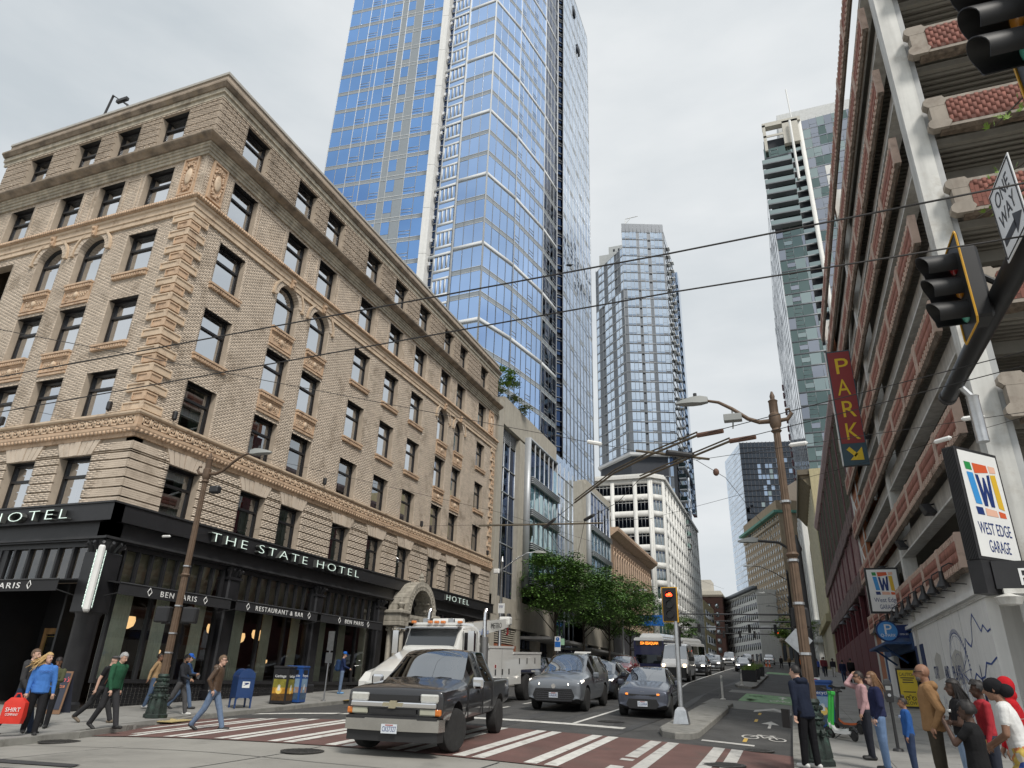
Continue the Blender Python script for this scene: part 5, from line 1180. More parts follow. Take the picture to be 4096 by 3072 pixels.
for i,(y,lab)in enumerate(((37.8,'first'),(40.5,'second'),(43.2,'third'))):gooseneck(y,'black gooseneck lamp over the blue doorway, '+lab+' along from the mural')
def flamp(y,z,lab):
 t=thing('floodlight',lab,'floodlight',(GX-.1,y,z),group='floodlights on the garage');mb=MB();mb.loft([[(-.15,-.3,.0),(.15,-.3,.0),(.15,.3,.0),(-.15,.3,.0)],[(-.28,-.2,.32),(-.02,-.2,.32),(-.02,.2,.32),(-.28,.2,.32)]]);mb.build('housing',BLACK,t);MB().tube([(0,0,.3),(.2,0,.35)],.03,5).build('bracket',DARK,t)
flamp(26.3,7.0,'black wall floodlight under the second garage beam, near one');flamp(33,7.0,'black wall floodlight under the second garage beam, middle one');flamp(40,7.0,'black wall floodlight above the small hanging garage sign')
# ---- garage signs
SW=mat('sign_face_white',(.74,.75,.74),.4,var=.02);SCOL={'g':(.02,.25,.06),'r':(.62,.10,.03),'p':(.75,.45,.33),'b':(.04,.27,.62),'y':(.66,.42,.03),'n':(.008,.03,.15)}
for k_,v in list(SCOL.items()):SCOL[k_]=mat('sign_'+k_,v,.4,var=0)
def logo(par,at,w,h):
 """the block logo of coloured panes round a W; at(u,v) maps 0..1 sign coordinates"""
 Q={'g':[(.0,1),(.2,1),(.22,.85),(.02,.85)],'r':[(.26,1),(.72,1),(.74,.86),(.28,.8)],'p':[(.78,1),(1,1),(1,.88),(.8,.86)],'b':[(.02,.8),(.22,.8),(.3,.2),(.1,.2)],'y':[(.78,.82),(.96,.84),(1,.15),(.82,.18)],'n':[(.06,.14),(.28,.14),(.3,0),(.08,0)]}
 for k_,q in Q.items():MB().quad(*[at(*p)for p in q]).build('logo_block',SCOL[k_],par)
 MB().quad(*[at(*p)for p in[(.36,.14),(.72,.12),(.74,0),(.36,.0)]]).build('logo_block',SCOL['p'],par);MB().quad(*[at(*p)for p in[(.78,.12),(.99,.1),(1,0),(.79,0)]]).build('logo_block',SCOL['r'],par)
 mb=MB()
 W_=[(.28,.78),(.38,.78),(.44,.42),(.5,.74),(.56,.74),(.62,.42),(.66,.8),(.75,.82),(.70,.18),(.58,.18),(.53,.48),(.48,.18),(.37,.18)]
 c=len(W_);mb.add([at(*p)for p in W_],[(0,1,2,12),(2,11,12),(2,3,10,11),(3,4,10),(4,5,9,10),(5,6,8,9),(6,7,8)]);mb.build('logo_w',SCOL['n'],par)
 # big illuminated cabinet turned 45 degrees at the corner
d_,n_=Vector((.69,.72,0)).normalized(),Vector((.72,-.69,0)).normalized();o_=Vector((3.77,17.63,0))
bs=thing('garage_sign','large white upright logo sign in a black cabinet on the garage corner','sign',(4.6,18,4.2),world=True)
def bp(u,w,z):p=o_+d_*u+n_*w;return(p.x,p.y,z)
mb=MB();mb.loft([[bp(0,0,z),bp(1.5,0,z),bp(1.5,.3,z),bp(0,.3,z)]for z in(4.15,6.68)]);mb.build('cabinet',BLACK,bs)
for k in range(9):MB().loft([[bp(-.03,.02+k*.033,z),bp(0,.02+k*.033,z),bp(0,.036+k*.033,z),bp(-.03,.036+k*.033,z)]for z in(4.15,6.68)]).build('side_rib',DARK,bs)
MB().quad(bp(.06,.306,4.22),bp(1.44,.306,4.22),bp(1.44,.306,6.61),bp(.06,.306,6.61)).build('face',SW,bs)
logo(bs,lambda u,v:bp(.2+u*1.1,.312,5.15+v*1.2),1,1)
text(bs,'WEST EDGE',bp(.2,.31,4.72),d_,(0,0,1),.38,SCOL['n'],.002,fit=1.12);text(bs,'GARAGE',bp(.42,.31,4.34),d_,(0,0,1),.38,SCOL['n'],.002,fit=.72)
mb=MB();mb.loft([[bp(.0,.0,z),bp(.5,.0,z),bp(.5,.3,z),bp(.0,.3,z)]for z in(3.45,4.14)]);mb.tube([bp(.8,0,5.4),(5.0,19,5.4)],.05,6);mb.build('support',BLACK,bs)
ps=thing('parking_fascia','black parking fascia with a white letter P at the right edge','sign',(4.2,17.7,3.5),world=True)
MB().box((4.2,17.6,3.55),(14,17.9,4.12)).build('fascia',BLACK,ps);MB().box((4.3,17.55,3.45),(14,17.62,3.55)).build('light_strip',GWHT,ps);text(ps,'PARKING',(4.62,17.59,3.62),(1,0,0),(0,0,1),.5,SW,.004)
mb=MB();mb.lathe([(.05,3.44),(.28,3.36),(.2,3.22),(.03,3.2)][::-1],(4.35,17.5,0),14);mb.build('downlight',GWHT,ps)
# blade signs
s1=thing('garage_blade_sign','small white blade sign with colour block logo and black frame','sign',(4.3,36.3,4.7),world=True)
MB().box((3.58,36.3,4.72),(4.98,36.5,6.72)).build('cabinet',BLACK,s1);MB().quad((3.66,36.29,4.8),(4.9,36.29,4.8),(4.9,36.29,6.64),(3.66,36.29,6.64)).build('face',SW,s1)
logo(s1,lambda u,v:(3.86+u*.86,36.285,5.52+v*1.0),1,1);text(s1,'West Edge',(3.8,36.286,5.2),(1,0,0),(0,0,1),.28,SCOL['n'],.002,fit=.98);text(s1,'GARAGE',(3.98,36.286,4.9),(1,0,0),(0,0,1),.28,SCOL['n'],.002,fit=.62)
s2=thing('park_sign','tall red and teal PARK blade sign with yellow letters','sign',(4.1,37,12),world=True);YEL=mat('sign_yellow',(.72,.50,.02),.4,var=0)
MB().box((3.55,37.0,11.85),(4.72,37.25,18.2)).build('cabinet',mat('sign_teal',(.035,.075,.10),.4,var=.05),s2);MB().quad((3.6,36.99,13.0),(4.67,36.99,13.0),(4.67,36.99,18.13),(3.6,36.99,18.13)).build('red_face',mat('sign_red',(.25,.03,.03),.45,var=.05),s2)
MB().box((3.5,37.02,11.85),(3.545,37.2,18.2)).build('white_edge',SW,s2)
for k,ch in enumerate('PARK'):text(s2,ch,(3.82,36.985,16.86-k*1.22),(1,0,0),(0,0,1),1.3,YEL,.004,name='letter',fit=.62)
mb=MB();at=lambda a,b:(4.13+a,36.98,12.4+b);mb.quad(at(-.36,.28),at(-.2,.42),at(.14,.02),at(.0,-.12));mb.add([at(-.25,-.28),at(.38,-.3),at(.36,.38)],[(0,1,2)]);mb.build('arrow',YEL,s2)
mb=MB();mb.box((4.72,37.05,17),(5.0,37.2,17.2));mb.box((4.72,37.05,13.2),(5.0,37.2,13.4));mb.build('bracket',BLACK,s2)
s3=thing('parking_sign','round blue P parking sign with a dark arrow board','sign',(4.4,36.6,3.9),world=True)
MB().lathe([(.46,0),(.46,.14)],(4.15,36.6,3.98),28,'y').build('rim',NAVYP,s3);MB().lathe([(.40,0),(.40,.02)],(4.15,36.585,3.98),28,'y').build('disc',mat('sign_sky_blue',(.06,.26,.60),.4,var=0),s3)
text(s3,'P',(3.99,36.58,3.86),(1,0,0),(0,0,1),.6,SW,.003,fit=.3);text(s3,'Q-PARK',(3.84,36.578,3.74),(1,0,0),(0,0,1),.18,SW,.003,fit=.62)
MB().prism([(4.5,3.72),(5.15,3.68),(5.4,3.98),(5.15,4.28),(4.5,4.24)],36.62,36.72,'y').build('board',NAVYP,s3);text(s3,'OPEN SPACES',(4.62,36.61,3.82),(1,0,0),(0,0,1),.1,SW,.002,fit=.5)
MB().strip([(5.16,36.61,3.72),(5.36,36.61,3.98),(5.16,36.61,4.24)],.06,(0,-1,0)).build('chevron',SW,s3)
# ---- maroon building
MAR=mat('maroon_render',(.115,.022,.028),.75,var=.18,streak=.2);MARS=mat('rough_stone',(.16,.11,.10),.95,var=.45,scale=4,bump=1,bscale=8);OLV=mat('olive_blinds',(.115,.115,.085),.7,var=.2,streak=.2);PINKC=mat('pink_cornice',(.42,.30,.29),.8,var=.15,streak=.2)
mar=thing('maroon_building','maroon painted building with dark olive window bays beyond the garage','building',(12,75,2),world=True)
MB().box((GX+.3,51.2,1),(25,98,20.9)).build('wall',MAR,mar)
mb=MB()
for y in np.arange(51.2,97,5.2):mb.box((GX-.02,y,1.2),(GX+.3,y+.7,20.9))
mb.build('pilaster',MAR,mar);MB().box((GX,51.2,1.2),(GX+.3,98,5.4)).build('base_wall',MAR,mar)
for(z0,z1,s_)in((7.7,8.9,1),(12.0,13.2,2)):
 rs=np.random.default_rng(s_)
 for y in np.arange(51.6,97.5,1.15):e=rs.uniform(.05,.18);MB().cbox((GX+.1,y+.57,(z0+z1)/2),(.36+e,1.12,z1-z0),.06).build('rough_block',MARS,mar)
for y in np.arange(52.3,97,1.3):
 MB().box((GX+.05,y,8.9),(GX+.26,y+.1,12.0)).build('mullion',PINKC,mar)
 if int(y*10)%52>8:MB().box((GX+.24,y+.15,5.5),(GX+.28,y+1.2,7.6)).build('window',WINB,mar)
for y in np.arange(51.9,97,5.2):
 MB().box((GX+.15,y+.1,13.4),(GX+.26,y+4.4,20.3)).build('bay_glazing',OLV,mar)
 for q in range(5):MB().box((GX+.02,y+.1+q*1.05,13.4),(GX+.2,y+.24+q*1.05,20.3)).build('bay_mullion',OLV,mar)
 for z in(15.6,18):MB().box((GX+.06,y+.1,z),(GX+.2,y+4.4,z+.1)).build('bay_rail',OLV,mar)
mb=MB();mb.loft([[(GX+.3,y,20.4),(GX-.1,y,20.5),(GX-.35,y,20.9),(GX-.35,y,21.2),(GX+.4,y,21.3)]for y in(51.1,98)]);mb.build('cornice',PINKC,mar);MB().box((GX-.06,50.6,.8),(GX+.3,51.6,22.3)).build('end_strip',MAR,mar)
for i,y in enumerate((56,62,68)):t=thing('barn_lamp','dark barn lamp on the maroon wall, '+('nearest','middle','farthest')[i]+' of three','lamp',(GX,y,6.6),group='barn lamps on the maroon wall');mb=MB();mb.tube([(0,0,.2),(-.3,0,.45),(-.6,0,.3)],.03,5);mb.build('arm',DARK,t);MB().lathe([(.05,.3),(.3,.05),(.28,.04)],(-.6,0,0),10).build('shade',DARK,t)
# ---- cream building with bracketed cornice
CRM=mat('cream_stucco',(.47,.42,.25),.8,var=.08,streak=.12)
cre=thing('cream_building','narrow cream building with a deep bracketed cornice','building',(12,112,4),world=True)
MB().box((GX,98.2,2),(30,126,28.9)).build('wall',CRM,cre);MB().box((GX+2,98.0,20.5),(22,98.2,29.4)).build('gable_wall',CRM,cre)
mb=MB();mb.box((GX-1.5,98.4,28.2),(GX+.2,126.5,28.9));mb.build('cornice',mat('cornice_brown',(.14,.12,.085),.8),cre)
for y in np.arange(98.8,126,.9):MB().prism([(GX-1.3,28.2),(GX,28.2),(GX,26.6),(GX-.3,26.8)],y,y+.3,'y').build('bracket',mat('bracket_tan',(.22,.185,.12),.8),cre)
for y in np.arange(99.6,125,2.2):MB().box((GX-.14,y,10.6),(GX,y+.5,26.4)).build('pilaster',mat('cream_light',(.62,.57,.42),.8),cre);MB().box((GX-.03,y+.6,11),(GX+.0,y+2.1,26)).build('window_strip',WING,cre)
mb=MB();mb.box((GX-.5,98.3,9.3),(GX,126,10.2));mb.build('belt',CRM,cre);mb=MB();mb.box((GX-.05,99,4.6),(GX,126,9));mb.build('shop_storey',mat('cream_shop',(.5,.47,.36),.8,streak=.1),cre)
# ---- green glass tower and its white podium
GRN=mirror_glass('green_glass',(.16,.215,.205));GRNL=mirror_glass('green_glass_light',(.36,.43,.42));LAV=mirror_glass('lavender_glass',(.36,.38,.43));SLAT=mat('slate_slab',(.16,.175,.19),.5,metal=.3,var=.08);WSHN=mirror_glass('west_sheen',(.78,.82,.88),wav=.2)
gt=thing('green_glass_tower','green glass apartment tower with a white fin and balconies behind the garage','tower',(16,165,8),world=True)
cw=CW();S0,S1,S2=(7.7,146.5),(16.3,146.0),(34,145.0);fh=3.0
fr=cw.frame(S0,S1);L_=fr[3];us=[0,1.5,3.2,5.4,6.0,L_]
for k in range(36):
 z=20+fh*k;top=z>100
 if z>124:break
 cw.bar(fr,0,L_,z-.28,z+.1,SLAT,-.1,.06)
 for j in range(5):
  a,b=us[j]+.04,us[j+1]-.04;m=random.choice((GRN,GRN,GRNL,LAV))if z>70 else random.choice((GRN,GRN,GRN,GRNL,LAV))
  if j==4: # balcony recess
   cw.pane(fr,a,b,z+.1,z+2.7,DCORE,-1.2,0);cw.pane(fr,a,b,z+.1,z+1.15,GRNL,.0,.002)
  elif j==1:cw.pane(fr,a,b,z+.85,z+1.95,m);cw.pane(fr,a,b,z+.1,z+.8,GRN);cw.pane(fr,a,b,z+2.0,z+2.7,GRN);cw.bar(fr,a,b,z+.8,z+.85,SLAT);cw.bar(fr,a,b,z+1.95,z+2.0,SLAT)
  else:cw.pane(fr,a,b,z+.1,z+2.7,m)
 for u in us:cw.bar(fr,u-.04,u+.04,z,z+fh,SLAT,-.05,.05)
fr=cw.frame(S1,S2);L_=fr[3];cw.bar(fr,-.2,.75,20,131,WOB,-.2,.7)
for k in range(38):
 z=20+fh*k
 if z>128:break
 cw.bar(fr,.8,L_,z-.25,z+.1,LAV,-.05,.04)
 for j in range(10):
  a,b=.8+(L_-.8)*j/10,.8+(L_-.8)*(j+1)/10;m=random.choice((GRNL,LAV,LAV,GRN))if j!=2 or not 98<z<116 else WOB
  cw.pane(fr,a+.04,b-.04,z+.1,z+2.7,m);cw.bar(fr,a-.04,a+.04,z,z+fh,SLAT,-.05,.03)
  if j%3==1:cw.bar(fr,a,b,z+.9,z+.96,SLAT,-.05,.03)
fr=cw.frame((7.7,146.5),(7.7,236));L_=fr[3]
for k in range(34):
 z=20+fh*k
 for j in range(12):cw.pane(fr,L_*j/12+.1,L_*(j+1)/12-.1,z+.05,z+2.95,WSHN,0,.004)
 if k%1==0:
  for j in(11,):cw.bar(fr,L_-1.0,L_+.3,z+.6,z+2.4,mat('vent_maroon',(.12,.05,.06),.7),.0,.4)if k<26 else None
for j in range(13):cw.bar(fr,L_*j/12-.1,L_*j/12+.1,20,120,MULG,-.05,.08)
cw.finish(gt,largest=260)
core(gt,[(8,147.2),(16.4,147.2),(33,146.4),(33,236),(8,236)],6,128,DCORE);core(gt,[(12,149),(33,149),(33,180),(12,180)],128,137,mat('penthouse_grey',(.55,.56,.55),.6),'penthouse')
for k in range(7): # projecting balconies near the top left
 z=101+fh*k;mb=MB();mb.box((6.9,144.6,z-.3),(13.6,146.4,z));b_=mb.build('balcony',SLAT,gt);mb=MB();mb.box((6.9,144.6,z),(13.6,144.65,z+1.1));mb.box((6.9,144.6,z),(6.95,146.4,z+1.1));mb.build('balcony_glass',GRNL,b_)
mb=MB();FR_=mat('frame_beige',(.5,.48,.42),.6)
for r_ in(((8,144.8,130.4),(16.9,146.5,131.6)),((8,144.8,123),(8.7,145.4,131)),((12.6,144.8,124),(16.2,146,131)),((8,144.8,127),(12.6,145,127.6))):mb.box(*r_)
mb.build('crown_frame',FR_,gt);mb=MB();mb.tube([(14.4,144,112),(14.4,144,130)],.3,8);mb.tube([(15.0,145,131),(14.8,145,141)],.18,6);mb.build('mast',WHITE,gt)
fr=cw.frame((5.2,146),(5.2,200));cw=CW();L_=fr[3]
for k in range(11):
 z=6+3.1*k
 cw.bar(fr,0,L_,z-.3,z+.5,WOB,-.1,.1)
 for j in range(9):cw.pane(fr,L_*j/9+.4,L_*(j+1)/9-.4,z+.5,z+2.8,BLUD if j%3 else GLM,-.05);cw.bar(fr,L_*j/9-.4,L_*j/9+.4,z,z+3.1,WOB,-.1,.12)
gp=thing('white_podium','white gridded block with dark windows at the foot of the green tower','building',(8,172,6),world=True);cw.finish(gp,largest=120)
core(gp,[(5.4,146.2),(24,146.2),(24,199.8),(5.4,199.8)],4,39.5,WOB,'wall');mb=MB();mb.box((3.6,140,9.0),(9,147,9.5));mb.box((3.2,139,12),(9,146,12.7));mb.build('canopy',WOB,gp);text(gp,'FOUR',(3.9,139.9,10.0),(1,0,0),(0,0,1),1.3,mat('dull_grey',(.25,.25,.25),.6),.04)
MB().box((5.0,128,4),(5.6,140,24)).build('low_wing',GRN,gp);mb=MB();mb.prism([(4.6,141),(5.3,141),(5.3,145.9),(4.6,145.9)],5,36);mb.build('white_fin',WOB,gp)
# ---- far buildings past the bend
def dirv(a):return(math.sin(a),math.cos(a))
TAN=mat('tan_far_brick',(.34,.265,.18),.85,var=.1,scale=.6,streak=.1);TANL=mat('tan_trim',(.45,.38,.29),.8);COPP=mat('copper_green',(.10,.26,.20),.7,var=.2)
tb=thing('apartment_block','tall tan brick block with a green copper cornice in the distance','building',(5,245,10),world=True)
N0=np.array((1.1,230.));dd=np.array(dirv(BEND));nn=np.array((-dd[1],dd[0]));F0=N0+dd*43
def farbox(par,name,P,Q,depth,z0,z1,m):
 P,Q=np.array(P),np.array(Q);r_=np.array((Q-P)/np.linalg.norm(Q-P));n_=np.array((r_[1],-r_[0]));poly=[tuple(P),tuple(Q),tuple(Q+n_*depth),tuple(P+n_*depth)];return MB().prism(poly,z0,z1).build(name,m,par)
farbox(tb,'wall',N0,F0,20,6,53.6,TAN);cw=CW();fr=cw.frame(N0,F0);L_=fr[3]
for k in range(15):
 z=16.2+2.42*k
 for j in range(16):
  a=1+L_/16.3*j;cw.bar(fr,a,a+.95,z+.35,z+1.75,WING,-.02,.03);cw.bar(fr,a-.1,a+1.05,z+.22,z+.35,TANL,-.02,.12)
  if j%2:cw.bar(fr,a+1.5,a+1.9,z+.6,z+1.6,DCORE,-.02,.03)
for k in range(7):a=2+k*6;cw.bar(fr,a,a+3,9.5,14,DCORE,-.02,.06)
cw.bar(fr,0,L_,14.6,15.4,TANL,-.1,.5);cw.bar(fr,0,L_,49.5,50.2,TANL,-.1,.4)
fr2=cw.frame(N0,N0+np.array((fr[1][1],-fr[1][0]))*14)
for k in range(14):
 for j in range(3):cw.bar(fr2,1.5+j*4,3+j*4,18.2+2.42*k,19.8+2.42*k,WING,-.02,.05)
cw.finish(tb,bar_name='window',largest=0);mb=MB();q0,q1=N0-dd*.8,F0+dd*.5;mb.prism([tuple(q0-nn*-1.6),tuple(q1-nn*-1.6),tuple(q1-nn*20),tuple(q0-nn*20)],52.1,52.9);mb.build('cornice',COPP,tb)
farbox(tb,'attic',N0+dd*1.5,F0-dd*1,18,53.6,56.5,TAN);farbox(tb,'penthouse',N0+np.array((7,2)),N0+np.array((2,14)),16,56.5,63,mat('pink_beige',(.52,.42,.33),.8))
# street-level arches
for k in range(6):
 P=N0+dd*(4+k*6)+nn*.1;mb=MB();r_=1.4;mb.add([(P[0]+dd[0]*r_*math.cos(a),P[1]+dd[1]*r_*math.cos(a),12+2.2*math.sin(a))for a in np.linspace(0,PI,10)]+[(P[0]-dd[0]*r_,P[1]-dd[1]*r_,9),(P[0]+dd[0]*r_,P[1]+dd[1]*r_,9)],[tuple(range(12))]);mb.build('street_arch',DCORE,tb)
wb2=thing('white_block','white six storey block with a dark cornice in the distance','building',(-18,265,11),world=True);P,Q=np.array((-8.5,240.)),np.array((-25.2,290.))
farbox(wb2,'wall',P,Q,18,7,30.2,WOB);cw=CW();fr=cw.frame(P,Q);L_=fr[3]
for k in range(6):
 for j in range(24):cw.bar(fr,.6+L_*j/24,.6+L_*j/24+1.15,12.2+3.0*k,14.2+3.0*k,WINB,-.02,.04)
for j in range(12):cw.bar(fr,.6+L_*j/12,2.6+L_*j/12,8.5,11,DCORE,-.02,.04)
cw.bar(fr,-.3,L_+.5,30,31.1,SLAT,-.5,1.2);cw.bar(fr,0,L_,29.4,30,WOB,-.1,.5);cw.finish(wb2,bar_name='window',largest=0)
dt=thing('dark_tower','dark glass tower with one pale reflective side, far away','tower',(-5,405,14),world=True);cw=CW();a,b,c=(-14.3,391),(-25.3,426),(16,396)
fr=cw.frame(a,b);L_=fr[3]
for k in range(33):
 z=26+3.1*k
 for j in range(12):cw.pane(fr,L_*j/12+.1,L_*(j+1)/12-.1,z+.4,z+2.9,GLT,0,.01)
 cw.bar(fr,0,L_,z-.1,z+.3,WSHN,-.1,.05)
fr=cw.frame(a,c);L_=fr[3];random.seed(3);DTG=mirror_glass('slate_glass',(.07,.08,.095))
for k in range(33):
 z=26+3.1*k
 for j in range(15):m=random.choice((DTG,DTG,DTG,GLM,GRNL))if 3<j<13 else DTG;cw.pane(fr,L_*j/15+.2,L_*(j+1)/15-.2,z+.4,z+2.8,m if k<30 else DTG,0,.01)
 cw.bar(fr,0,L_,z-.2,z+.4,DCORE,-.1,.1)
for j in range(16):cw.bar(fr,L_*j/15-.2,L_*j/15+.2,20,128.6,DCORE,-.1,.1)
cw.finish(dt,largest=0);core(dt,[(-14.1,391.8),(-24.8,426),(16,430),(15.5,396.8)],10,128.6,DCORE)
bb=thing('brick_block','dark red brick block beyond the grey tower with a vertical sign','building',(-25,272,10),world=True);RB=mat('far_red_brick',(.13,.065,.05),.85,var=.15)
MB().box((-33,268,8),(-21.2,290,31)).build('wall',RB,bb);cw=CW();fr=cw.frame((-33,268),(-21.2,268))
for k in range(6):
 for j in range(4):cw.bar(fr,1+2.7*j,2.2+2.7*j,12+3*k,13.7+3*k,WING,-.02,.05)
cw.finish(bb,bar_name='window',largest=0);MB().box((-28.6,266.6,13),(-27.2,267,29.5)).build('vertical_sign',mat('faded_sign',(.25,.14,.15),.7),bb);text(bb,'MOORE',(-28.3,266.5,14.5),(0,0,1),(-1,0,0),1.6,PINKC,.02);MB().box((-33.5,267.6,31),(-20.8,290,31.7)).build('cornice',TANL,bb)
lb=thing('far_tower_block','pale stepped building low on the skyline at the end of the street','building',(-30,340,12),world=True);MB().box((-44,335,10),(-27,350,41)).build('wall',mat('pale_far',(.48,.45,.38),.8),lb);MB().box((-38,336,41),(-31,349,46)).build('top_storey',mat('pale_far2',(.52,.49,.43),.8),lb)
lb2=thing('far_flat_block','low tan building between the white block and the dark tower','building',(-12,330,12),world=True);MB().box((-24,322,10),(-2,340,35)).build('wall',TANL,lb2);MB().box((-20,324,35),(-16,338,38)).build('stair_head',TANL,lb2)
lb3=thing('yellow_block','narrow yellowish building squeezed beside the far grey tower','building',(-23,215,8),world=True);MB().box((-30,212,6),(-22,240,24)).build('wall',mat('ochre',(.42,.36,.2),.8),lb3)
for k in range(4):MB().box((-22.02,214,9+3.5*k),(-21.95,238,11.2+3.5*k)).build('window_row',GLM,lb3)
# ================================================================ VEHICLES
def paint_mat(name,col,metal=.35):return mat('car_paint_'+name,col,.28,metal=metal,var=.03,coat=1)
CGLASS=glass('car_glass',(.12,.135,.13),.36,.01);CGLASSD=glass('car_glass_dark',(.03,.033,.035),.16,.01);TRIM=mat('car_trim',(.02,.02,.021),.5,var=.1);LAMPC=mat('headlamp_lens',(.62,.62,.58),.12,metal=.4,var=.1,scale=20,coat=1);LAMPON=mat('lamp_lit',(1,.93,.8),.3,var=0,emit=4);AMBER=mat('amber_lens',(.6,.17,.02),.2,var=0,coat=1);REDL=mat('red_lens',(.35,.01,.01),.2,var=0,coat=1);PLATE=mat('number_plate',(.62,.66,.70),.5,var=.03);PLTX=mat('plate_ink',(.02,.05,.2),.5,var=0);CABIN=mat('cabin_dark',(.03,.03,.03),.8);RIM=mat('alloy_rim',(.5,.5,.51),.25,metal=1,var=.05);RIMD=mat('dark_rim',(.03,.03,.032),.35,metal=.6,var=.05)
def wheel_mesh(r,w,spokes,style=0):
 ty=MB();ty.lathe([(r*.62,-w/2),(r*.9,-w/2),(r*.985,-w*.42),(r,-w*.3),(r,w*.3),(r*.985,w*.42),(r*.9,w/2),(r*.62,w/2)],n=32,ax='y');t_=ty.mesh('tyre',RUBBER,40)
 rm=MB();rm.lathe([(r*.63,w*.42),(r*.60,w*.46),(r*.56,w*.36),(r*.54,-w*.3),(.02,-w*.3)],n=32,ax='y');rm.lathe([(.02,w*.34),(r*.17,w*.38),(r*.17,w*.1)][::-1],n=14,ax='y')
 for k in range(spokes):
  a=2*PI*k/spokes;c,s_=math.cos(a),math.sin(a);q=[(r*.12,-.035),(r*.58,-.05),(r*.58,.05),(r*.12,.035)]
  rm.loft([[(x*c-y*s_,yy,x*s_+y*c)for x,y in q]for yy in(w*.22,w*.37)])
 return t_,rm
WCACHE={}
def add_wheel(par,x,y,r,w,spokes=6,m=None,steer=0,name='wheel'):
 m=m or RIM;key=(r,w,spokes,m.name)
 if key not in WCACHE:
  t_,rm=wheel_mesh(r,w,spokes);WCACHE[key]=(t_,rm.mesh('rim',m,35))
 e=MB();e.lathe([(.05,-w*.3),(.05,w*.3)],n=8,ax='y');o=e.build(name,DARK,par,loc=(x,y,r),rot=(0,0,(0 if y>0 else PI)+steer))
 link('tyre',WCACHE[key][0],o,(0,0,0));link('rim',WCACHE[key][1],o,(0,0,0));return o
BAKE=bpy.data.scenes.new('bake')
def bake(ob,mods):
 """apply modifiers given as (type, settings) in a scratch scene and return the mesh"""
 for ty,st in mods:
  m=ob.modifiers.new(ty,ty)
  for k,v in st.items():setattr(m,k,v)
 objs=[ob]+[st['object']for ty,st in mods if 'object' in st]
 for o in objs:BAKE.collection.objects.link(o)
 vl=BAKE.view_layers[0];vl.update();me=bpy.data.meshes.new_from_object(ob.evaluated_get(vl.depsgraph))
 for o in objs:BAKE.collection.objects.unlink(o)
 ob.modifiers.clear();return me
def split_mesh(me,names,mats,parent,smooth=35):
 """separate a mesh by material slot into one part each"""
 n=len(me.polygons);mi=np.zeros(n,np.int32);me.polygons.foreach_get('material_index',mi);out={}
 V=np.zeros(len(me.vertices)*3,np.float32);me.vertices.foreach_get('co',V);V=V.reshape(-1,3)
 for k,nm in enumerate(names):
  if nm is None:continue
  fs=[tuple(me.polygons[i].vertices)for i in np.nonzero(mi==k)[0]]
  if not fs:continue
  used=sorted({v for f in fs for v in f});mp={v:i for i,v in enumerate(used)}
  mb=MB();mb.v=[tuple(V[v])for v in used];mb.f=[tuple(mp[v]for v in f)for f in fs];mb.m=[0]*len(fs);out[nm]=mb.build(nm,mats[k],parent,smooth,loc=(0,0,0))
 return out
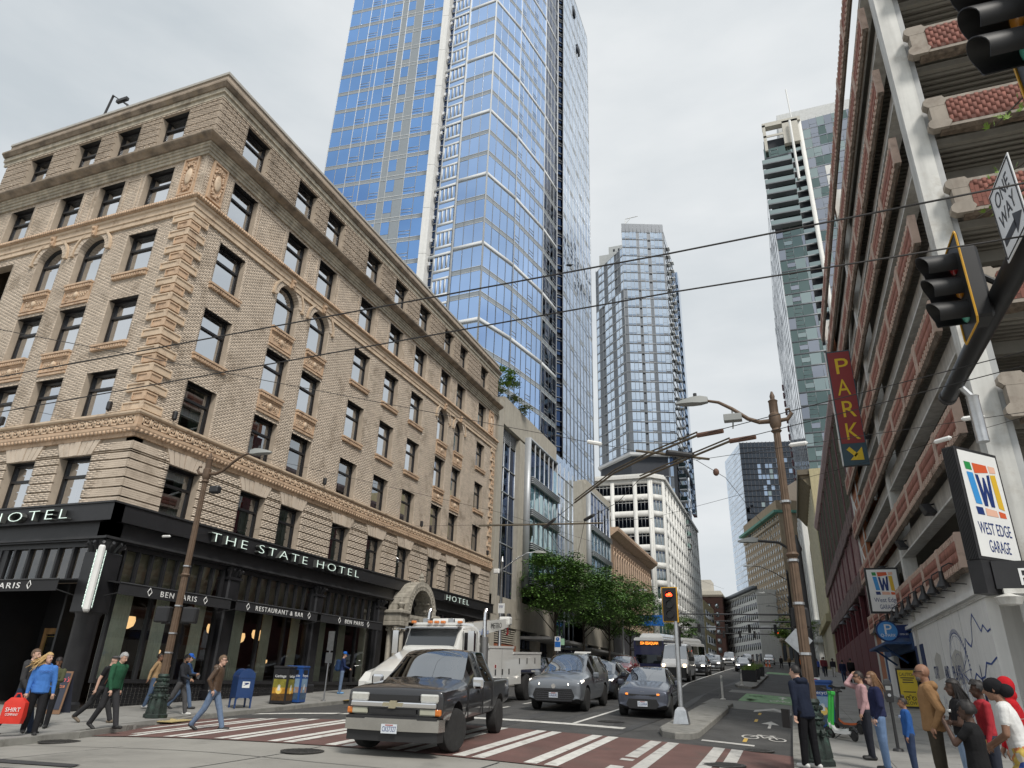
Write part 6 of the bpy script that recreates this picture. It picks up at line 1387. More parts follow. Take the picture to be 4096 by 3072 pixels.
def car_body(parent,st,paint,cab,wheels,sub=2,trimlow=True,roofm=None,bed=None):
 """lofted body. st = rows (x, zlow, zmid, zbelt, ztop, wlow, wmid, wbelt, wtop, crown); cab = (cowl, roof front, roof rear, tail) rows; wheels = [(x, r)]"""
 rings=[]
 for(x,zl,zm,zb,zt,wl,wm,wb,wt,cr)in st:
  h=[(0,zl),(wl*.8,zl),(wl,zl+.10),(wm,zm),(wb,zb),(wt,zt),(wt*.55,zt+cr*.75),(0,zt+cr)]
  rings.append([(x,a,b)for a,b in h]+[(x,-a,b)for a,b in h[-2:0:-1]])
 n=14;vs=[p for r_ in rings for p in r_];fs=[];mi=[];cw0,rf,rr,tl=cab
 for i in range(len(st)-1):
  for j in range(n):
   k=(j+1)%n;fs.append((i*n+j,i*n+k,(i+1)*n+k,(i+1)*n+j)[::-1]);jj=j if j<7 else 13-j;m=0
   if jj in(5,6):
    if cw0<=i<rf:m=1
    elif rr<=i<tl and tl>rr:m=3
    elif rf<=i<rr and roofm:m=6
    elif bed and bed[0]<=i<bed[1]:m=6
   elif jj==4:
    if cw0<i<tl and i not in cab_pillars(cab):m=2
   elif jj in(0,1)and trimlow:m=4
   mi.append(m)
 fs.append(tuple(range(n-1,-1,-1))[::-1]);mi.append(0);fs.append(tuple((len(st)-1)*n+j for j in range(n))[::-1]);mi.append(0)
 me=bpy.data.meshes.new('body');me.from_pydata(vs,[],fs)
 mats=[paint,CGLASS,CGLASSD,CGLASSD,TRIM,TRIM,roofm or TRIM]
 for m in mats:me.materials.append(m)
 me.polygons.foreach_set('material_index',mi);ob=bpy.data.objects.new('tmp',me);COL.objects.link(ob)
 bm=bmesh.new();bm.from_mesh(me);bmesh.ops.recalc_face_normals(bm,faces=bm.faces);cr=bm.edges.layers.float.new('crease_edge')
 for e in bm.edges:
  ms={f.material_index for f in e.link_faces}
  if len(ms)>1:e[cr]=.9
  elif all(v.index%14 in(4,10)for v in e.verts):e[cr]=.45
  elif all(v.index%14 in(5,9)for v in e.verts):e[cr]=.35
 bm.to_mesh(me);bm.free()
 me2=bake(ob,[('SUBSURF',dict(levels=sub,render_levels=sub))]);ob.data=me2
 cut=MB()
 for(x,r_)in wheels:cut.lathe([(r_,-1.3),(r_,1.3)],(x,0,r_*.93),28,'y')
 co_=cut.build('cutter',[TRIM]*7);
 bm=bmesh.new();bm.from_mesh(co_.data);bmesh.ops.recalc_face_normals(bm,faces=bm.faces);
 for f in bm.faces:f.material_index=5
 bm.to_mesh(co_.data);bm.free()
 me3=bake(ob,[('BOOLEAN',dict(object=co_,operation='DIFFERENCE',solver='EXACT',material_mode='INDEX'))])
 split_mesh(me3,['body','windscreen','side_window','rear_window','sill_trim','arch_lining','roof_panel'],mats,parent)
 bpy.data.objects.remove(ob);bpy.data.objects.remove(co_)
PILL={}
def cab_pillars(cab):return PILL.get(cab,())
def seats(par,x0,x1,z,w):
 mb=MB();mb.cbox(((x0+x1)/2,0,z-.25),(x1-x0,w*1.7,.5));mb.build('floor_pan',CABIN,par)
 for s_ in(-1,1):MB().cbox((x0+(x1-x0)*.5,s_*w*.45,z+.22),(.16,.48,.7),.06).build('seat',CABIN,par);MB().cbox((x0+(x1-x0)*.5-.02,s_*w*.45,z+.66),(.1,.26,.2),.04).build('headrest',CABIN,par)
 mb=MB();mb.lathe([(.17,0),(.19,.02),(.17,.04)],(x0+(x1-x0)*.78,w*.45,z+.28),16,'x');mb.build('steering_wheel',CABIN,par);MB().cbox((x0+(x1-x0)*.9,0,z+.2),(.35,w*1.6,.2),.05).build('dashboard',CABIN,par)
def plate(par,x,z,s_,y=0,w=.31):
 o=MB().cbox((x,y,z),(.012,w,.155),.0).build('number_plate',PLATE,par,loc=(0,0,0));text(par,s_,(x+.009,y-w*.44,z-.045),(0,1,0),(0,0,1),.125,PLTX,.001,'plate_number',fit=w*.88)
 MB().cbox((x+.007,y,z+.062),(.004,w*.5,.018)).build('plate_band',mat('plate_red',(.4,.12,.1),.5,var=0),par)
def mirror(par,x,y,z,m,s_=1):
 MB().cbox((x,y,z),(.14,.22*s_,.19*s_),.045).build('door_mirror',m,par,loc=(0,0,0));MB().tube([(x,y-.12*np.sign(y),z-.05),(x,y-.26*np.sign(y),z-.08)],.03,5).build('mirror_arm',TRIM,par)
def wipers(par,x,z,w):
 for y in(-w*.55,w*.15):MB().tube([(x-.03,y,z),(x-.07,y+w*.3,z+.045),(x-.06,y+w*.62,z+.03)],.010,4).build('wiper',TRIM,par)
def place(name,label,cat,x,y,head,grp=None,pitch=None,z=None):
 """vehicle root: head = direction of travel in degrees from -Y (towards the camera), positive to the right"""
 a=R(-90+head);zz=road_z(x,y)if z is None else z;sl=(road_z(x,y+2)-road_z(x,y-2))/4
 return thing(name,label,cat,(x,y,zz),(0,sl*math.cos(R(head))if pitch is None else pitch,a),grp)
 # ---------------------------------------------------------------- pickup
CARG='vehicles on the avenue'
pk=place('pickup_truck','dark grey pickup truck turning across the red crosswalk','pickup truck',-7.6,15.45,8.5,CARG,pitch=.03);pkm=paint_mat('graphite',(.050,.050,.053),.6)
cab=(6,9,12,14);PILL[cab]=(8,10,13)
car_body(pk,[(2.78,.62,.80,1.05,1.09,.9,.95,.92,.84,.01),(2.74,.55,.78,1.10,1.135,.95,.98,.96,.87,.02),(2.5,.5,.8,1.12,1.17,.95,.99,.96,.86,.04),(1.95,.48,.8,1.13,1.19,.95,1.0,.97,.84,.06),(1.5,.46,.8,1.15,1.23,.95,1.0,.97,.84,.06),(1.2,.45,.8,1.17,1.25,.95,1.0,.97,.84,.06),(1.12,.45,.8,1.17,1.26,.95,1.0,.97,.86,.05),(.75,.45,.8,1.19,1.50,.95,1.0,.97,.80,.05),(.38,.45,.8,1.20,1.76,.95,1.0,.97,.73,.05),(.22,.45,.8,1.2,1.82,.95,1.0,.97,.71,.05),(-.1,.45,.8,1.2,1.845,.95,1.0,.97,.71,.05),(-.22,.45,.8,1.2,1.845,.95,1.0,.97,.71,.05),(-1.02,.45,.8,1.2,1.83,.95,1.0,.97,.71,.04),(-1.15,.45,.8,1.2,1.74,.95,1.0,.97,.72,.03),(-1.24,.45,.8,1.2,1.24,.95,1.0,.97,.9,.01),(-1.3,.5,.8,1.19,1.22,.95,1.0,.97,.93,.0),(-2.2,.55,.8,1.19,1.22,.95,1.0,.97,.93,.0),(-2.95,.6,.8,1.19,1.22,.94,.99,.96,.92,.0),(-3.02,.62,.8,1.15,1.18,.9,.95,.92,.88,.0)],pkm,cab,[(1.83,.47),(-1.83,.47)],bed=(15,18))
for x,st_ in((1.83,-.32),(-1.83,0)):
 for y in(-.86,.86):add_wheel(pk,x,y,.39,.26,5,CHROME if True else RIM,st_)
seats(pk,-.9,1.0,.85,.7)
MB().cbox((2.81,0,.985),(.05,1.0,.09)).build('grille_upper',TRIM,pk);MB().cbox((2.81,0,.745),(.05,.92,.08)).build('grille_lower',TRIM,pk);MB().cbox((2.84,0,.865),(.06,1.72,.085),.02).build('grille_bar',CHROME,pk)
for k in range(3):MB().cbox((2.825,0,.955+k*.026),(.01,.98,.006)).build('grille_slat',CHROME,pk)
mb=MB();mb.prism([(-.21,.865),(-.19,.9),(-.075,.9),(-.05,.935),(.09,.935),(.065,.9),(.21,.9),(.19,.835),(.075,.835),(.05,.8),(-.09,.8),(-.065,.835),(-.2,.835)],2.86,2.875,'x');mb.build('badge',mat('badge_gold',(.62,.56,.4),.25,metal=.9,var=0),pk)
for s_ in(-1,1):
 MB().cbox((2.785,s_*.70,.985),(.10,.36,.15),.03).build('headlight',LAMPC,pk);MB().cbox((2.79,s_*.68,.745),(.08,.32,.11),.02).build('running_light',mat('lens_dull',(.42,.42,.33),.3,var=.1,coat=1),pk);MB().cbox((2.77,s_*.88,.745),(.11,.12,.11),.02).build('indicator',AMBER,pk)
 mirror(pk,.95,s_*1.14,1.22,CHROME,1.15);MB().cbox((.2,s_*1.005,1.02),(.16,.03,.06),.01).build('door_handle',TRIM,pk);MB().box((-.0,s_*.985,.72),(1.15,s_*1.008,.77)).build('side_moulding',TRIM,pk)
 for x in(1.1,-.12,-1.0):MB().box((x,s_*.98,.56),(x+.012,s_*1.004,1.18)).build('door_gap',TRIM,pk)
mb=MB();mb.loft([[(2.62,-.98,z0),(2.86,-.93,z0),(2.93,-.45,z0),(2.95,0,z0),(2.93,.45,z0),(2.86,.93,z0),(2.62,.98,z0)]for z0 in(.42,.63)],True);mb.build('bumper',mat('chrome_bumper',(.62,.61,.58),.18,metal=1,var=.1),pk,30)
mb=MB();mb.loft([[(2.6,-.95,z0),(2.82,-.9,z0),(2.9,0,z0),(2.82,.9,z0),(2.6,.95,z0)]for z0 in(.24,.43)],True);mb.build('valance',TRIM,pk);MB().cbox((2.82,0,.64),(.2,1.8,.05)).build('bumper_top',TRIM,pk)
plate(pk,2.965,.46,'CKS7327');wipers(pk,1.22,1.27,.8)
# ---------------------------------------------------------------- crossover cars
def suv(name,label,x,y,head,pm,L_=5.1,W_=1.97,H_=1.78,wb=2.95,kind='suv',rim=None,lit=True,plate_s=None,sub=2,glassroof=None):
 v=place(name,label,'car',x,y,head,CARG);f=L_/2;w=W_/2;h=H_;cab={'suv':(5,8,12,14),'sedan':(5,8,11,13),'hatch':(5,8,12,14)}[kind];PILL[cab]=(7,9 if kind!='suv' else 10,)
 if kind=='suv':S=[(f,.35,.55,.84,.88,w*.86,w*.9,w*.88,w*.68,.02),(f-.06,.28,.55,.94,.99,w*.92,w*.95,w*.93,w*.7,.04),(f-.45,.24,.55,1.0,1.06,w*.92,w*.97,w*.94,w*.7,.06),(f-.95,.24,.58,1.05,1.13,w*.92,w,w*.96,w*.72,.06),(f-1.3,.24,.6,1.07,1.16,w*.92,w,w*.96,w*.74,.05),(f-1.42,.24,.6,1.08,1.18,w*.92,w,w*.95,w*.77,.05),(f-1.8,.24,.6,1.10,1.42,w*.92,w,w*.95,w*.74,.05),(f-2.2,.24,.6,1.11,h-.13,w*.92,w,w*.95,w*.69,.05),(f-2.4,.24,.6,1.12,h-.05,w*.92,w,w*.95,w*.67,.05),(f-2.9,.24,.6,1.12,h-.0,w*.92,w,w*.95,w*.67,.05),(f-3.0,.24,.6,1.12,h,w*.92,w,w*.95,w*.67,.05),(f-3.8,.24,.6,1.14,h-.02,w*.92,w,w*.95,w*.67,.05),(f-4.5,.24,.62,1.18,h-.08,w*.92,w*.99,w*.94,w*.66,.04),(f-4.75,.26,.62,1.19,h-.3,w*.9,w*.97,w*.92,w*.7,.03),(f-5.0,.3,.62,1.1,1.16,w*.88,w*.92,w*.86,w*.74,.02),(f-5.08,.36,.6,.95,1.0,w*.8,w*.84,w*.8,w*.7,.01)]
 elif kind=='sedan':S=[(f,.32,.5,.66,.69,w*.75,w*.82,w*.8,w*.58,.02),(f-.08,.25,.5,.74,.78,w*.86,w*.9,w*.88,w*.62,.04),(f-.45,.2,.5,.82,.88,w*.9,w*.96,w*.93,w*.68,.05),(f-.9,.2,.52,.87,.95,w*.92,w,w*.95,w*.72,.05),(f-1.2,.2,.54,.89,.98,w*.92,w,w*.95,w*.75,.05),(f-1.32,.2,.54,.9,1.0,w*.92,w,w*.95,w*.78,.04),(f-1.75,.2,.54,.92,1.2,w*.92,w,w*.95,w*.72,.04),(f-2.15,.2,.54,.93,h-.09,w*.92,w,w*.95,w*.64,.04),(f-2.4,.2,.54,.94,h-.02,w*.92,w,w*.95,w*.62,.04),(f-2.7,.2,.54,.94,h,w*.92,w,w*.95,w*.61,.04),(f-3.1,.2,.54,.95,h-.03,w*.92,w,w*.95,w*.61,.04),(f-3.5,.2,.55,.97,h-.12,w*.92,w,w*.95,w*.62,.04),(f-3.9,.2,.56,.99,h-.3,w*.92,w*.99,w*.94,w*.66,.03),(f-4.25,.22,.58,1.0,1.06,w*.9,w*.97,w*.92,w*.72,.02),(f-4.6,.28,.58,.96,1.0,w*.86,w*.9,w*.86,w*.68,.02),(f-4.68,.36,.56,.8,.84,w*.78,w*.82,w*.78,w*.66,.01)]
 else:S=[(f,.32,.5,.71,.74,w*.84,w*.88,w*.86,w*.64,.02),(f-.05,.25,.5,.80,.84,w*.9,w*.94,w*.92,w*.66,.04),(f-.4,.2,.5,.86,.92,w*.9,w*.96,w*.93,w*.68,.05),(f-.75,.2,.52,.9,.98,w*.92,w,w*.95,w*.72,.05),(f-.95,.2,.54,.92,1.01,w*.92,w,w*.95,w*.75,.05),(f-1.05,.2,.54,.93,1.03,w*.92,w,w*.95,w*.78,.04),(f-1.45,.2,.54,.94,1.22,w*.92,w,w*.95,w*.72,.04),(f-1.8,.2,.54,.95,h-.09,w*.92,w,w*.95,w*.65,.04),(f-2.05,.2,.54,.96,h-.02,w*.92,w,w*.95,w*.63,.04),(f-2.35,.2,.54,.96,h,w*.92,w,w*.95,w*.62,.04),(f-2.8,.2,.54,.97,h-.01,w*.92,w,w*.95,w*.62,.04),(f-3.2,.2,.55,.98,h-.04,w*.92,w,w*.95,w*.62,.04),(f-3.55,.2,.56,1.0,h-.12,w*.92,w*.99,w*.93,w*.62,.03),(f-3.8,.22,.58,1.02,h-.3,w*.9,w*.96,w*.9,w*.66,.02),(f-4.02,.28,.58,.98,1.04,w*.86,w*.9,w*.86,w*.68,.02),(f-4.08,.36,.56,.8,.84,w*.78,w*.82,w*.78,w*.66,.01)]
 k=L_/{'suv':5.08,'sedan':4.68,'hatch':4.08}[kind];S=[(f-(f-s_[0])*k,)+s_[1:]for s_ in S];rw=.37 if kind=='suv' else .32
 fx=f-.95*(1 if kind!='hatch' else .86);rx=fx-wb;car_body(v,S,pm,cab,[(fx,rw+.06),(rx,rw+.06)],sub,roofm=glassroof)
 for xx in(fx,rx):
  for yy in(-w+.13,w-.13):add_wheel(v,xx,yy,rw,.23,5,rim or RIM)
 seats(v,f-3.2*k,f-1.35*k,.62 if kind!='suv' else .8,w*.8)
 for s_ in(-1,1):mirror(v,f-1.75*k,s_*(w+.10),1.12 if kind=='suv' else .98,pm)
 if plate_s:plate(v,f+.02,.52 if kind=='suv' else .42,plate_s)
 wipers(v,f-1.36*k,1.22 if kind=='suv' else 1.05,w*.8)
 for s_ in(-1,1):
  for xx in(f-2.1*k,f-3.0*k):MB().cbox((xx-.3,s_*(w+.0),.92 if kind=='suv' else .8),(.15,.03,.03),.01).build('door_handle',pm,v)
 return v,f,w
SUVM=paint_mat('cement',(.19,.205,.225),.4)
v,f,w=suv('sport_utility_car','grey crossover with a black honeycomb grille and lit lamps',-7.7,26.6,2,SUVM,plate_s='CNZ6382',rim=RIMD)
MB().prism([(-.62,.33),(.62,.33),(.72,.5),(.62,.72),(-.62,.72),(-.72,.5)],f-.05,f+.02,'x').build('grille',TRIM,v)
for k in range(6):MB().cbox((f+.022,0,.36+k*.065),(.015,1.25,.015)).build('grille_bar',mat('grille_grey',(.1,.1,.11),.3,metal=.6),v)
MB().lathe([(.075,0),(.075,.02)],(f+.0,0,.79),16,'x').build('badge',CHROME,v)
for s_ in(-1,1):
 MB().loft([[(f-.28,s_*.52,.84),(f+.0,s_*.50,.83),(f-.02,s_*.50,.90),(f-.28,s_*.52,.92)],[(f-.50,s_*.92,.88),(f-.22,s_*.92,.87),(f-.24,s_*.92,.97),(f-.50,s_*.94,.99)]]).build('headlight',LAMPON,v);MB().cbox((f-.12,s_*.78,.5),(.12,.14,.22),.03).build('fog_recess',TRIM,v)
 MB().box((f-4.6,s_*.6-.02,1.79),(f-2.6,s_*.6+.02,1.835)).build('roof_rail',TRIM,v)
KIAM=paint_mat('storm',(.085,.095,.125),.55)
v,f,w=suv('hatchback_car','dark grey small hatchback waiting first at the stop line beside the island',-4.72,26.0,3,KIAM,L_=4.08,W_=1.73,H_=1.45,wb=2.58,kind='hatch',plate_s='CLG0464',rim=RIMD)
MB().prism([(-.42,.28),(.42,.28),(.52,.40),(.44,.56),(-.44,.56),(-.52,.40)],f-.06,f+.005,'x').build('intake',TRIM,v);MB().prism([(-.5,.65),(0,.61),(.5,.65),(.52,.71),(0,.685),(-.52,.71)],f-.1,f-.005,'x').build('grille',TRIM,v);text(v,'KIA',(f-.02,-.06,.735),(0,1,0),(0,0,1),.07,CHROME,.004,fit=.13)
for s_ in(-1,1):
 MB().loft([[(f-.20,s_*.47,.66),(f+.01,s_*.45,.66),(f-.01,s_*.45,.75),(f-.2,s_*.47,.76)],[(f-.46,s_*.80,.70),(f-.20,s_*.80,.69),(f-.22,s_*.80,.82),(f-.46,s_*.82,.84)]]).build('headlight',LAMPC,v);MB().cbox((f+.0,s_*.50,.70),(.05,.08,.05),.015).build('indicator',mat('amber_lit',(1,.25,.03),.3,var=0,emit=.6),v);MB().cbox((f-.12,s_*.68,.4),(.1,.12,.18),.03).build('fog_recess',TRIM,v)
POLM=paint_mat('thunder',(.075,.085,.105),.5)
v,f,w=suv('sedan_car','dark blue grey sedan tucked between the crossover and the hatchback',-8.1,33.2,0,POLM,L_=4.6,W_=1.86,H_=1.48,wb=2.73,kind='sedan',sub=2)
MB().cbox((f-.02,0,.62),(.04,.9,.1),.02).build('grille',TRIM,v)
for s_ in(-1,1):MB().loft([[(f-.3,s_*.5,.70),(f-.03,s_*.48,.69),(f-.04,s_*.48,.75),(f-.3,s_*.5,.77)],[(f-.5,s_*.84,.72),(f-.26,s_*.84,.71),(f-.27,s_*.84,.8),(f-.5,s_*.86,.82)]]).build('headlight',LAMPON,v)
def simple_front(v,f,w,z,lit,gr=.5):
 MB().cbox((f-.0,0,z-.16),(.05,w*1.0,.2),.03).build('grille',TRIM,v)
 for s_ in(-1,1):MB().cbox((f-.10,s_*w*.66,z),(.2,.3,.1),.03).build('headlight',LAMPON if lit else LAMPC,v)
 MB().cbox((f+.02,0,z-.34),(.01,.32,.15)).build('number_plate',PLATE,v)
REDM=paint_mat('red',(.20,.012,.02),.4);BLKM=paint_mat('black',(.012,.012,.014),.3);SILM=paint_mat('silver',(.38,.39,.40),.7);WHTM=paint_mat('white',(.62,.62,.61),0);NAVM=paint_mat('navy',(.02,.025,.05),.4);GRYM=paint_mat('grey',(.12,.125,.13),.5)
v,f,w=suv('sport_utility_car','dark red crossover in front of the bus',-11.6,53.5,0,REDM,L_=4.6,W_=1.86,H_=1.68,wb=2.7,sub=1);simple_front(v,f,w,.88,False)
v,f,w=suv('sedan_car','silver car showing only its pale roof in front of the red crossover',-11.9,46.5,0,SILM,L_=4.6,W_=1.82,H_=1.5,wb=2.7,kind='sedan',sub=1);simple_front(v,f,w,.74,False)
v,f,w=suv('sedan_car','dark sedan behind the crossover roof, beside the tow truck tail',-11.2,39.5,0,GRYM,L_=4.7,W_=1.85,H_=1.46,wb=2.75,kind='sedan',sub=1);simple_front(v,f,w,.74,False)
v,f,w=suv('sport_utility_car','parked dark blue estate car with roof rails under the trees',-15.4,45,0,NAVM,L_=4.7,W_=1.85,H_=1.66,wb=2.7,sub=1);simple_front(v,f,w,.88,False)
v,f,w=suv('hatchback_car','white small car with its tailgate raised under the trees',-15.3,53,0,WHTM,L_=4.1,W_=1.75,H_=1.5,wb=2.5,kind='hatch',sub=1);simple_front(v,f,w,.74,False);MB().loft([[(-2.1,-.7,1.55),(-2.1,.7,1.55),(-2.1,.7,1.6),(-2.1,-.7,1.6)],[(-3.0,-.65,2.0),(-3.0,.65,2.0),(-3.0,.65,2.06),(-3.0,-.65,2.06)]]).build('tailgate',WHTM,v)
v,f,w=suv('sport_utility_car','black crossover right behind the white van',-8.2,70.5,0,BLKM,L_=4.8,W_=1.92,H_=1.72,wb=2.8,sub=1);simple_front(v,f,w,.88,True)
v,f,w=suv('sport_utility_car','black and silver crossover following the black one',-8.4,88,0,GRYM,L_=4.7,W_=1.85,H_=1.66,wb=2.7,sub=1);simple_front(v,f,w,.88,True)
v,f,w=suv('hatchback_car','dark blue hatchback alone in the right lane beyond the planters',-5.4,89,6,NAVM,L_=4.4,W_=1.76,H_=1.5,wb=2.6,kind='hatch',sub=1);simple_front(v,f,w,.74,True)
v,f,w=suv('sport_utility_car','silver crossover stopped at the far crossing',-3.9,141.5,0,SILM,L_=4.6,W_=1.85,H_=1.72,wb=2.7,sub=1);simple_front(v,f,w,.88,False)
v,f,w=suv('sport_utility_car','dark crossover coming round the far bend behind the white pickup',-7.4,137,0,BLKM,L_=4.7,W_=1.85,H_=1.7,wb=2.7,sub=1);simple_front(v,f,w,.88,False)
v,f,w=suv('sedan_car','pale sedan queueing far away on the left lane',-12.6,108,0,SILM,L_=4.6,W_=1.82,H_=1.48,wb=2.7,kind='sedan',sub=1);simple_front(v,f,w,.74,True)
v,f,w=suv('sport_utility_car','white crossover queueing farthest on the left lane',-12.4,121,0,WHTM,L_=4.6,W_=1.85,H_=1.7,wb=2.7,sub=1);simple_front(v,f,w,.88,True)
v,f,w=suv('sport_utility_car','large white pickup fronted car beyond the dark hatchback',-9.4,123,0,WHTM,L_=5.3,W_=2.02,H_=1.95,wb=3.2,sub=1);simple_front(v,f,w,.95,True)
v,f,w=suv('sedan_car','black sedan two places behind the white van',-9.8,101,0,BLKM,L_=4.7,W_=1.85,H_=1.46,wb=2.75,kind='sedan',sub=1);simple_front(v,f,w,.74,True)
# ---------------------------------------------------------------- white van
van=place('cargo_van','white high roof cargo van with a dark lower nose and lit lamps','van',-8.05,56.6,1,CARG);cab=(4,6,7,7);PILL[cab]=()
VW=paint_mat('van_white',(.66,.66,.65),0)
car_body(van,[(2.7,.4,.7,.95,1.0,.8,.88,.86,.7,.02),(2.64,.32,.7,1.12,1.18,.94,.98,.96,.78,.04),(2.3,.3,.75,1.22,1.32,.96,1.0,.98,.82,.05),(2.1,.3,.75,1.26,1.38,.97,1.02,1.0,.86,.05),(2.0,.3,.75,1.3,1.48,.97,1.02,1.0,.88,.05),(1.5,.3,.75,1.35,2.15,.97,1.02,1.0,.82,.05),(1.25,.3,.75,1.38,2.42,.97,1.02,1.0,.8,.06),(.85,.3,.75,1.4,2.55,.97,1.02,1.0,.78,.06),(.2,.3,.75,1.4,2.58,.97,1.02,1.0,.78,.06),(-2.6,.3,.75,1.4,2.58,.97,1.02,1.0,.78,.06),(-2.75,.36,.75,1.4,2.5,.95,1.0,.98,.76,.04)],VW,cab,[(1.75,.42),(-1.6,.42)],1)
for x in(1.75,-1.6):
 for y in(-.86,.86):add_wheel(van,x,y,.34,.24,6,RIMD)
MB().loft([[(2.55,-.98,z),(2.74,-.8,z),(2.78,0,z),(2.74,.8,z),(2.55,.98,z)]for z in(.28,.98)]).build('bumper',TRIM,van);seats(van,.3,1.9,1.15,.8)
for s_ in(-1,1):MB().cbox((2.62,s_*.74,1.05),(.16,.22,.28),.05).build('headlight',mat('lamp_warm',(1,.72,.42),.3,var=0,emit=3),van);mirror(van,1.75,s_*1.16,1.55,TRIM,1.6);MB().box((.75,s_*.99,1.42),(1.45,s_*1.012,2.05)).build('cab_window',CGLASSD,van)
wipers(van,2.05,1.45,.9);MB().box((1.1,-.85,2.55),(1.2,.85,2.62)).build('roof_edge',VW,van)
# ---------------------------------------------------------------- bus
bus=place('city_bus','articulated city bus with an amber destination board','bus',-11.3,68.5,0,CARG);BW=paint_mat('bus_white',(.62,.63,.63),0);BB=paint_mat('bus_navy',(.012,.015,.055),.1)
def busbox(par,x0,x1,w,z0,z1,m,name,ch=.2):return MB().loft([[(x,-w,z0),(x,w,z0),(x,w,z1-ch),(x,w-ch,z1),(x,-w+ch,z1),(x,-w,z1-ch)]for x in(x0,x1)]).build(name,m,par)
busbox(bus,-6,5.95,1.28,.35,2.9,BB,'body',.05);busbox(bus,-6,5.9,1.27,2.9,3.15,BW,'roof_edge',.12);busbox(bus,-5.5,4.6,1.0,3.15,3.5,BW,'roof_pod',.25)
MB().quad((5.97,-1.15,1.1),(5.97,1.15,1.1),(5.93,1.12,2.45),(5.93,-1.12,2.45)).build('windscreen',mirror_glass('bus_screen',(.05,.055,.06)),bus);MB().box((5.93,-1.1,2.5),(5.98,1.1,2.9)).build('destination_board',BLACK,bus);text(bus,'554 ISSAQUAH',(5.985,-.72,2.58),(0,1,0),(0,0,1),.32,mat('led_amber',(1,.28,.03),.5,var=0,emit=1.6),.003,fit=1.5)
for s_ in(-1,1):MB().box((-5.8,s_*1.285,1.3),(5.5,s_*1.29,2.6)).build('side_window',CGLASSD,bus);MB().cbox((5.97,s_*.95,.72),(.08,.28,.16),.03).build('headlight',LAMPC,bus);add_wheel(bus,3.4,s_*1.12,.5,.28,8,RIM);mirror(bus,6.05,s_*1.42,2.2,TRIM,1.5)
MB().tube([(6.0,-.7,.6),(6.5,-.7,.65),(6.5,.7,.65),(6.0,.7,.6)],.03,5).build('bike_rack',DARK,bus)
bus2=thing('bus_trailer','rear half of the articulated bus behind the white van','bus',(-11.6,84,road_z(-11.6,84)),(0,.037,R(-97)),CARG);busbox(bus2,-6,6.5,1.28,.35,2.9,BW,'body',.05);busbox(bus2,-5.5,5.5,1.05,2.9,3.45,BW,'roof_pod',.25)
for s_ in(-1,1):MB().box((-5.8,s_*1.285,1.3),(6.3,s_*1.29,2.6)).build('side_window',CGLASSD,bus2);add_wheel(bus2,-3,s_*1.12,.5,.28,8,RIM)
for k in range(6):busbox(bus2,6.5+k*.2,6.62+k*.2,1.2,.5,2.95,mat('bellows',(.20,.18,.13),.8),'bellows_fold',.1)
# ---------------------------------------------------------------- white tow truck
tow=place('tow_truck','white heavy tow truck with chrome stacks beside the hotel','tow truck',-11.5,25.0,0,CARG);TW=paint_mat('truck_white',(.68,.68,.65),0);T_=tow;TG=mat('truck_glass',(.03,.035,.04),.05,var=0,coat=1)
# local x: + towards the camera; cab between 1.0 and 2.6, hood to 5.0, body back to -5.6
mb=MB();mb.loft([[(2.5,-1.05,.95),(2.5,1.05,.95),(2.5,1.02,1.9),(2.5,.85,1.98),(2.5,-.85,1.98),(2.5,-1.02,1.9)],[(3.6,-1.0,.95),(3.6,1.0,.95),(3.6,.95,1.62),(3.6,.78,1.70),(3.6,-.78,1.70),(3.6,-.95,1.62)],[(4.7,-.9,.9),(4.7,.9,.9),(4.7,.82,1.30),(4.7,.66,1.38),(4.7,-.66,1.38),(4.7,-.82,1.30)],[(5.0,-.8,.85),(5.0,.8,.85),(5.0,.74,1.18),(5.0,.6,1.25),(5.0,-.6,1.25),(5.0,-.74,1.18)]]);mb.build('hood',TW,T_,30)
for s_ in(-1,1):MB().loft([[(x,s_*1.18,z0),(x,s_*.8,z0),(x,s_*.8,z1),(x,s_*1.18,z1)]for x,z0,z1 in((2.6,.7,1.0),(3.0,.9,1.25),(3.8,1.05,1.35),(4.6,.9,1.2),(4.95,.55,.95))]).build('fender',TW,T_);add_wheel(T_,3.75,s_*1.0,.5,.3,8,CHROME);MB().cbox((5.0,s_*.75,.85),(.1,.35,.2),.04).build('headlight',LAMPC,T_)
mb=MB();mb.loft([[(x,-w,z0),(x,w,z0),(x,w,z1-.25),(x,w*.93,z1-.05),(x,w*.7,z1),(x,-w*.7,z1),(x,-w*.93,z1-.05),(x,-w,z1-.25)]for x,w,z0,z1 in((2.62,1.06,.75,2.02),(2.5,1.08,.75,2.06),(2.2,1.1,.75,2.62),(2.0,1.12,.75,2.72),(.95,1.12,.75,2.74),(.85,1.1,.75,2.7))]);mb.build('cab',TW,T_,30)
MB().add([(2.62,-.93,2.02),(2.62,.93,2.02),(2.28,.93,2.56),(2.28,-.93,2.56)],[(0,1,2,3)]).build('windscreen',TG,T_);MB().cbox((2.36,0,2.60),(.4,2.0,.05)).build('sun_visor',STEEL,T_)
mb=MB();mb.loft([[(x,-.95,2.7),(x,.95,2.7),(x,.85,2.78),(x,-.85,2.78)]for x in(1.0,2.1)]);mb.build('roof_cap',TW,T_);MB().lathe([(.1,-.6),(.11,0),(.1,.6)],(1.2,0,2.85),10,'y').build('roof_tank',TW,T_)
for k,y in enumerate((-.9,-.25,0,.25,.9)):MB().cbox((2.15,y,2.79),(.14,.17,.09),.03).build('marker_lamp',AMBER,T_)
for y in(-.5,.5):MB().cbox((2.0,y,2.83),(.12,.22,.17),.02).build('work_lamp',STEEL,T_)
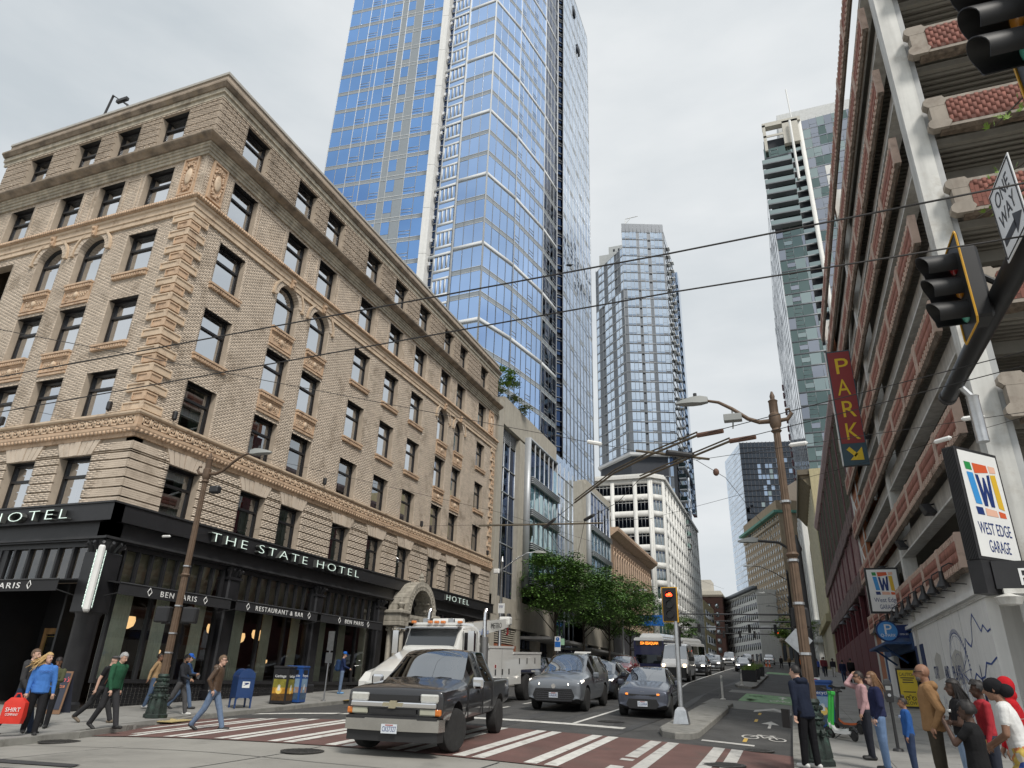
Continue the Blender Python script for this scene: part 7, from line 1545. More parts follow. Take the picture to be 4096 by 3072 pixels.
for s_ in(-1,1):
 MB().box((1.25,s_*1.105,1.75),(2.2,s_*1.125,2.45)).build('cab_window',TG,T_);MB().tube([(2.15,s_*1.13,2.4),(1.9,s_*1.13,1.8)],.025,5).build('quarter_post',DARK,T_)
 for x in(1.15,2.3):MB().box((x,s_*1.11,.85),(x+.015,s_*1.128,2.5)).build('door_gap',DARK,T_)
 MB().lathe([(.085,.9),(.085,1.0),(.075,2.9)],(.55,s_*1.15,0),14).build('exhaust_stack',CHROME,T_,50);MB().tube([(.55,s_*1.15,2.9),(.52,s_*1.15,3.15),(.42,s_*1.15,3.3)],.08,12).build('stack_tip',CHROME,T_,50)
 MB().lathe([(.15,1.05),(.15,2.35)],(.55,s_*1.15,0),14).build('heat_shield',mat('perforated_steel',(.30,.30,.30),.4,metal=.8,var=.4,scale=60),T_,50)
 MB().box((2.35,s_*1.45-.11,1.75),(2.42,s_*1.45+.11,2.5)).build('door_mirror',CHROME,T_);MB().tube([(2.3,s_*1.1,2.55),(2.38,s_*1.45,2.58),(2.38,s_*1.45,1.7),(2.3,s_*1.1,1.72)],.015,5).build('mirror_bracket',CHROME,T_)
 MB().box((-2.2,s_*1.24,.68),(.25,s_*.55,1.98)).build('tool_body',TW,T_);MB().box((-2.25,s_*1.26,1.98),(.3,s_*.5,2.06)).build('tool_lid',STEEL if False else TW,T_)
 MB().box((-5.6,s_*1.24,1.2),(-2.2,s_*.55,1.78)).build('rear_body',TW,T_);MB().box((-5.65,s_*1.26,1.78),(-2.2,s_*.5,1.86)).build('rear_lid',TW,T_);MB().box((-3.1,s_*1.24,.68),(-2.2,s_*.9,1.2)).build('lower_locker',TW,T_)
 for x in(-.35,-1.05,-1.75):MB().cbox((x,s_*1.245,1.15),(.09,.02,.2),.0).build('latch',BLACK,T_)
 for x in(-2.9,-3.8,-4.8):MB().cbox((x,s_*1.245,1.52),(.07,.02,.22)).build('latch',BLACK,T_)
 for x in(-1.0,):MB().box((x,s_*1.235,.7),(x+.012,s_*1.243,1.97)).build('locker_gap',DARK,T_)
 for x in(-4.1,-5.2):add_wheel(T_,x,s_*.98,.51,.42,8,CHROME)
 pass
MB().cbox((-.35,1.247,1.35),(.11,.01,.11)).build('red_cross_label',REDL,T_)
text(T_,'METRO',(1.95,1.13,1.25),(-1,0,0),(0,0,1),.16,BLACK,.002,fit=.42);text(T_,'King County',(1.95,1.13,1.43),(-1,0,0),(0,0,1),.09,BLACK,.002,fit=.42)
mb=MB();mb.box((-1.6,-.45,1.9),(-.3,.45,2.15));mb.prism([(-.6,2.0),(.1,2.0),(-.1,2.75),(-.4,2.75)],-.4,.4,'y');mb.build('mast',TW,T_);bm_=MB();bm_.loft([[(x,-w,z),(x,w,z),(x,w,z+h),(x,-w,z+h)]for x,w,z,h in((-.2,.22,2.3,.55),(-3.8,.18,2.75,.4),(-4.4,.16,2.85,.34))]);bo=bm_.build('boom',TW,T_)
MB().tube([(-1.0,0,1.9),(-1.9,0,2.5)],.12,8).build('boom_ram',STEEL,T_)
text(bo,'METRO',(-2.3,.215,2.72),Vector((-1,0,.125)),(0,0,1),.3,BLACK,.003,fit=1.0);text(bo,'Von Boso',(-.6,.225,2.42),Vector((-1,0,.125)),(0,0,1),.3,mat('script_blue',(.02,.1,.35),.5,var=0),.003,fit=1.2,shear=.3)
for s_ in(-1,1):MB().lathe([(.17,-.05),(.17,.05)],(-4.5,s_*.14,3.25),14,'y').build('sheave',DARK,T_);MB().tube([(-4.55,s_*.14,3.2),(-4.7,s_*.14,2.6)],.02,4).build('cable',DARK,T_)
MB().cbox((-4.45,0,3.1),(.4,.5,.35),.06).build('boom_head',TW,T_);MB().tube([(-4.7,0,2.9),(-4.75,0,2.65),(-4.65,0,2.55)],.05,6).build('hook',REDL,T_)
MB().box((-5.5,-.5,.75),(2.6,.5,.95)).build('chassis',DARK,T_);MB().cbox((-2.5,0,1.6),(3,1.0,.5)).build('deck',DARK,T_);MB().cbox((-1.4,-.2,2.35),(.7,.6,.5),.1).build('winch',DARK,T_)
# ================================================================ STREET FURNITURE, WIRES, TREES
BRONZE=mat('bronze_paint',(.115,.075,.048),.55,var=.25,scale=5,metal=.15);VERD=mat('verdigris_iron',(.022,.032,.028),.6,var=.5,scale=6,metal=.3,dirt=((.045,.09,.07),5));LENS=mat('lamp_grey',(.30,.31,.30),.5,var=.05)
def flute(mb,z0,z1,r0,r1,n=12):
 rs=[]
 for z,r_ in((z0,r0),(z1,r1)):rs.append([((r_*(1 if k%2 else .88))*math.cos(2*PI*k/(2*n)),(r_*(1 if k%2 else .88))*math.sin(2*PI*k/(2*n)),z)for k in range(2*n)])
 mb.loft(rs)
def ornate_base(t,s_=.68):
 b=MB();b.lathe([(.50*s_,0),(.50*s_,.10),(.44*s_,.14),(.40*s_,.40),(.33*s_,.62),(.36*s_,.70),(.30*s_,.76)],n=6,ph=PI/6);o=b.build('base',VERD,t,20)
 b=MB();b.lathe([(.26*s_,.74),(.24*s_,.95),(.30*s_,1.0),(.26*s_,1.06),(.2*s_,1.3),(.24*s_,1.36),(.2*s_,1.44)],n=16);b.build('base_drum',VERD,o,30);b=MB()
 for k in range(6):
  a=2*PI*k/6;c,q=math.cos(a),math.sin(a);b.tube([((.36+.06*math.cos(e))*s_*c,(.36+.06*math.cos(e))*s_*q,.68+.07*math.sin(e))for e in np.linspace(0,5.5,9)],.03,5);b.tube([(.36*s_*c,.36*s_*q,.15),(.3*s_*c,.3*s_*q,.6)],.035,5)
 for row in range(3):
  for k in range(12):a=2*PI*(k+.5*row)/12;b.ell((.235*s_*math.cos(a),.235*s_*math.sin(a),.9+row*.17),(.05,.05,.06),6,4)
 b.build('base_ornament',VERD,o,40)
 o.scale=(1,1,.82)
def lamp_head(t,p,yaw_,s_=1,col=LENS):
 c,q=math.cos(yaw_),math.sin(yaw_);mb=MB();mb.M=Matrix.Translation(p)@Matrix.Rotation(yaw_,4,'Z');mb.loft([[(x,-w,z0),(x,w,z0),(x,w*.8,z1),(x,-w*.8,z1)]for x,w,z0,z1 in((0,.07*s_,-.05,.08),(.18*s_,.11*s_,-.07,.12),(.38*s_,.15*s_,-.06,.10),(.62*s_,.13*s_,-.05,.05),(.78*s_,.05*s_,-.03,.01))]);mb.build('lamp_head',col,t,40)
 mb=MB();mb.M=Matrix.Translation(p)@Matrix.Rotation(yaw_,4,'Z');mb.cyl((.3*s_,0,.1),.045,.12,10);mb.build('photocell',DARK,t)
def heritage_lamp(name,label,x,y,z,H_,arm_yaw,cb=True):
 """fluted post on an ornate iron base, finial, scroll and one long curved arm"""
 t=thing(name,label,'street lamp',(x,y,z),group='heritage street lamps');ornate_base(t);mb=MB();flute(mb,1.15,H_-.95,.118,.08);mb.build('post',BRONZE,t)
 mb=MB();mb.lathe([(.085,H_-.97),(.125,H_-.93),(.09,H_-.87),(.125,H_-.80),(.135,H_-.72),(.135,H_-.52),(.1,H_-.48),(.1,H_-.2),(.115,H_-.17),(.05,H_-.12),(.06,H_-.04),(.02,H_+.08)],n=12);mb.build('finial',BRONZE,t,30);mb=MB();mb.lathe([(.11,4.0),(.145,4.05),(.11,4.1)],n=16);mb.build('collar',BRONZE,t)
 c,q=math.cos(arm_yaw),math.sin(arm_yaw);zz=H_-.62;pr=[(.12,zz-.05),(.35,zz-.05),(.6,zz+.06),(.95,zz+.36),(1.25,zz+.56),(1.55,zz+.64)];MB().tube([(a*c,a*q,b)for a,b in pr],[.06,.055,.05,.045,.04,.035],8).build('arm',BRONZE,t,50);lamp_head(t,Vector((1.5*c,1.5*q,zz+.64)),arm_yaw)
 MB().tube([(-a*c,-a*q,b)for a,b in((.12,zz-.05),(.28,zz-.03),(.38,zz+.1),(.34,zz+.22),(.25,zz+.2))],[.05,.05,.045,.035,.03],8).build('scroll',BRONZE,t,50)
 if cb:mb=MB();mb.M=Matrix.Rotation(arm_yaw,4,'Z');mb.cbox((.95,0,zz+.12),(.42,.2,.17),.01);mb.tube([(.95,0,zz+.2),(.95,0,zz+.38)],.02,5);mb.tube([(.95,.0,zz+.05),(.97,0,zz-.15)],.02,5);mb.build('sensor_box',LENS,t)
 return t
zL=west_z(-17.6,17.1);lampL=heritage_lamp('street_lamp','bronze street lamp on an ornate green base at the hotel corner',-17.6,17.1,zL,8.0,R(8),False)
mb=MB();mb.cbox((.55,-.05,6.75),(.36,.24,.22),.04);mb.build('camera',BLACK,lampL);mb=MB()
for z in(1.75,2.3,3.1,4.3):mb.lathe([(.125,z),(.125,z+.04)],n=14)
mb.build('steel_band',STEEL,lampL)
for a,s_ in((R(-55),-1),(R(70),1)): # pedestrian signal housings seen from behind
 q=MB();q.M=Matrix.Rotation(R(20),4,'Z');q.cbox((s_*.42,0,2.85),(.44,.28,.46),.04);q.build('pedestrian_signal',BLACK,lampL);q=MB();q.M=Matrix.Rotation(R(20),4,'Z');q.tube([(s_*.15,0,3.05),(s_*.42,0,3.1)],.025,5);q.tube([(s_*.15,0,2.62),(s_*.42,0,2.6)],.025,5);q.build('signal_bracket',BLACK,lampL)
zR=east_z(.26,16.4);lampR=heritage_lamp('street_lamp','tall bronze street lamp rising beside the scooters on the right',.26,16.45,zR,7.85,R(180),True);mb=MB()
for z in(2.0,3.0,3.9,5.2):mb.lathe([(.122,z),(.122,z+.05)],n=14)
mb.build('steel_band',STEEL,lampR);MB().cbox((.0,.24,2.75),(.36,.26,.42),.04).build('pedestrian_signal',BLACK,lampR)
dp=thing('signal_pole','dark signal pole just behind the right hand street lamp','pole',(.62,26.5,east_z(.62,26.5)));MB().lathe([(.19,0),(.19,.8),(.13,.85),(.11,5.4),(.15,5.5),(.1,5.65),(.03,6.0)],n=14).build('shaft',DARK,dp,40)
q=MB();q.M=Matrix.Rotation(R(45),4,'Y');q.cbox((0,0,0),(.62,.02,.62));o=q.build('diamond_sign_back',STEEL,dp,loc=(-.35,-.2,2.45));MB().cbox((.0,-.16,1.1),(.3,.02,.45)).build('no_parking_sign',SW,dp);MB().lathe([(.11,0),(.13,.005)],(0,-.175,1.16),18,'y').build('prohibition_ring',REDL,dp);mb=MB();mb.tube([(0,0,5.3),(-.6,0,5.75),(-1.4,0,5.85)],.05,6);mb.build('arm',DARK,dp);lamp_head(dp,Vector((-1.3,0,5.85)),PI,.9)
# the other lamps farther along both pavements
def plain_lamp(label,x,y,H_,yaw_,reach=2.2,side='w'):
 z=west_z(x,y)if side=='w' else east_z(x,y);t=thing('street_lamp',label,'street lamp',(x,y,z),group='plain street lamps');MB().lathe([(.22,0),(.2,.5),(.13,.6),(.08,H_),(.12,H_+.05),(.03,H_+.4)],n=12).build('post',STEEL if side=='w' else DARK,t,40);c,q=math.cos(yaw_),math.sin(yaw_)
 MB().tube([(a*c,a*q,b)for a,b in((0,H_-.5),(reach*.4,H_+.2),(reach*.75,H_+.65),(reach,H_+.75))],.04,6).build('arm',STEEL if side=='w' else DARK,t);lamp_head(t,Vector((reach*c,reach*q,H_+.75)),yaw_);return t
t=plain_lamp('grey street lamp with a small white sign in front of the podium',-17.7,44.2,7.6,R(20));MB().cbox((.1,-.12,4.6),(.45,.03,.62)).build('sign_plate',SW,t);text(t,'W',(-.08,-.14,4.6),(1,0,0),(0,0,1),.3,SCOL['n'],.003);MB().cbox((-.35,-.1,7.0),(.4,.25,.3),.04).build('camera',WHITE,t)
plain_lamp('grey street lamp half hidden in the street trees',-17.7,82,8,R(10));plain_lamp('grey street lamp by the white office block',-17.9,128,8,R(0));plain_lamp('slim dark street lamp far along the right pavement',.4,62,8.2,PI,2.6,'e');plain_lamp('slim dark street lamp farthest along the right pavement',.4,92,8.2,PI,2.6,'e');plain_lamp('slim dark street lamp at the far right crossing',.4,120,8.2,PI,2.6,'e')
# bicycle signal on the island
BSIG=mat('signal_black',(.012,.012,.013),.5,var=.15);BYEL=mat('backplate_yellow',(.62,.33,.02),.5,var=.05)
t=thing('bicycle_signal','bicycle traffic signal showing a red bike on a steel pole','traffic signal',(-3.08,21.6,road_z(-3.08,21.6)+.16));MB().lathe([(.07,.3),(.065,2.75)],n=14).build('pole',STEEL,t,50);mb=MB();mb.loft([[(-a,-a,z),(a,-a,z),(a,a,z),(-a,a,z)]for a,z in((.21,0),(.20,.06),(.15,.34),(.08,.42))]);mb.build('pole_base',STEEL,t)
mb=MB();mb.cbox((-.14,-.02,3.18),(.46,.06,1.0));mb.build('backplate_rim',BYEL,t);mb=MB();mb.cbox((-.14,-.055,3.18),(.40,.06,.94));mb.build('backplate',BSIG,t);mb=MB();mb.cbox((-.14,.1,3.18),(.28,.22,.86),.03);mb.build('housing',BSIG,t)
for k in range(3):
 z=3.46-k*.28;mb=MB();n=16;mb.loft([[(-.14+r_*math.cos(2*PI*i/n),y,z+r_*math.sin(2*PI*i/n))for i in range(n)]for r_,y in((.11,-.08),(.115,-.2),(.105,-.2),(.1,-.08))],False);mb.build('visor',BSIG,t);MB().lathe([(.1,0),(.1,.01)],(-.14,-.1,z),16,'y').build('lens',mat('dark_lens',(.015,.015,.015),.2),t)
RLED=mat('red_led',(1,.04,.01),.4,var=0,emit=7);mb=MB();zz=3.44
for cx in(-.045,.045):mb.tube([(-.14+cx+.032*math.cos(a),-.115,zz+.032*math.sin(a))for a in np.linspace(0,2*PI,12)],.009,4)
for a,b in(((-.045,0),(-.015,.05)),((-.015,.05),(.035,.05)),((.045,0),(.03,.07)),((-.015,.05),(.0,.0)),((0,0),(.035,.05))):mb.tube([(-.14+a[0],-.115,zz+a[1]),(-.14+b[0],-.115,zz+b[1])],.008,4)
mb.build('bike_symbol',RLED,t);MB().cbox((.0,.16,2.3),(.16,.2,.55),.03).build('rear_signal',BSIG,t)
# mast arm overhead at the top right with signals and the one-way sign
arm=thing('mast_arm','thick dark steel mast arm reaching overhead at the right','mast arm',(3.03,-4,0),world=True);MB().tube([(3.03,-4,6.2),(3.03,5,6.2),(3.03,12.9,6.2)],[.2,.165,.125],18).build('arm',mat('arm_steel',(.022,.023,.025),.4,metal=.4,var=.1),arm,50);MB().lathe([(.13,0),(.14,.02),(.14,.12),(.12,.14)],(3.03,12.8,6.2),18,'y').build('end_cap',DARK,arm);MB().lathe([(.25,0),(.2,6.6)],(3.03,-4,0),16).build('upright',DARK,arm)
def signal_head(label,x,y,zc,par=None):
 """three-lamp head facing -X, hung left of the mast arm"""
 t=thing('traffic_signal',label,'traffic signal',(x,y,zc),group='overhead traffic signals');mb=MB();bp_=[(-.33,-.68),(.33,-.68),(.36,-.62),(.36,.62),(.33,.68),(-.33,.68),(-.36,.62),(-.36,-.62)];mb.prism(bp_,-.02,0,'x');mb.build('backplate',BSIG,t)
 mb=MB();loop=bp_+[bp_[0]]
 for a,b in zip(loop,loop[1:]):mb.tube([(-.025,a[0],a[1]),(-.025,b[0],b[1])],.014,5)
 mb.build('backplate_edge',BYEL,t);MB().cbox((.12,0,0),(.24,.36,1.08),.04).build('housing',BSIG,t);cols_=(mat('lens_red',(.35,.02,.02),.25,var=0,coat=1),mat('lens_amber',(.55,.22,.02),.25,var=0,coat=1),mat('lens_green',(.10,.42,.32),.25,var=0,coat=1))
 for k in range(3):
  z=.36-k*.36;MB().ell((-.03,0,z),(.06,.145,.145),14,8).build('lens',cols_[k],t,60);mb=MB();n=20;a0,a1=-.9,PI+.9;rings=[]
  for xx,r_ in((-.02,.165),(-.36,.175)):rings.append([(xx-(.10*max(0,math.sin(a))if xx<-.1 else 0),r_*math.cos(a),z+r_*math.sin(a))for a in np.linspace(a0,a1,n)]+[(xx-(.10*max(0,math.sin(a))if xx<-.1 else 0),(r_-.012)*math.cos(a),z+(r_-.012)*math.sin(a))for a in np.linspace(a1,a0,n)])
  mb.loft(rings);mb.build('visor',BSIG,t,50)
 mb=MB();mb.tube([(.2,0,.18),(.45,.0,-.05)],.04,6);mb.tube([(.2,0,-.25),(.45,0,-.15)],.04,6);mb.build('bracket',BSIG,t);return t
signal_head('black three lamp traffic signal with yellow edged backplate on the mast arm',2.68,9.45,6.47);signal_head('black traffic signal cut off by the top right corner of the picture',2.55,5.55,7.05)
t=thing('one_way_sign','white ONE WAY sign with a black arrow on the mast arm','sign',(2.83,7.78,6.5));MB().cbox((0,0,0),(.012,.82,.92),.0).build('plate',mat('sign_sheet',(.74,.75,.76),.35,var=.03),t);mb=MB();INK=mat('sign_ink',(.02,.02,.025),.5,var=0);lp=[(-.38,-.43),(.38,-.43),(.38,.43),(-.38,.43),(-.38,-.43)]
for a,b in zip(lp,lp[1:]):mb.tube([(-.008,a[0],a[1]),(-.008,b[0],b[1])],.008,4)
mb.build('border',INK,t);text(t,'ONE',(-.009,.27,.16),(0,-1,0),(0,0,1),.27,INK,.001,fit=.5);text(t,'WAY',(-.009,.29,-.1),(0,-1,0),(0,0,1),.27,INK,.001,fit=.56);mb=MB();mb.box((-.009,-.1,-.3),(-.006,.32,-.2));mb.add([(-.009,-.08,-.38),(-.009,-.08,-.12),(-.009,-.34,-.25)],[(0,1,2)]);mb.build('arrow',INK,t)
t=thing('sensor_tube','silver tube sensor hanging from the mast arm end','sensor',(3.2,12.2,5.9));MB().lathe([(.09,-.75),(.09,0),(.1,.02)],n=16).build('tube',STEEL,t,50);MB().tube([(0,0,0),(-.15,0,.25)],.05,6).build('clamp',STEEL,t)
# wires
WIRE=mat('wire_black',(.02,.018,.018),.6,var=0);WN=[0]
def wire(label,pts,r=.010,sag=0,name='overhead_wire',grp='overhead wires'):
 P_=[Vector(p)for p in pts];out=[]
 for a,b in zip(P_,P_[1:]):
  n=max(2,int((b-a).length/2));out+=[a.lerp(b,i/n)-Vector((0,0,sag*4*(i/n)*(1-i/n)))for i in range(n)]
 out.append(P_[-1]);return tag(MB().tube(out,r,5).build(name,WIRE),label,'wire',grp)
wire('upper of the two thick trolley wires crossing the whole picture',[(14,6.2,6.0),(2.6,6.6,6),(-.8,6.74,6),(-12.2,6.92,6),(-30,7.2,6)],.0105);wire('lower of the two thick trolley wires crossing the whole picture',[(14,7.5,6.0),(2.8,7.58,6),(-.84,7.6,6),(-14,8.16,6),(-30,8.6,6)],.0105)
W3=[(9,8.9,6),(3.58,10.75,6),(1.08,11.98,6),(-1.25,13.19,6),(-2.36,14.21,6),(-3.42,15.38,6),(-5.11,17.97,6),(-6.98,21.01,6),(-8.2,28,6),(-8.6,60,7.2)];W4=[(9,9.6,6),(3.69,11.3,6),(1.23,12.7,6),(-.68,13.72,6),(-1.57,14.61,6),(-2.93,16.02,6),(-3.98,18.24,6),(-5.43,20.2,6),(-7.6,27,6),(-8.0,60,7.2)]
wire('curved trolley wire turning into the avenue, outer one',W3,.008);wire('curved trolley wire turning into the avenue, inner one',W4,.008)
wire('span wire from the right edge through the trolley wire crossing to the upper left',[(9,12.9,6.1),(4.23,13.44,6),(-1.47,14.83,6),(-2.57,13.88,6),(-4.79,11.59,6),(-10.39,5.67,6),(-14,2,6)],.006);wire('span wire from the right edge to the insulator at the hotel corner',[(9,9.5,6),(4.29,13.71,6),(1.64,16.18,6),(-.52,17.92,6),(-3.5,20.45,6),(-9.07,20.17,6),(-16.68,19.16,6),(-20.7,18.5,5.75)],.005)
wire('guy wire running down from the crossing to the lamp post',[(-1.47,14.83,6),(-1.0,16.6,6.05),(-.2,24,6.1),(.5,40,7)],.006);wire('long thin span wire falling to the right across the hotel front',[(-16,5.6,6),(-13.58,7.86,6),(-10.9,12.11,6),(-7.6,18.66,6),(-5.88,25.43,6.1),(-3.22,42.5,6.6)],.005)
wire('pair of far trolley wires along the avenue, left one',[(-8.6,60,7.2),(-8.8,140,11)],.012);wire('pair of far trolley wires along the avenue, right one',[(-8.0,60,7.2),(-8.2,140,11)],.012);wire('span wire between the far lamp posts',[(.4,62,8.5),(-17.7,82,10)],.012);wire('second span wire between the far lamp posts',[(.4,92,11),(-17.9,128,13)],.015)
wire('left stay wire of the stone entrance canopy',[(-20.9,36.2,9.0),(-19.8,36.4,4.6)],.008,name='stay_wire');wire('right stay wire of the stone entrance canopy',[(-20.9,38.0,9.0),(-19.8,37.9,4.6)],.008,name='stay_wire')
t=thing('trolley_frog','heavy trolley wire crossing fittings hanging above the street','wire fitting',(-1.4,14.3,6),world=True);OCH=mat('frog_bar',(.10,.078,.05),.6,var=.3,scale=8)
for P_ in(W3,W4):
 q=[Vector(p)for p in P_[3:7]]if P_ is W3 else[Vector(p)for p in P_[3:6]];MB().tube(q,.024,6).build('guide_bar',OCH,t);MB().tube([p+Vector((0,0,.07))for p in q],.018,5).build('upper_bar',OCH,t);MB().tube([q[0]+Vector((.5,-.15,0)),q[0]],.05,8).build('insulator_bar',mat('insulator_brown',(.12,.06,.04),.5),t)
MB().tube([(-1.2,14.9,6.02),(-2.6,13.9,6.02)],.028,6).build('cross_bar',OCH,t);MB().tube([(-1.5,14.6,6.03),(-2.0,14.2,6.03)],.06,8).build('crossing_pan',DARK,t)
t2=thing('trolley_frog','smaller trolley wire fittings lower down near the podium','wire fitting',(-6,21,6),world=True);MB().tube([(-9.0,20.3,6),(-5.0,20.75,6)],.028,6).build('cross_bar',OCH,t2);MB().tube([(-6.98,21.01,6),(-6.3,19.9,6)],.05,6).build('clamp',DARK,t2);MB().tube([(-5.43,20.2,6),(-5.0,19.6,6)],.05,6).build('clamp',DARK,t2)
def insul(label,p,d):
 tag(MB().tube([Vector(p)-Vector(d)*.18,Vector(p)-Vector(d)*.14,Vector(p)+Vector(d)*.14,Vector(p)+Vector(d)*.18],[.015,.045,.045,.015],8).build('wire_insulator',WHITE),label,'insulator','wire insulators')
insul('white insulator on the span wire in front of the dark tower',(.6,14.25,6.0),(.98,-.2,0));insul('white insulator on the span wire right of the PARK sign',(3.5,13.6,6.03),(.98,-.17,0));insul('white insulator on the wire in front of the glass podium',(-3.3,13.1,6.0),(.7,.7,0));insul('white insulator at the hotel corner',(-20.3,18.5,5.75),(.98,.1,0));insul('white insulator on the wire near the garage sign',(3.2,14.7,6.0),(.7,-.7,0));tag(MB().ell((-1.16,16.0,6.03),(.07,.07,.09),10,8).build('strain_insulator',mat('insulator_brown',(.12,.06,.04),.5)),'brown ball insulator hanging on the guy wire','insulator','wire insulators')
# far mast arms with signals
def far_mast(label,y,x0,x1,H_,heads,side=1):
 z=rise(y)-.1;t=thing('signal_gantry',label,'signal gantry',(x0,y,z),group='far signal gantries');MB().lathe([(.16,0),(.12,H_+.3)],n=10).build('upright',DARK,t);MB().tube([(0,0,H_),(x1-x0,0,H_+.1)],[.11,.07],8).build('arm',DARK,t)
 for hx in heads:MB().cbox((hx-x0,0,H_-.05),(.42,.3,1.2),.05).build('signal_head',BSIG,t)
 return t
far_mast('long signal arm across the street just past the planters',92,.5,-13,6.4,());far_mast('second signal arm across the street',104,.5,-9.5,6.0,());t=far_mast('signal arm with three heads and white plates over the far crossing',112,.5,-15.5,5.4,(-1.8,-5.4,-8.6,-12.6));MB().cbox((-3.6,0,5.5),(1.4,.05,.6)).build('plate',SW,t);MB().cbox((-11.2,0,5.4),(1.1,.05,.6)).build('plate',STEEL,t)
t=far_mast('farthest signal arm with small heads beyond the crossing',142,.8,-14,5.2,(-2,-6,-8.6,-11.5));MB().lathe([(.2,0),(.2,.05)],(-2.8,-.2,5.5),10,'y').build('red_light',RLED,t)
t=thing('street_sign','blue guide sign on a post beyond the bicycle signal','sign',(-16.6,92,rise(92)));MB().lathe([(.06,0),(.06,6.5)],n=8).build('post',STEEL,t);MB().cbox((0,-.1,5.6),(4.0,.05,1.3)).build('panel',mat('sign_blue',(.02,.14,.48),.4,var=.05),t);text(t,'EXIT 165',(-1.7,-.14,5.5),(1,0,0),(0,0,1),.6,SW,.004)
# poles along the left kerb
t=thing('sign_pole','thin grey pole with small sign backs beside the bins','sign',(-17.75,25.6,west_z(-17.75,25.6)));MB().lathe([(.03,0),(.03,2.6)],n=8).build('pole',STEEL,t);MB().cbox((.02,-.04,2.25),(.3,.012,.75)).build('sign_back',STEEL,t);MB().cbox((.02,-.04,1.6),(.32,.012,.4),.0).build('sign_back',STEEL,t);MB().lathe([(.1,0),(.1,.02)],n=10).build('foot',STEEL,t)
t=thing('parking_post','white and blue parking sign post under the trees','sign',(-17.7,57,west_z(-17.7,57)));MB().lathe([(.04,0),(.04,3.2)],n=8).build('pole',STEEL,t);MB().cbox((0,-.05,2.6),(.5,.03,1.1)).build('panel',SW,t);MB().cbox((0,-.07,2.55),(.46,.01,.42)).build('blue_panel',mat('sign_blue',(.02,.14,.48),.4),t);MB().lathe([(.15,0),(.15,.01)],(0,-.08,2.95),14,'y').build('p_disc',mat('sign_blue',(.02,.14,.48),.4),t);text(t,'P',(-.06,-.09,2.88),(1,0,0),(0,0,1),.2,SW,.002);MB().cbox((.42,-.05,2.75),(.3,.03,.5)).build('green_panel',mat('sign_green',(.3,.5,.35),.5),t)
# blue mailbox
t=thing('mailbox','blue domed street mailbox on four legs','mailbox',(-17.95,21.0,west_z(-17.95,21)),R(62));MBL=mat('mailbox_blue',(.018,.05,.155),.4,var=.08,coat=.3);mb=MB();w_,d_m=.27,.29
prof=[(-d_m,.32),(d_m,.32),(d_m,.95)]+[(d_m*math.cos(a),.95+.29*math.sin(a))for a in np.linspace(.15,PI-.15,12)]+[(-d_m,.95)];mb.prism(prof,-w_,w_,'y');mb.build('body',MBL,t,40);mb=MB();mb.prism([(a*1.03,.95+(b-.95)*1.05 if b>.95 else b)for a,b in prof[2:]],-w_-.012,-w_+.03,'y');mb.prism([(a*1.03,.95+(b-.95)*1.05 if b>.95 else b)for a,b in prof[2:]],w_-.03,w_+.012,'y');mb.build('hood_rim',MBL,t,40)
for sx in(-1,1):
 for sy_ in(-1,1):MB().loft([[(sx*d_m-a,sy_*w_-b,z)for a,b in((0,0),(sx*.09*k,0),(sx*.09*k,sy_*.05),(0,sy_*.05))]for z,k in((0,.5),(.28,.6),(.34,1.6))]).build('leg',MBL,t)
for sx,nm in((-1,'a'),):pass
MB().cbox((0,-w_-.006,.74),(.26,.008,.2)).build('emblem_panel',SW,t);mb=MB();mb.add([(-.10,-w_-.012,.70),(.08,-w_-.012,.76),(.1,-w_-.012,.80),(-.09,-w_-.012,.80),(-.02,-w_-.012,.76)],[(0,1,2,3,4)]);mb.build('eagle_mark',SCOL['n'],t);MB().cbox((d_m+.006,0,.74),(.008,.24,.2)).build('emblem_panel',SW,t);MB().add([(d_m+.012,-.08,.70),(d_m+.012,.07,.76),(d_m+.012,.09,.80),(d_m+.012,-.08,.80),(d_m+.012,-.02,.76)],[(0,1,2,3,4)]).build('eagle_mark',SCOL['n'],t);MB().cbox((d_m-.02,0,1.1),(.1,.4,.03)).build('pull_handle',MBL,t)
# garbage and recycling bins
def bin_(name,label,x,y,rot,body,title,scene_cols,top,side=None):
 z=west_z(x,y)if side is None else east_z(x,y);t=thing(name,label,'bin',(x,y,z),rot,'street bins');MB().cbox((0,0,.62),(.62,.62,1.2),.02).build('body',body,t);MB().cbox((0,0,1.26),(.66,.66,.09),.02).build('lid',top,t)
 for(r_,u_,o)in(((1,0,0),'s',(0,-.316)),((0,1,0),'e',(.316,0))):
  def P(a,b,e=.0):return(a,-.314-e,b)if u_=='s' else(.314+e,a,b)
  cs=scene_cols
  for i,(z0,z1)in enumerate(((.12,.36),(.36,.56),(.56,.85))):MB().quad(P(-.25,z0),P(.25,z0),P(.25,z1),P(-.25,z1)).build('picture_panel',cs[i],t)
  mb=MB();mb.add([P(.12*math.cos(a),.46+.12*math.sin(a),.003)for a in np.linspace(0,2*PI,14)[:-1]],[tuple(range(13))]);mb.build('picture_sun',cs[3],t)
  text(t,title,P(-.22,.91,.002),r_,(0,0,1),.14,SW,.002,fit=.44);mb=MB()
  for(a,b,c,d)in((-.06,.06,.62,.63),(-.05,.05,.46,.61),(-.03,.03,.635,.655)):mb.quad(P(a,c,.006),P(b,c,.006),P(b,d,.006),P(a,d,.006))
  mb.build('bin_icon',SW,t);MB().cbox((0,-.318,1.08)if u_=='s' else(.318,0,1.08),(.34,.01,.16)if u_=='s' else(.01,.34,.16)).build('slot',BLACK,t)
 return t
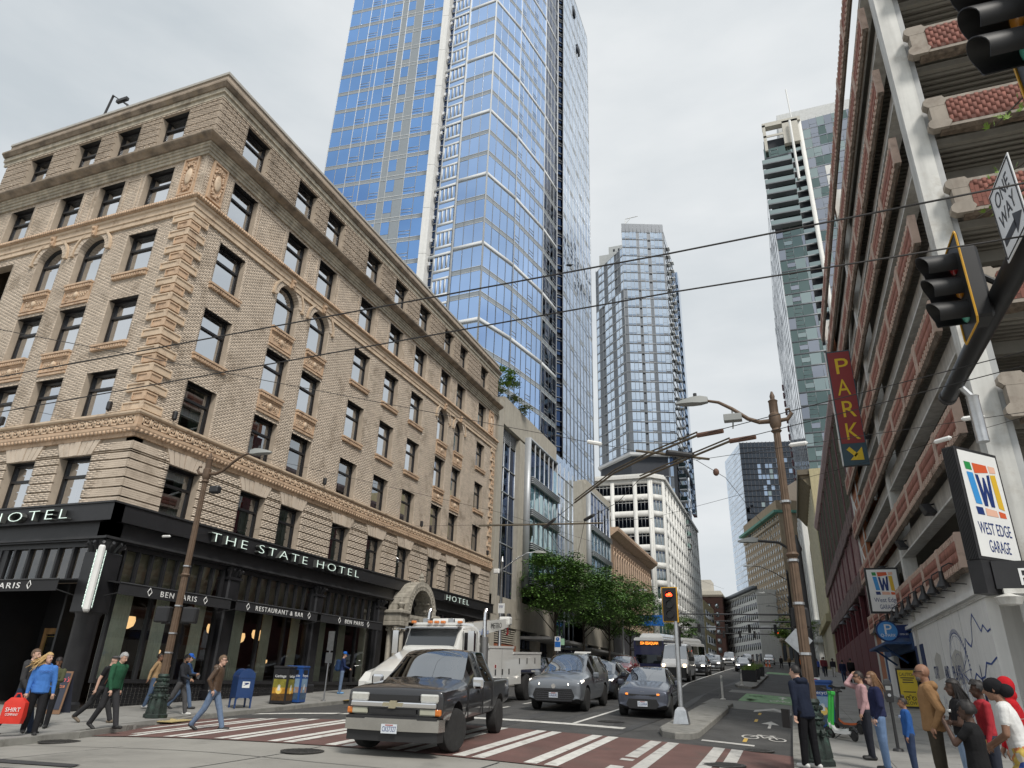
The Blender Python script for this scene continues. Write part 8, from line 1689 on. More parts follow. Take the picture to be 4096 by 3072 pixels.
G1=mat('pic_brown',(.10,.05,.012),.5,var=.5,scale=9);G2=mat('pic_orange',(.5,.25,.03),.5,var=.4,scale=6);G3=mat('pic_olive',(.22,.20,.03),.5,var=.4,scale=6);G4=mat('pic_sun',(.9,.62,.15),.5,var=0);B1=mat('pic_sea',(.06,.10,.16),.5,var=.4,scale=9);B2_=mat('pic_dusk',(.35,.25,.2),.5,var=.3,scale=6);B3_=mat('pic_sky',(.22,.33,.45),.5,var=.2,scale=4);BINB=mat('bin_blue',(.015,.07,.26),.45,var=.1)
bin_('garbage_bin','black street garbage bin with a sunset picture',-18.0,23.25,R(12),BLACK,'Garbage',(G1,G2,G3,G4),BLACK);bin_('recycling_bin','blue recycling bin beside the black one',-18.0,24.05,R(12),BINB,'Recycle',(B1,B2_,B3_,B3_),BINB)
bin_('recycling_bin','blue recycling bin behind the green scooters',.72,24.6,R(-6),BINB,'Recycle',(B1,B2_,B3_,G4),BINB,1)
# easel board at the hotel corner
t=thing('easel_board','dark sandwich board with pink lettering at the corner entrance','sandwich board',(-20.55,16.15,west_z(-20.6,16.1)),R(25));NAV=mat('board_navy',(.03,.035,.055),.6,var=.1)
MB().loft([[(-.32,-.30,0),(.32,-.30,0),(.32,-.27,0),(-.32,-.27,0)],[(-.28,-.02,1.15),(.28,-.02,1.15),(.28,.01,1.15),(-.28,.01,1.15)]]).build('frame',mat('easel_wood',(.2,.11,.06),.6,var=.2),t);MB().quad((-.27,-.287,.12),(.27,-.287,.12),(.24,-.045,1.1),(-.24,-.045,1.1)).build('face',NAV,t);MB().loft([[(-.32,.30,0),(.32,.30,0),(.32,.33,0),(-.32,.33,0)],[(-.28,-.0,1.14),(.28,-.0,1.14),(.28,.03,1.14),(-.28,.03,1.14)]]).build('rear_panel',NAV,t)
up_=Vector((0,.245,.98));text(t,"Ben's",(-.15,-.12,.86),(1,0,0),up_,.2,mat('pink_neon',(.7,.12,.14),.5,var=0),.002,shear=.3);text(t,'SUNSET CLUB',(-.2,-.165,.70),(1,0,0),up_,.1,mat('orange_letter',(.75,.25,.12),.5,var=0),.002,fit=.4);mb=MB()
for k in range(3):mb.box((-.2,-.225+k*.012,.48+k*.05),(-.02,-.222+k*.012,.5+k*.05))
mb.build('small_print',SW,t)
# parking meter, caution board, posts, planters, cones
t=thing('parking_meter','dark parking meter post on the right pavement','parking meter',(2.0,19.4,east_z(2,19.4)));MB().lathe([(.12,0),(.1,.05),(.035,.07),(.03,1.0)],n=10).build('post',DARK,t,40);MB().loft([[(x*k,y*k,z)for x,y in((-.09,-.06),(.09,-.06),(.09,.06),(-.09,.06))]for z,k in((1.0,.8),(1.1,1),(1.38,1.05),(1.46,.7),(1.5,.4))]).build('head',DARK,t);MB().cbox((0,-.066,1.3),(.11,.01,.09)).build('display',LENS,t);MB().lathe([(.035,0),(.035,.02)],(0,-.085,1.15),12,'y').build('dial',STEEL,t)
t=thing('caution_board','yellow and black caution board in front of the blue doorway','sign',(4.35,34.6,east_z(4.3,34.6)),R(-4));YB=mat('caution_yellow',(.68,.50,.03),.5,var=.05);MB().cbox((0,0,.78),(.78,.05,1.5)).build('frame',BLACK,t);MB().quad((-.33,-.03,.1),(.33,-.03,.1),(.33,-.03,1.46),(-.33,-.03,1.46)).build('face',YB,t);text(t,'CAUTION',(-.29,-.035,1.24),(1,0,0),(0,0,1),.18,BLACK,.002,fit=.58);text(t,'SLOW',(-.2,-.035,.16),(1,0,0),(0,0,1),.18,BLACK,.002,fit=.4);mb=MB()
for z,w in((1.15,.25),(1.07,.18),(.98,.2),(.62,.22)):mb.box((-w,-.035,z),(w,-.031,z+.035))
for cx in(-.1,.12):mb.tube([(cx+.07*math.cos(a),-.036,.4+.07*math.sin(a))for a in np.linspace(0,2*PI,12)],.012,4)
mb.tube([(-.1,-.036,.4),(0,-.036,.53),(.12,-.036,.4)],.012,4);mb.build('print',BLACK,t)
def flexpost(label,x,y,dz):
 t=thing('flexible_post',label,'bollard',(x,y,road_z(x,y)+dz),group='white lane posts');MB().lathe([(.12,0),(.12,.03),(.05,.06),(.045,.9),(.05,.95),(.0,.98)],n=12).build('tube',PAINT,t,40);MB().lathe([(.052,.72),(.052,.86)],n=12).build('reflector',LENS,t)
flexpost('white flexible post at the end of the near island',-3.05,34.3,.14);flexpost('white flexible post in front of the planters',-3.2,50.0,.15)
GRASS=mat('planter_grass',(.16,.24,.05),.8,var=.35,scale=6,island=.3)
def planter(label,x,y,s_=1):
 t=thing('planter_box',label,'planter',(x,y,road_z(x,y)+.15),group='black planter boxes');mb=MB();mb.loft([[(-.52*s_,-.6,0),(.52*s_,-.6,0),(.52*s_,.6,0),(-.52*s_,.6,0)],[(-.58*s_,-.66,.78),(.58*s_,-.66,.78),(.58*s_,.66,.78),(-.58*s_,.66,.78)]]);mb.build('box',BLACK,t);mb=MB();rs=np.random.default_rng(int(y))
 for k in range(150):a,b=rs.uniform(-.5,.5),rs.uniform(-.55,.55);c,d=a+rs.normal(0,.16),b+rs.normal(0,.16);h=rs.uniform(.25,.55);mb.add([(a-.012,b,.74),(a+.012,b,.74),(c,d,.74+h)],[(0,1,2)])
 tag(mb.build('grass',GRASS,t),kind='stuff')
planter('black planter box with grass, nearest of the row',-3.15,57.5);planter('black planter box with grass, second of the row',-3.1,62.5);planter('black planter box with grass, third of the row',-3.05,71)
def cone(label,x,y):
 t=thing('traffic_cone',label,'traffic cone',(x,y,road_z(x,y)+.12),group='orange cones');MB().cbox((0,0,.02),(.4,.4,.04)).build('foot',mat('cone_orange',(.7,.12,.02),.5,var=.1),t);MB().lathe([(.15,.04),(.04,1.0)],n=12).build('cone',mat('cone_orange',(.7,.12,.02),.5),t,50);MB().lathe([(.105,.45),(.085,.62)],n=12).build('band',SW,t)
cone('orange traffic cone on the far island, left one',-3.7,116);cone('orange traffic cone on the far island, right one',-3.2,114.4)
# shared scooters
def scooter(label,x,y,rot,stem,deck):
 t=thing('electric_scooter',label,'scooter',(x,y,east_z(x,y)),(R(5),0,rot),'parked rental scooters');MB().loft([[(a,-w,z),(a,w,z),(a,w*.8,z+.07),(a,-w*.8,z+.07)]for a,w,z in((-.36,.07,.15),(-.2,.09,.13),(.28,.085,.13),(.42,.05,.2),(.52,.04,.34))]).build('deck',deck,t,30);MB().tube([(.50,0,.22),(.44,0,.7),(.40,0,1.12)],[.045,.04,.032],10).build('stem',stem,t,50);MB().tube([(.40,-.26,1.16),(.41,0,1.13),(.40,.26,1.16)],.018,6).build('handlebar',DARK,t)
 for s_ in(-1,1):MB().tube([(.40,s_*.15,1.155),(.40,s_*.27,1.16)],.025,6).build('grip',RUBBER,t)
 for xx in(-.46,.55):o=MB().lathe([(.06,-.035),(.115,-.03),(.12,0),(.115,.03),(.06,.035)],(xx,0,.12),18,'y').build('wheel',RUBBER,t,40);MB().lathe([(.06,-.02),(.06,.02)],(xx,0,.12),12,'y').build('hub',STEEL,o)
 MB().tube([(-.46+.15*math.cos(a),0,.12+.15*math.sin(a))for a in np.linspace(.4,2.6,7)],.03,5).build('rear_guard',DARK,t);MB().tube([(.1,0,.14),(.12,.16,.02)],.012,5).build('kickstand',DARK,t);MB().cbox((.39,0,1.08),(.09,.12,.1),.02).build('controller',stem,t)
SCG=mat('scooter_green',(.04,.42,.06),.4,var=.05);SCW=mat('scooter_white',(.66,.67,.66),.4,var=.05)
scooter('white and green rental scooter, nearest one',1.0,21.3,R(119),SCG,SCW);scooter('green stemmed rental scooter, second one behind',.98,22.0,R(122),SCG,SCW);scooter('dark rental scooter lying behind the green ones',1.25,23.2,R(125),DARK,DARK);scooter('dark rental scooter with an orange wheel mark, farthest of the row',1.3,23.9,R(125),DARK,mat('scooter_orange',(.55,.12,.03),.5))
# ------------------------------------------------ trees
BARK=mat('bark',(.045,.036,.028),.9,var=.3,scale=8,bump=.6,bscale=20)
def leaf_mat(name,col):
 m=mat(name,col,.55,var=.3,scale=.5,island=.35,spec=.3);b=m.node_tree.nodes['Principled BSDF'];b.inputs['Transmission Weight'].default_value=0
 return m
LF=leaf_mat('leaf_green',(.085,.165,.035));LFY=leaf_mat('leaf_spring',(.17,.27,.045));LFO=leaf_mat('leaf_olive',(.15,.19,.045))
def tree(label,x,y,z,H_,cr,cz,rz,n,seed,lm,ls=.2,clumps=60,name='street_tree',trunk=.14,flat=.42):
 """tapered trunk with limbs and a crown of separate leaf blades gathered in flat sprays"""
 rs=np.random.default_rng(seed);t=thing(name,label,'tree',(x,y,z),group='street trees');mb=MB();tops=[]
 mb.tube([(0,0,0),(.05,0,H_*.2),(rs.normal(0,.1),rs.normal(0,.1),cz-rz*.6),(rs.normal(0,.2),rs.normal(0,.2),cz+rz*.4)],[trunk,trunk*.8,trunk*.6,trunk*.2],8);C_=[]
 while len(C_)<clumps:
  p=rs.normal(0,1,3);p/=np.linalg.norm(p);r_=rs.uniform(.45,1)**.6;q=p*r_*np.array((cr,cr,rz))*rs.uniform(.85,1.15);
  if q[2]<-rz*.75:continue
  C_.append(q+np.array((0,0,cz)))
 for c in C_[::3]:s0=np.array((0,0,max(H_*.25,c[2]-1.6*abs(c[0])*.3-1.2)));mb.tube([tuple(s0),tuple((s0*.5+c*.5)+np.array((0,0,.25))),tuple(c)],[trunk*.35,trunk*.2,.012],5)
 mb.build('trunk',BARK,t,40);k=n//clumps;V=[]
 for c in C_:
  rad=rs.uniform(.5,1.0)*cr*.33;P_=rs.normal(0,.5,(k,3))*np.array((rad*1.25,rad*1.25,rad*flat))+c;d=P_-c;P_[:,2]-=.25*np.linalg.norm(d[:,:2],axis=1)**1.3
  az=rs.uniform(0,2*PI,k);dx=np.stack([np.cos(az),np.sin(az),rs.normal(-.25,.25,k)],1)*ls*rs.uniform(.7,1.3,(k,1));sd=np.stack([-np.sin(az),np.cos(az),rs.normal(0,.3,k)],1)*ls*.28
  V.append(np.stack([P_,P_+dx*.5+sd,P_+dx,P_+dx*.5-sd],1))
 V=np.concatenate(V).reshape(-1,3);tag(link('crown',np_mesh('crown',V,np.arange(len(V)).reshape(-1,4),lm),t,(0,0,0)),kind='stuff');return t
tree('leafy green street tree nearest the tow truck',-18.3,58,west_z(-18.3,58),11,3.5,7.6,2.9,15000,11,LF,.24,70);tree('leafy green street tree second in the row',-18.3,67,west_z(-18.3,67),11,3.6,7.2,3.1,14000,12,LF,.25,70);tree('leafy green street tree third in the row',-18.2,77,west_z(-18.2,77),11,3.9,6.9,3.2,13000,13,LF,.26,66);tree('leafy green street tree fourth in the row, hiding the arcade building',-18.2,88,west_z(-18.2,88),11,4.2,6.6,3.4,12000,14,LF,.28,60)
tree('dark green tree beyond the bus',-18,132,rise(132),9,3.0,5.8,2.6,5000,15,LF,.3,36);tree('bright green tree on the right pavement by the far lamps',.9,118,rise(118)-.1,8,3.0,5.2,2.4,4500,16,LFY,.3,36);tree('small bright green tree farther right along the pavement',1.2,134,rise(134)-.1,7,2.6,5.6,2.0,3500,17,LFY,.3,30)
tree('small airy tree on the terrace above the podium, greener one',-21.9,52.3,23.6,3.6,1.5,2.6,1.25,2600,18,LFY,.2,34,'terrace_tree',.06);tree('small airy tree on the terrace above the podium, yellowish one',-21.7,55.2,22.9,2.6,1.5,2.0,.9,1500,19,LFO,.18,26,'terrace_tree',.05)
# maple twigs hanging in at the top right: separate leaves
t=thing('maple_branch','fresh green maple twigs hanging in at the upper right edge','branch',(4.4,9.2,8.5),world=True);lf=MB();q=[]
for k in range(5):
 a=PI/2+(k-2)*.62;r_=(1,.92,.7)[abs(k-2)];q+=[(math.cos(a-.3)*r_*.42,math.sin(a-.3)*r_*.42+.1),(math.cos(a)*r_,math.sin(a)*r_),(math.cos(a+.3)*r_*.42,math.sin(a+.3)*r_*.42+.1)]
q=[(a,b)for a,b in q];lf.add([(0,.12,.06)]+[(a,b,-.12*(a*a+b*b))for a,b in q]+[(0,-.15,0)],[(0,i+1,i+2)for i in range(len(q)-1)]+[(0,len(q),len(q)+1),(0,len(q)+1,1)]);lme=lf.mesh('leaf',LFY)
rs=np.random.default_rng(5);s9=9/13.
for(bx,bz,cnt,path)in((5.25,12.15,30,[(6.2,12.9),(5.6,12.5),(5.0,12.0)]),(5.0,10.8,26,[(6.0,11.3),(5.3,10.95),(4.6,10.6)]),(4.55,10.05,14,[(5.4,10.4),(4.9,10.2),(4.3,9.95)]),(5.6,11.6,16,[(6.3,12.2),(5.7,11.8),(5.4,11.4)])):
 P_=[Vector((a*s9,9+.1*i,1.5+(b-1.5)*s9))for i,(a,b)in enumerate(path)];MB().tube(P_,[.02,.014,.006],5).build('twig',BARK,t)
 for k in range(cnt):
  u=rs.uniform(0,1);p=(P_[0].lerp(P_[1],u*2)if u<.5 else P_[1].lerp(P_[2],u*2-1))+Vector((rs.normal(0,.08),rs.normal(0,.08),rs.normal(-.03,.08)));o=link('leaf',lme,t);o.location=p;s_=rs.uniform(.07,.11);o.scale=(s_,s_,s_);o.rotation_euler=(rs.uniform(.3,1.9),rs.normal(0,.5),rs.uniform(0,6.28))
  # bird
tag(MB().add([(0,0,0),(.5,.1,.15),(.1,.25,0),(-.45,.1,.22),(0,-.25,.05)],[(0,1,2),(0,2,3),(0,4,1),(0,3,4)]).build('bird',DARK,None,loc=(-16.9,57.6,40.6)),'tiny dark bird in the sky right of the glass tower','bird')
# ================================================================ PEOPLE
SKIN={'l':(.52,.33,.25),'m':(.36,.21,.14),'t':(.24,.13,.085),'d':(.075,.042,.03)}
def sk(k):return mat('skin_'+k,SKIN[k],.55,var=.06,scale=20,spec=.35)
def cloth(name,col,var=.14):return mat('cloth_'+name,col,.9,var=var,scale=7,bump=.7,bscale=11,spec=.2)
def rot(v,ax,a):return Matrix.Rotation(a,3,ax)@Vector(v)
def rboth(p):return p
def person(label,x,y,face,H_=1.75,z=None,legs=((.0,.0),(.0,.0)),arms=None,lean=0,headyaw=0,headtilt=0,skin='l',top=(.1,.1,.1),low=(.03,.03,.035),shoe=(.02,.02,.02),hair=(.03,.02,.015),hairstyle='short',sleeve='long',bulk=1.0,vox=.011,female=False,hood=False,grp='people in the street',hem=.0,skirt=None,hands=True,collar=None,shoe2=None):
 """one continuous body (voxel-fused tapered limbs) with clothing colours, plus hair and face parts.
    legs = ((thigh forward, knee bend), ..) left,right; arms = ((forward, outward, elbow, inward), ..) in radians"""
 s=H_/1.75;P=[] # primitives: a, b, ra, rb, label, squash
 arms=arms or((.08,.12,.2,.1),(-.05,.12,.2,.1));V3=Vector
 def cap(a,b,ra,rb,l):P.append((V3(a),V3(b),ra,rb,l))
 def ln(p): # lean of everything above the hips
  q=V3(p)-V3((0,0,.95));return rot(q,'X',-lean)+V3((0,0,.95))
 sw=.175 if female else .195;hw=.095;b=bulk
 # legs
 feet=[];drop=0;LG=[]
 for sd,(th,kn)in zip((-1,1),legs):
  hip=V3((sd*hw,0,.92));t_=rot((0,0,-1),'X',th);knee=hip+t_*.42;s_=rot((0,0,-1),'X',th-kn);ank=knee+s_*.42;LG.append((hip,knee,ank,th-kn));feet.append(ank.z)
 drop=min(feet)-.085
 for sd,(hip,knee,ank,fa)in zip((-1,1),LG):
  k='skirt' if False else 'low';cap(hip,knee,.098,.078,k);cap(knee,ank+V3((0,0,.0)),.074,.062,k)
  tilt=max(-.5,min(.6,-(fa)*.9))if ank.z-drop>.12 else 0;d=rot((0,1,0),'X',-tilt);c=ank+V3((0,0,-.045));cap(c-d*.05,c+d*.16,.045,.038,'shoe');cap(ank,c,.042,.045,'shoe' if True else 'low')
  # torso
 def te(c,r,l):P.append((ln(c),None,r,None,l))
 te((0,0,.95),(.168,.118,.12),'low');z0=.985-hem;TP=[(.80,.172,.122),(.92,.174,.124),(1.02,.166,.118),(1.14,.160,.113),(1.26,.175,.12),(1.36,.184,.115),(1.43,.165,.09)]
 for zc in np.arange(z0+.03,1.44,.02):
  wx=np.interp(zc,[q[0]for q in TP],[q[1]for q in TP])*(1 if not female else(.97 if zc<1.05 else .90))*(1+(b-1)*.75);dy=np.interp(zc,[q[0]for q in TP],[q[2]for q in TP])*(1+(b-1)*1.0);te((0,.0,zc),(wx,dy,.075 if zc>z0+.06 else .045),'top')
 cap(ln((0,-.015,1.44)),ln((0,.0,1.56)),.06,.052,'skin' if not collar else 'skin')
 if collar:cap(ln((-.05,-.02,1.475)),ln((.05,-.02,1.475)),.062,.062,'top');cap(ln((0,-.05,1.49)),ln((0,-.04,1.49)),.07,.07,'top')
 # head
 hc=ln((0,.03,1.645));Rz=Matrix.Rotation(headyaw,3,'Z')@Matrix.Rotation(-headtilt-lean*.5,3,'X')
 def hp(p):return hc+Rz@V3(p)
 HP=[]
 for c,r in(((0,-.012,.02),(.077,.097,.098)),((0,.012,-.045),(.062,.078,.075)),((0,.035,-.088),(.042,.045,.034))):HP.append((hp(c),r))
 for c,r in HP:P.append((c,Rz,r,None,'skin'))
 cap(hp((0,.088,.008)),hp((0,.108,-.026)),.012,.016,'skin')
 for sd in(-1,1):cap(hp((sd*.078,-.012,.02)),hp((sd*.078,-.014,-.022)),.014,.011,'skin')
 # arms and hands
 for sd,(fw_,ow,el,iw)in zip((-1,1),arms):
  sh_=ln((sd*sw,0,1.425));d0=rot(rot((0,0,-1),'X',fw_),'Y',-sd*ow);d0=rot(d0,'X',-lean*.3);e=sh_+d0*.285
  d1=rot((0,0,-1),'X',fw_+el);d1=rot(d1,'Y',-sd*ow*.5);d1=rot(d1,'Z',sd*iw*1.25);d1.normalize();w=e+d1*.25;k1='top' if sleeve=='long' else 'skin';b2=.012*(b-1)*10 if b>1 else 0
  cap(sh_,e,.062+b2*.5,.05+b2*.4 if sleeve=='long' else .043,'top' if sleeve!='none' else 'skin');
  if sleeve=='short':P[-1]=(sh_,sh_+d0*.15,.064,.058,'top');cap(sh_+d0*.12,e,.046,.042,'skin')
  cap(e,w,.047+b2*.4 if sleeve=='long' else .041,.038 if sleeve=='long' else .03,k1)
  if hands:
   pl=w+d1*.07;cap(w,pl,.026,.034,'skin');sx=d1.cross(V3((0,1,0)));
   if sx.length<.2:sx=V3((1,0,0))
   sx.normalize();nr=d1.cross(sx);
   for j,(o_,L_)in enumerate(((-.032,.062),(-.011,.076),(.011,.07),(.031,.055))):
    f0=pl+sx*o_+d1*.02;f1=f0+(d1*.75+nr*.35).normalized()*L_*.55;f2=f1+(d1*.35+nr*.8).normalized()*L_*.5;cap(f0,f1,.0098,.009,'skin');cap(f1,f2,.009,.008,'skin')
   t0=w+d1*.03-sx*sd*.025*-1;cap(t0,t0+(d1*.6+sx*sd*.6+nr*.4).normalized()*.06,.0115,.0095,'skin')
  else:cap(w,w+d1*.09,.03,.032,'skin')
 if skirt:
  for k in range(8):z0=.98-k*.11;P.append((V3((0,.01*k,z0)),None,(.17+.012*k,.125+.012*k,.085),None,'low'))
 if hood and hood!='up':cap(ln((-.09,-.085,1.47)),ln((.09,-.085,1.47)),.058,.058,'top');cap(ln((-.085,.0,1.49)),ln((-.07,-.08,1.50)),.04,.045,'top');cap(ln((.085,.0,1.49)),ln((.07,-.08,1.50)),.04,.045,'top')
 if hood=='up':P.append((hp((0,-.03,.02)),Rz,(.105,.112,.13),None,'top'));cap(hp((0,-.06,-.09)),hp((0,-.05,-.1)),.085,.085,'top')
 # mesh
 mb=MB()
 for a,b_,ra,rb,l in P:
  if isinstance(ra,tuple):
   q=MB().ell((0,0,0),ra,14,10);M=b_.to_4x4()if b_ is not None else Matrix.Rotation(-lean,4,'X');mb.add([tuple((M@V3(p))+a)for p in q.v],q.f)
  else:
   t_=(b_-a);L_=t_.length;t_=t_/L_ if L_>1e-6 else V3((0,0,1));
   if L_<1e-6:b_=a+t_*.001
   mb.tube([a-t_*ra*.97,a-t_*ra*.72,a-t_*ra*.3,a,b_,b_+t_*rb*.3,b_+t_*rb*.72,b_+t_*rb*.97],[ra*.22,ra*.69,ra*.95,ra,rb,rb*.95,rb*.69,rb*.22],10)
 me=mb.mesh('body',sk(skin));ob=bpy.data.objects.new('person_source',me)
 me2=bake(ob,[('REMESH',dict(mode='VOXEL',voxel_size=vox/s)),('SMOOTH',dict(factor=.5,iterations=3))]);bpy.data.objects.remove(ob)
 n=len(me2.vertices);V=np.zeros(n*3,np.float32);me2.vertices.foreach_get('co',V);V=V.reshape(-1,3);m=len(me2.polygons);C_=np.zeros(m*3,np.float32);me2.polygons.foreach_get('center',C_);C_=C_.reshape(-1,3)
 labs=['skin','top','low','shoe'];best=np.full(m,9.);lab=np.zeros(m,np.int32)
 for a,b_,ra,rb,l in P:
  if isinstance(ra,tuple):
   M=np.array((b_ if b_ is not None else Matrix.Rotation(-lean,3,'X')));q=(C_-np.array(a))@M;d=(np.linalg.norm(q/np.array(ra),axis=1)-1)*min(ra)
  else:
   A=np.array(a);T=np.array(b_)-A;L2=max(1e-9,T@T);u=np.clip(((C_-A)@T)/L2,0,1);d=np.linalg.norm(C_-A-u[:,None]*T,axis=1)-(ra+(rb-ra)*u)
  k=d<best;best[k]=d[k];lab[k]=labs.index(l)
 if hem:zc=np.array([ln((0,0,.95-hem)).z]);
 me2.materials.clear();tm=cloth('%.3f_%.3f_%.3f'%top,top)if not hasattr(top,'name')else top;lm_=cloth('%.3f_%.3f_%.3f'%low,low)if not hasattr(low,'name')else low
 for q in(sk(skin),tm,lm_,mat('shoe_%.3f_%.3f'%shoe[:2],shoe,.6,var=.1)):me2.materials.append(q)
 me2.polygons.foreach_set('material_index',lab);me2.polygons.foreach_set('use_smooth',[True]*m);V[:,2]-=drop;V*=s;me2.vertices.foreach_set('co',V.ravel());me2.update();me2.name='body'
 zz=z if z is not None else(road_z(x,y)if-17.2<x<-.25 and not(x<-15.4 and y<15)else(west_z(x,y)if x<-8 else east_z(x,y)))
 t=thing('person',label,'person',(x,y,zz),math.atan2(-face[0],face[1]),grp);bo=link('body',me2,t,(0,0,0))
 def W(p):return(V3(p)-V3((0,0,drop)))*s
 # face details
 hd=MB();
 for sd in(-1,1):hd.ell(tuple(W(hp((sd*.03,.082,.012)))),(.009*s,.007*s,.006*s),6,4)
 hd.build('eyes',mat('eye_dark',(.02,.015,.012),.3,var=0),t);q=MB();q.tube([W(hp((-.022,.087,-.052))),W(hp((0,.093,-.054))),W(hp((.022,.087,-.052)))],.005*s,4);q.build('mouth',mat('lip',(.28,.10,.085),.5,var=0),t);q=MB()
 for sd in(-1,1):q.tube([W(hp((sd*.014,.092,.036))),W(hp((sd*.045,.08,.036)))],.0045*s,4)
 q.build('brows',mat('hair_%.3f'%hair[0],hair,.6,var=.3,scale=30),t)
 HM=mat('hair_%.3f'%hair[0],hair,.6,var=.3,scale=30)
 if hairstyle in('short','long','curly','bun','wind'):
  q=MB();n_,m_=20,14;g=1.10 if hairstyle!='curly' else 1.28;rs=np.random.default_rng(int(abs(x)*100));vs=[];fs=[]
  for i in range(m_+1):
   for k in range(n_):
    th=PI*i/m_;a=2*PI*k/n_;j=1+rs.normal(0,.02 if hairstyle!='curly' else .06);p=V3((.080*g*j*math.sin(th)*math.cos(a),-.014+.100*g*j*math.sin(th)*math.sin(a),.022+.103*g*j*math.cos(th)));vs.append(tuple(W(hp(p))))
  for i in range(m_):
   for k in range(n_):
    th=PI*(i+.5)/m_;a=2*PI*(k+.5)/n_;yy=math.sin(th)*math.sin(a);z_=math.cos(th)
    if z_<-.45 or(yy>.25 and z_<.42)or(yy>.0 and z_<-.05):continue
    fs.append((i*n_+k,i*n_+(k+1)%n_,(i+1)*n_+(k+1)%n_,(i+1)*n_+k))
  q.add(vs,fs);hm_=q.mesh('hair',HM,60);link('hair',hm_,t,(0,0,0))
 if hairstyle in('long','wind'):
  q=MB();rs=np.random.default_rng(3)
  for k in range(46):
   a=rs.uniform(PI*.95,2.05*PI);p0=V3((.078*math.cos(a),-.01+.09*math.sin(a)*1.0,.03+rs.uniform(-.03,.04)));dx=V3((rs.normal(0,.015),rs.normal(-.02,.02),0));L_=rs.uniform(.26,.40)
   if hairstyle=='wind':e1,e2=p0+V3((.10+rs.normal(0,.02),-.02,-.10)),p0+V3((.26+rs.normal(0,.05),-.03+rs.normal(0,.03),-.20+rs.normal(0,.08)))
   else:e1,e2=p0+dx+V3((p0.x*.25,-.015,-L_*.5)),p0+dx*2+V3((p0.x*.1,-.0,-L_))
   q.tube([W(hp(p0)),W(hp(e1)),W(hp(e2))],[.016*s,.016*s,.004*s],5)
  q.build('long_hair',HM,t,50)
 if hairstyle=='bun':q=MB();q.ell(tuple(W(hp((0,-.03,.15)))),(.05*s,.05*s,.045*s),8,6);q.build('hair_bun',HM,t,60)
 t['_s']=s
 return t,(lambda p:W(p)),(lambda p:W(hp(p))),(lambda p:W(ln(p)))
def cap_hat(t,hp,m,brim=True,flat=False):
 q=MB();a=hp((0,-.015,.07));q.lathe([(.095,-.02),(.098,.02),(.085,.06),(.05,.085),(.005,.092)]if not flat else[(.1,-.01),(.112,.02),(.09,.05),(.005,.065)],tuple(a),14);q.build('cap',m,t,50);
 if brim:q=MB();b=hp((0,.11,.062));c=hp((0,.16,.045));q.loft([[tuple(hp((sx*.07,.06,.075+dz)))for sx,dz in((-1,0),(1,0),(1,.012),(-1,.012))],[tuple(hp((sx*.05,.165 if not flat else .13,.05+dz)))for sx,dz in((-1,0),(1,0),(1,.01),(-1,.01))]]);q.build('cap_brim',m,t)
def shades(t,hp):
 q=MB()
 for sd in(-1,1):q.loft([[tuple(hp((sd*a,.094,b)))for a,b in((.008,-.004),(.05,-.006),(.052,.024),(.008,.026))],[tuple(hp((sd*a,.102,b)))for a,b in((.008,-.004),(.05,-.006),(.052,.024),(.008,.026))]]);q.tube([hp((sd*.052,.095,.018)),hp((sd*.082,.0,.018))],.004,4)
 q.build('sunglasses',BLACK,t)
def phone(label,p):return tag(MB().cbox((0,0,0),(.075,.012,.15),.004).build('phone',BLACK,None,loc=p,rot=(R(-35),0,R(30))),label,'phone','phones in hands')
RT=(.93,.37);LT=(-.95,.15);CAMD=(.75,-.65)
JEAN=(.085,.125,.20);JEAN2=(.13,.18,.27);BLK=(.016,.016,.018);WALK=((.42,.12),(-.30,.32));WALK2=((-.32,.30),(.36,.08));STAND=((.02,.04),(-.03,.02))
# ---- left corner
t,W,hp,ln=person('man in a dark grey hoodie at the far left, turning to his right',-16.75,12.3,RT,1.85,legs=WALK,arms=((.15,.15,.7,.3),(.1,.15,.5,.3)),top=(.045,.045,.047),low=(.025,.035,.06),hair=(.10,.06,.035),hood=True,hem=.12,bulk=1.1,headyaw=-.2,vox=.010)
q=MB();q.ell(tuple(hp((0,.05,-.075))),(.062,.05,.05),10,6);q.build('beard',mat('hair_0.100',(.10,.06,.035),.7),t)
t,W,hp,ln=person('woman in a bright blue hoodie with blond hair blowing, holding a red bag',-16.0,12.1,(.85,-.5),1.70,legs=((.22,.1),(-.2,.2)),arms=((.02,.22,.15,.05),(.0,.2,.2,.1)),top=(.06,.18,.50),low=BLK,hair=(.45,.30,.13),hairstyle='wind',female=True,bulk=1.22,hem=.10,headyaw=.5,vox=.010,hood=True)
text(t,'CHICAGO',tuple(ln((-.12,.165,1.33))),(1,0,0),(0,0,1),.07,mat('print_navy',(.03,.06,.2),.7,var=0),.002,fit=.24)
BAGR=mat('bag_red',(.62,.035,.02),.45,var=.1,bump=.3,bscale=12);bg=thing('shopping_bag','bright red plastic shopping bag with white lettering','bag',(-16.12,11.72,.25),R(30));q=MB();q.loft([[(-.21*k,-.07*m_,z),(.21*k,-.07*m_,z),(.23*k,.07*m_,z),(-.22*k,.06*m_,z)]for z,k,m_ in((0,.95,.9),(.15,1.05,1.1),(.42,1,.9),(.52,.55,.5))]);q.build('sack',BAGR,bg,40);q=MB();q.tube([(-.08,0,.5),(-.03,0,.6),(.04,0,.6),(.09,0,.5)],.018,5);q.build('handle',BAGR,bg);text(bg,'SHIRT',(-.15,-.088,.24),(1,0,0),(0,0,1),.12,SW,.002,fit=.3);text(bg,'COMPANY',(-.13,-.088,.16),(1,0,0),(0,0,1),.07,SW,.002,fit=.26)
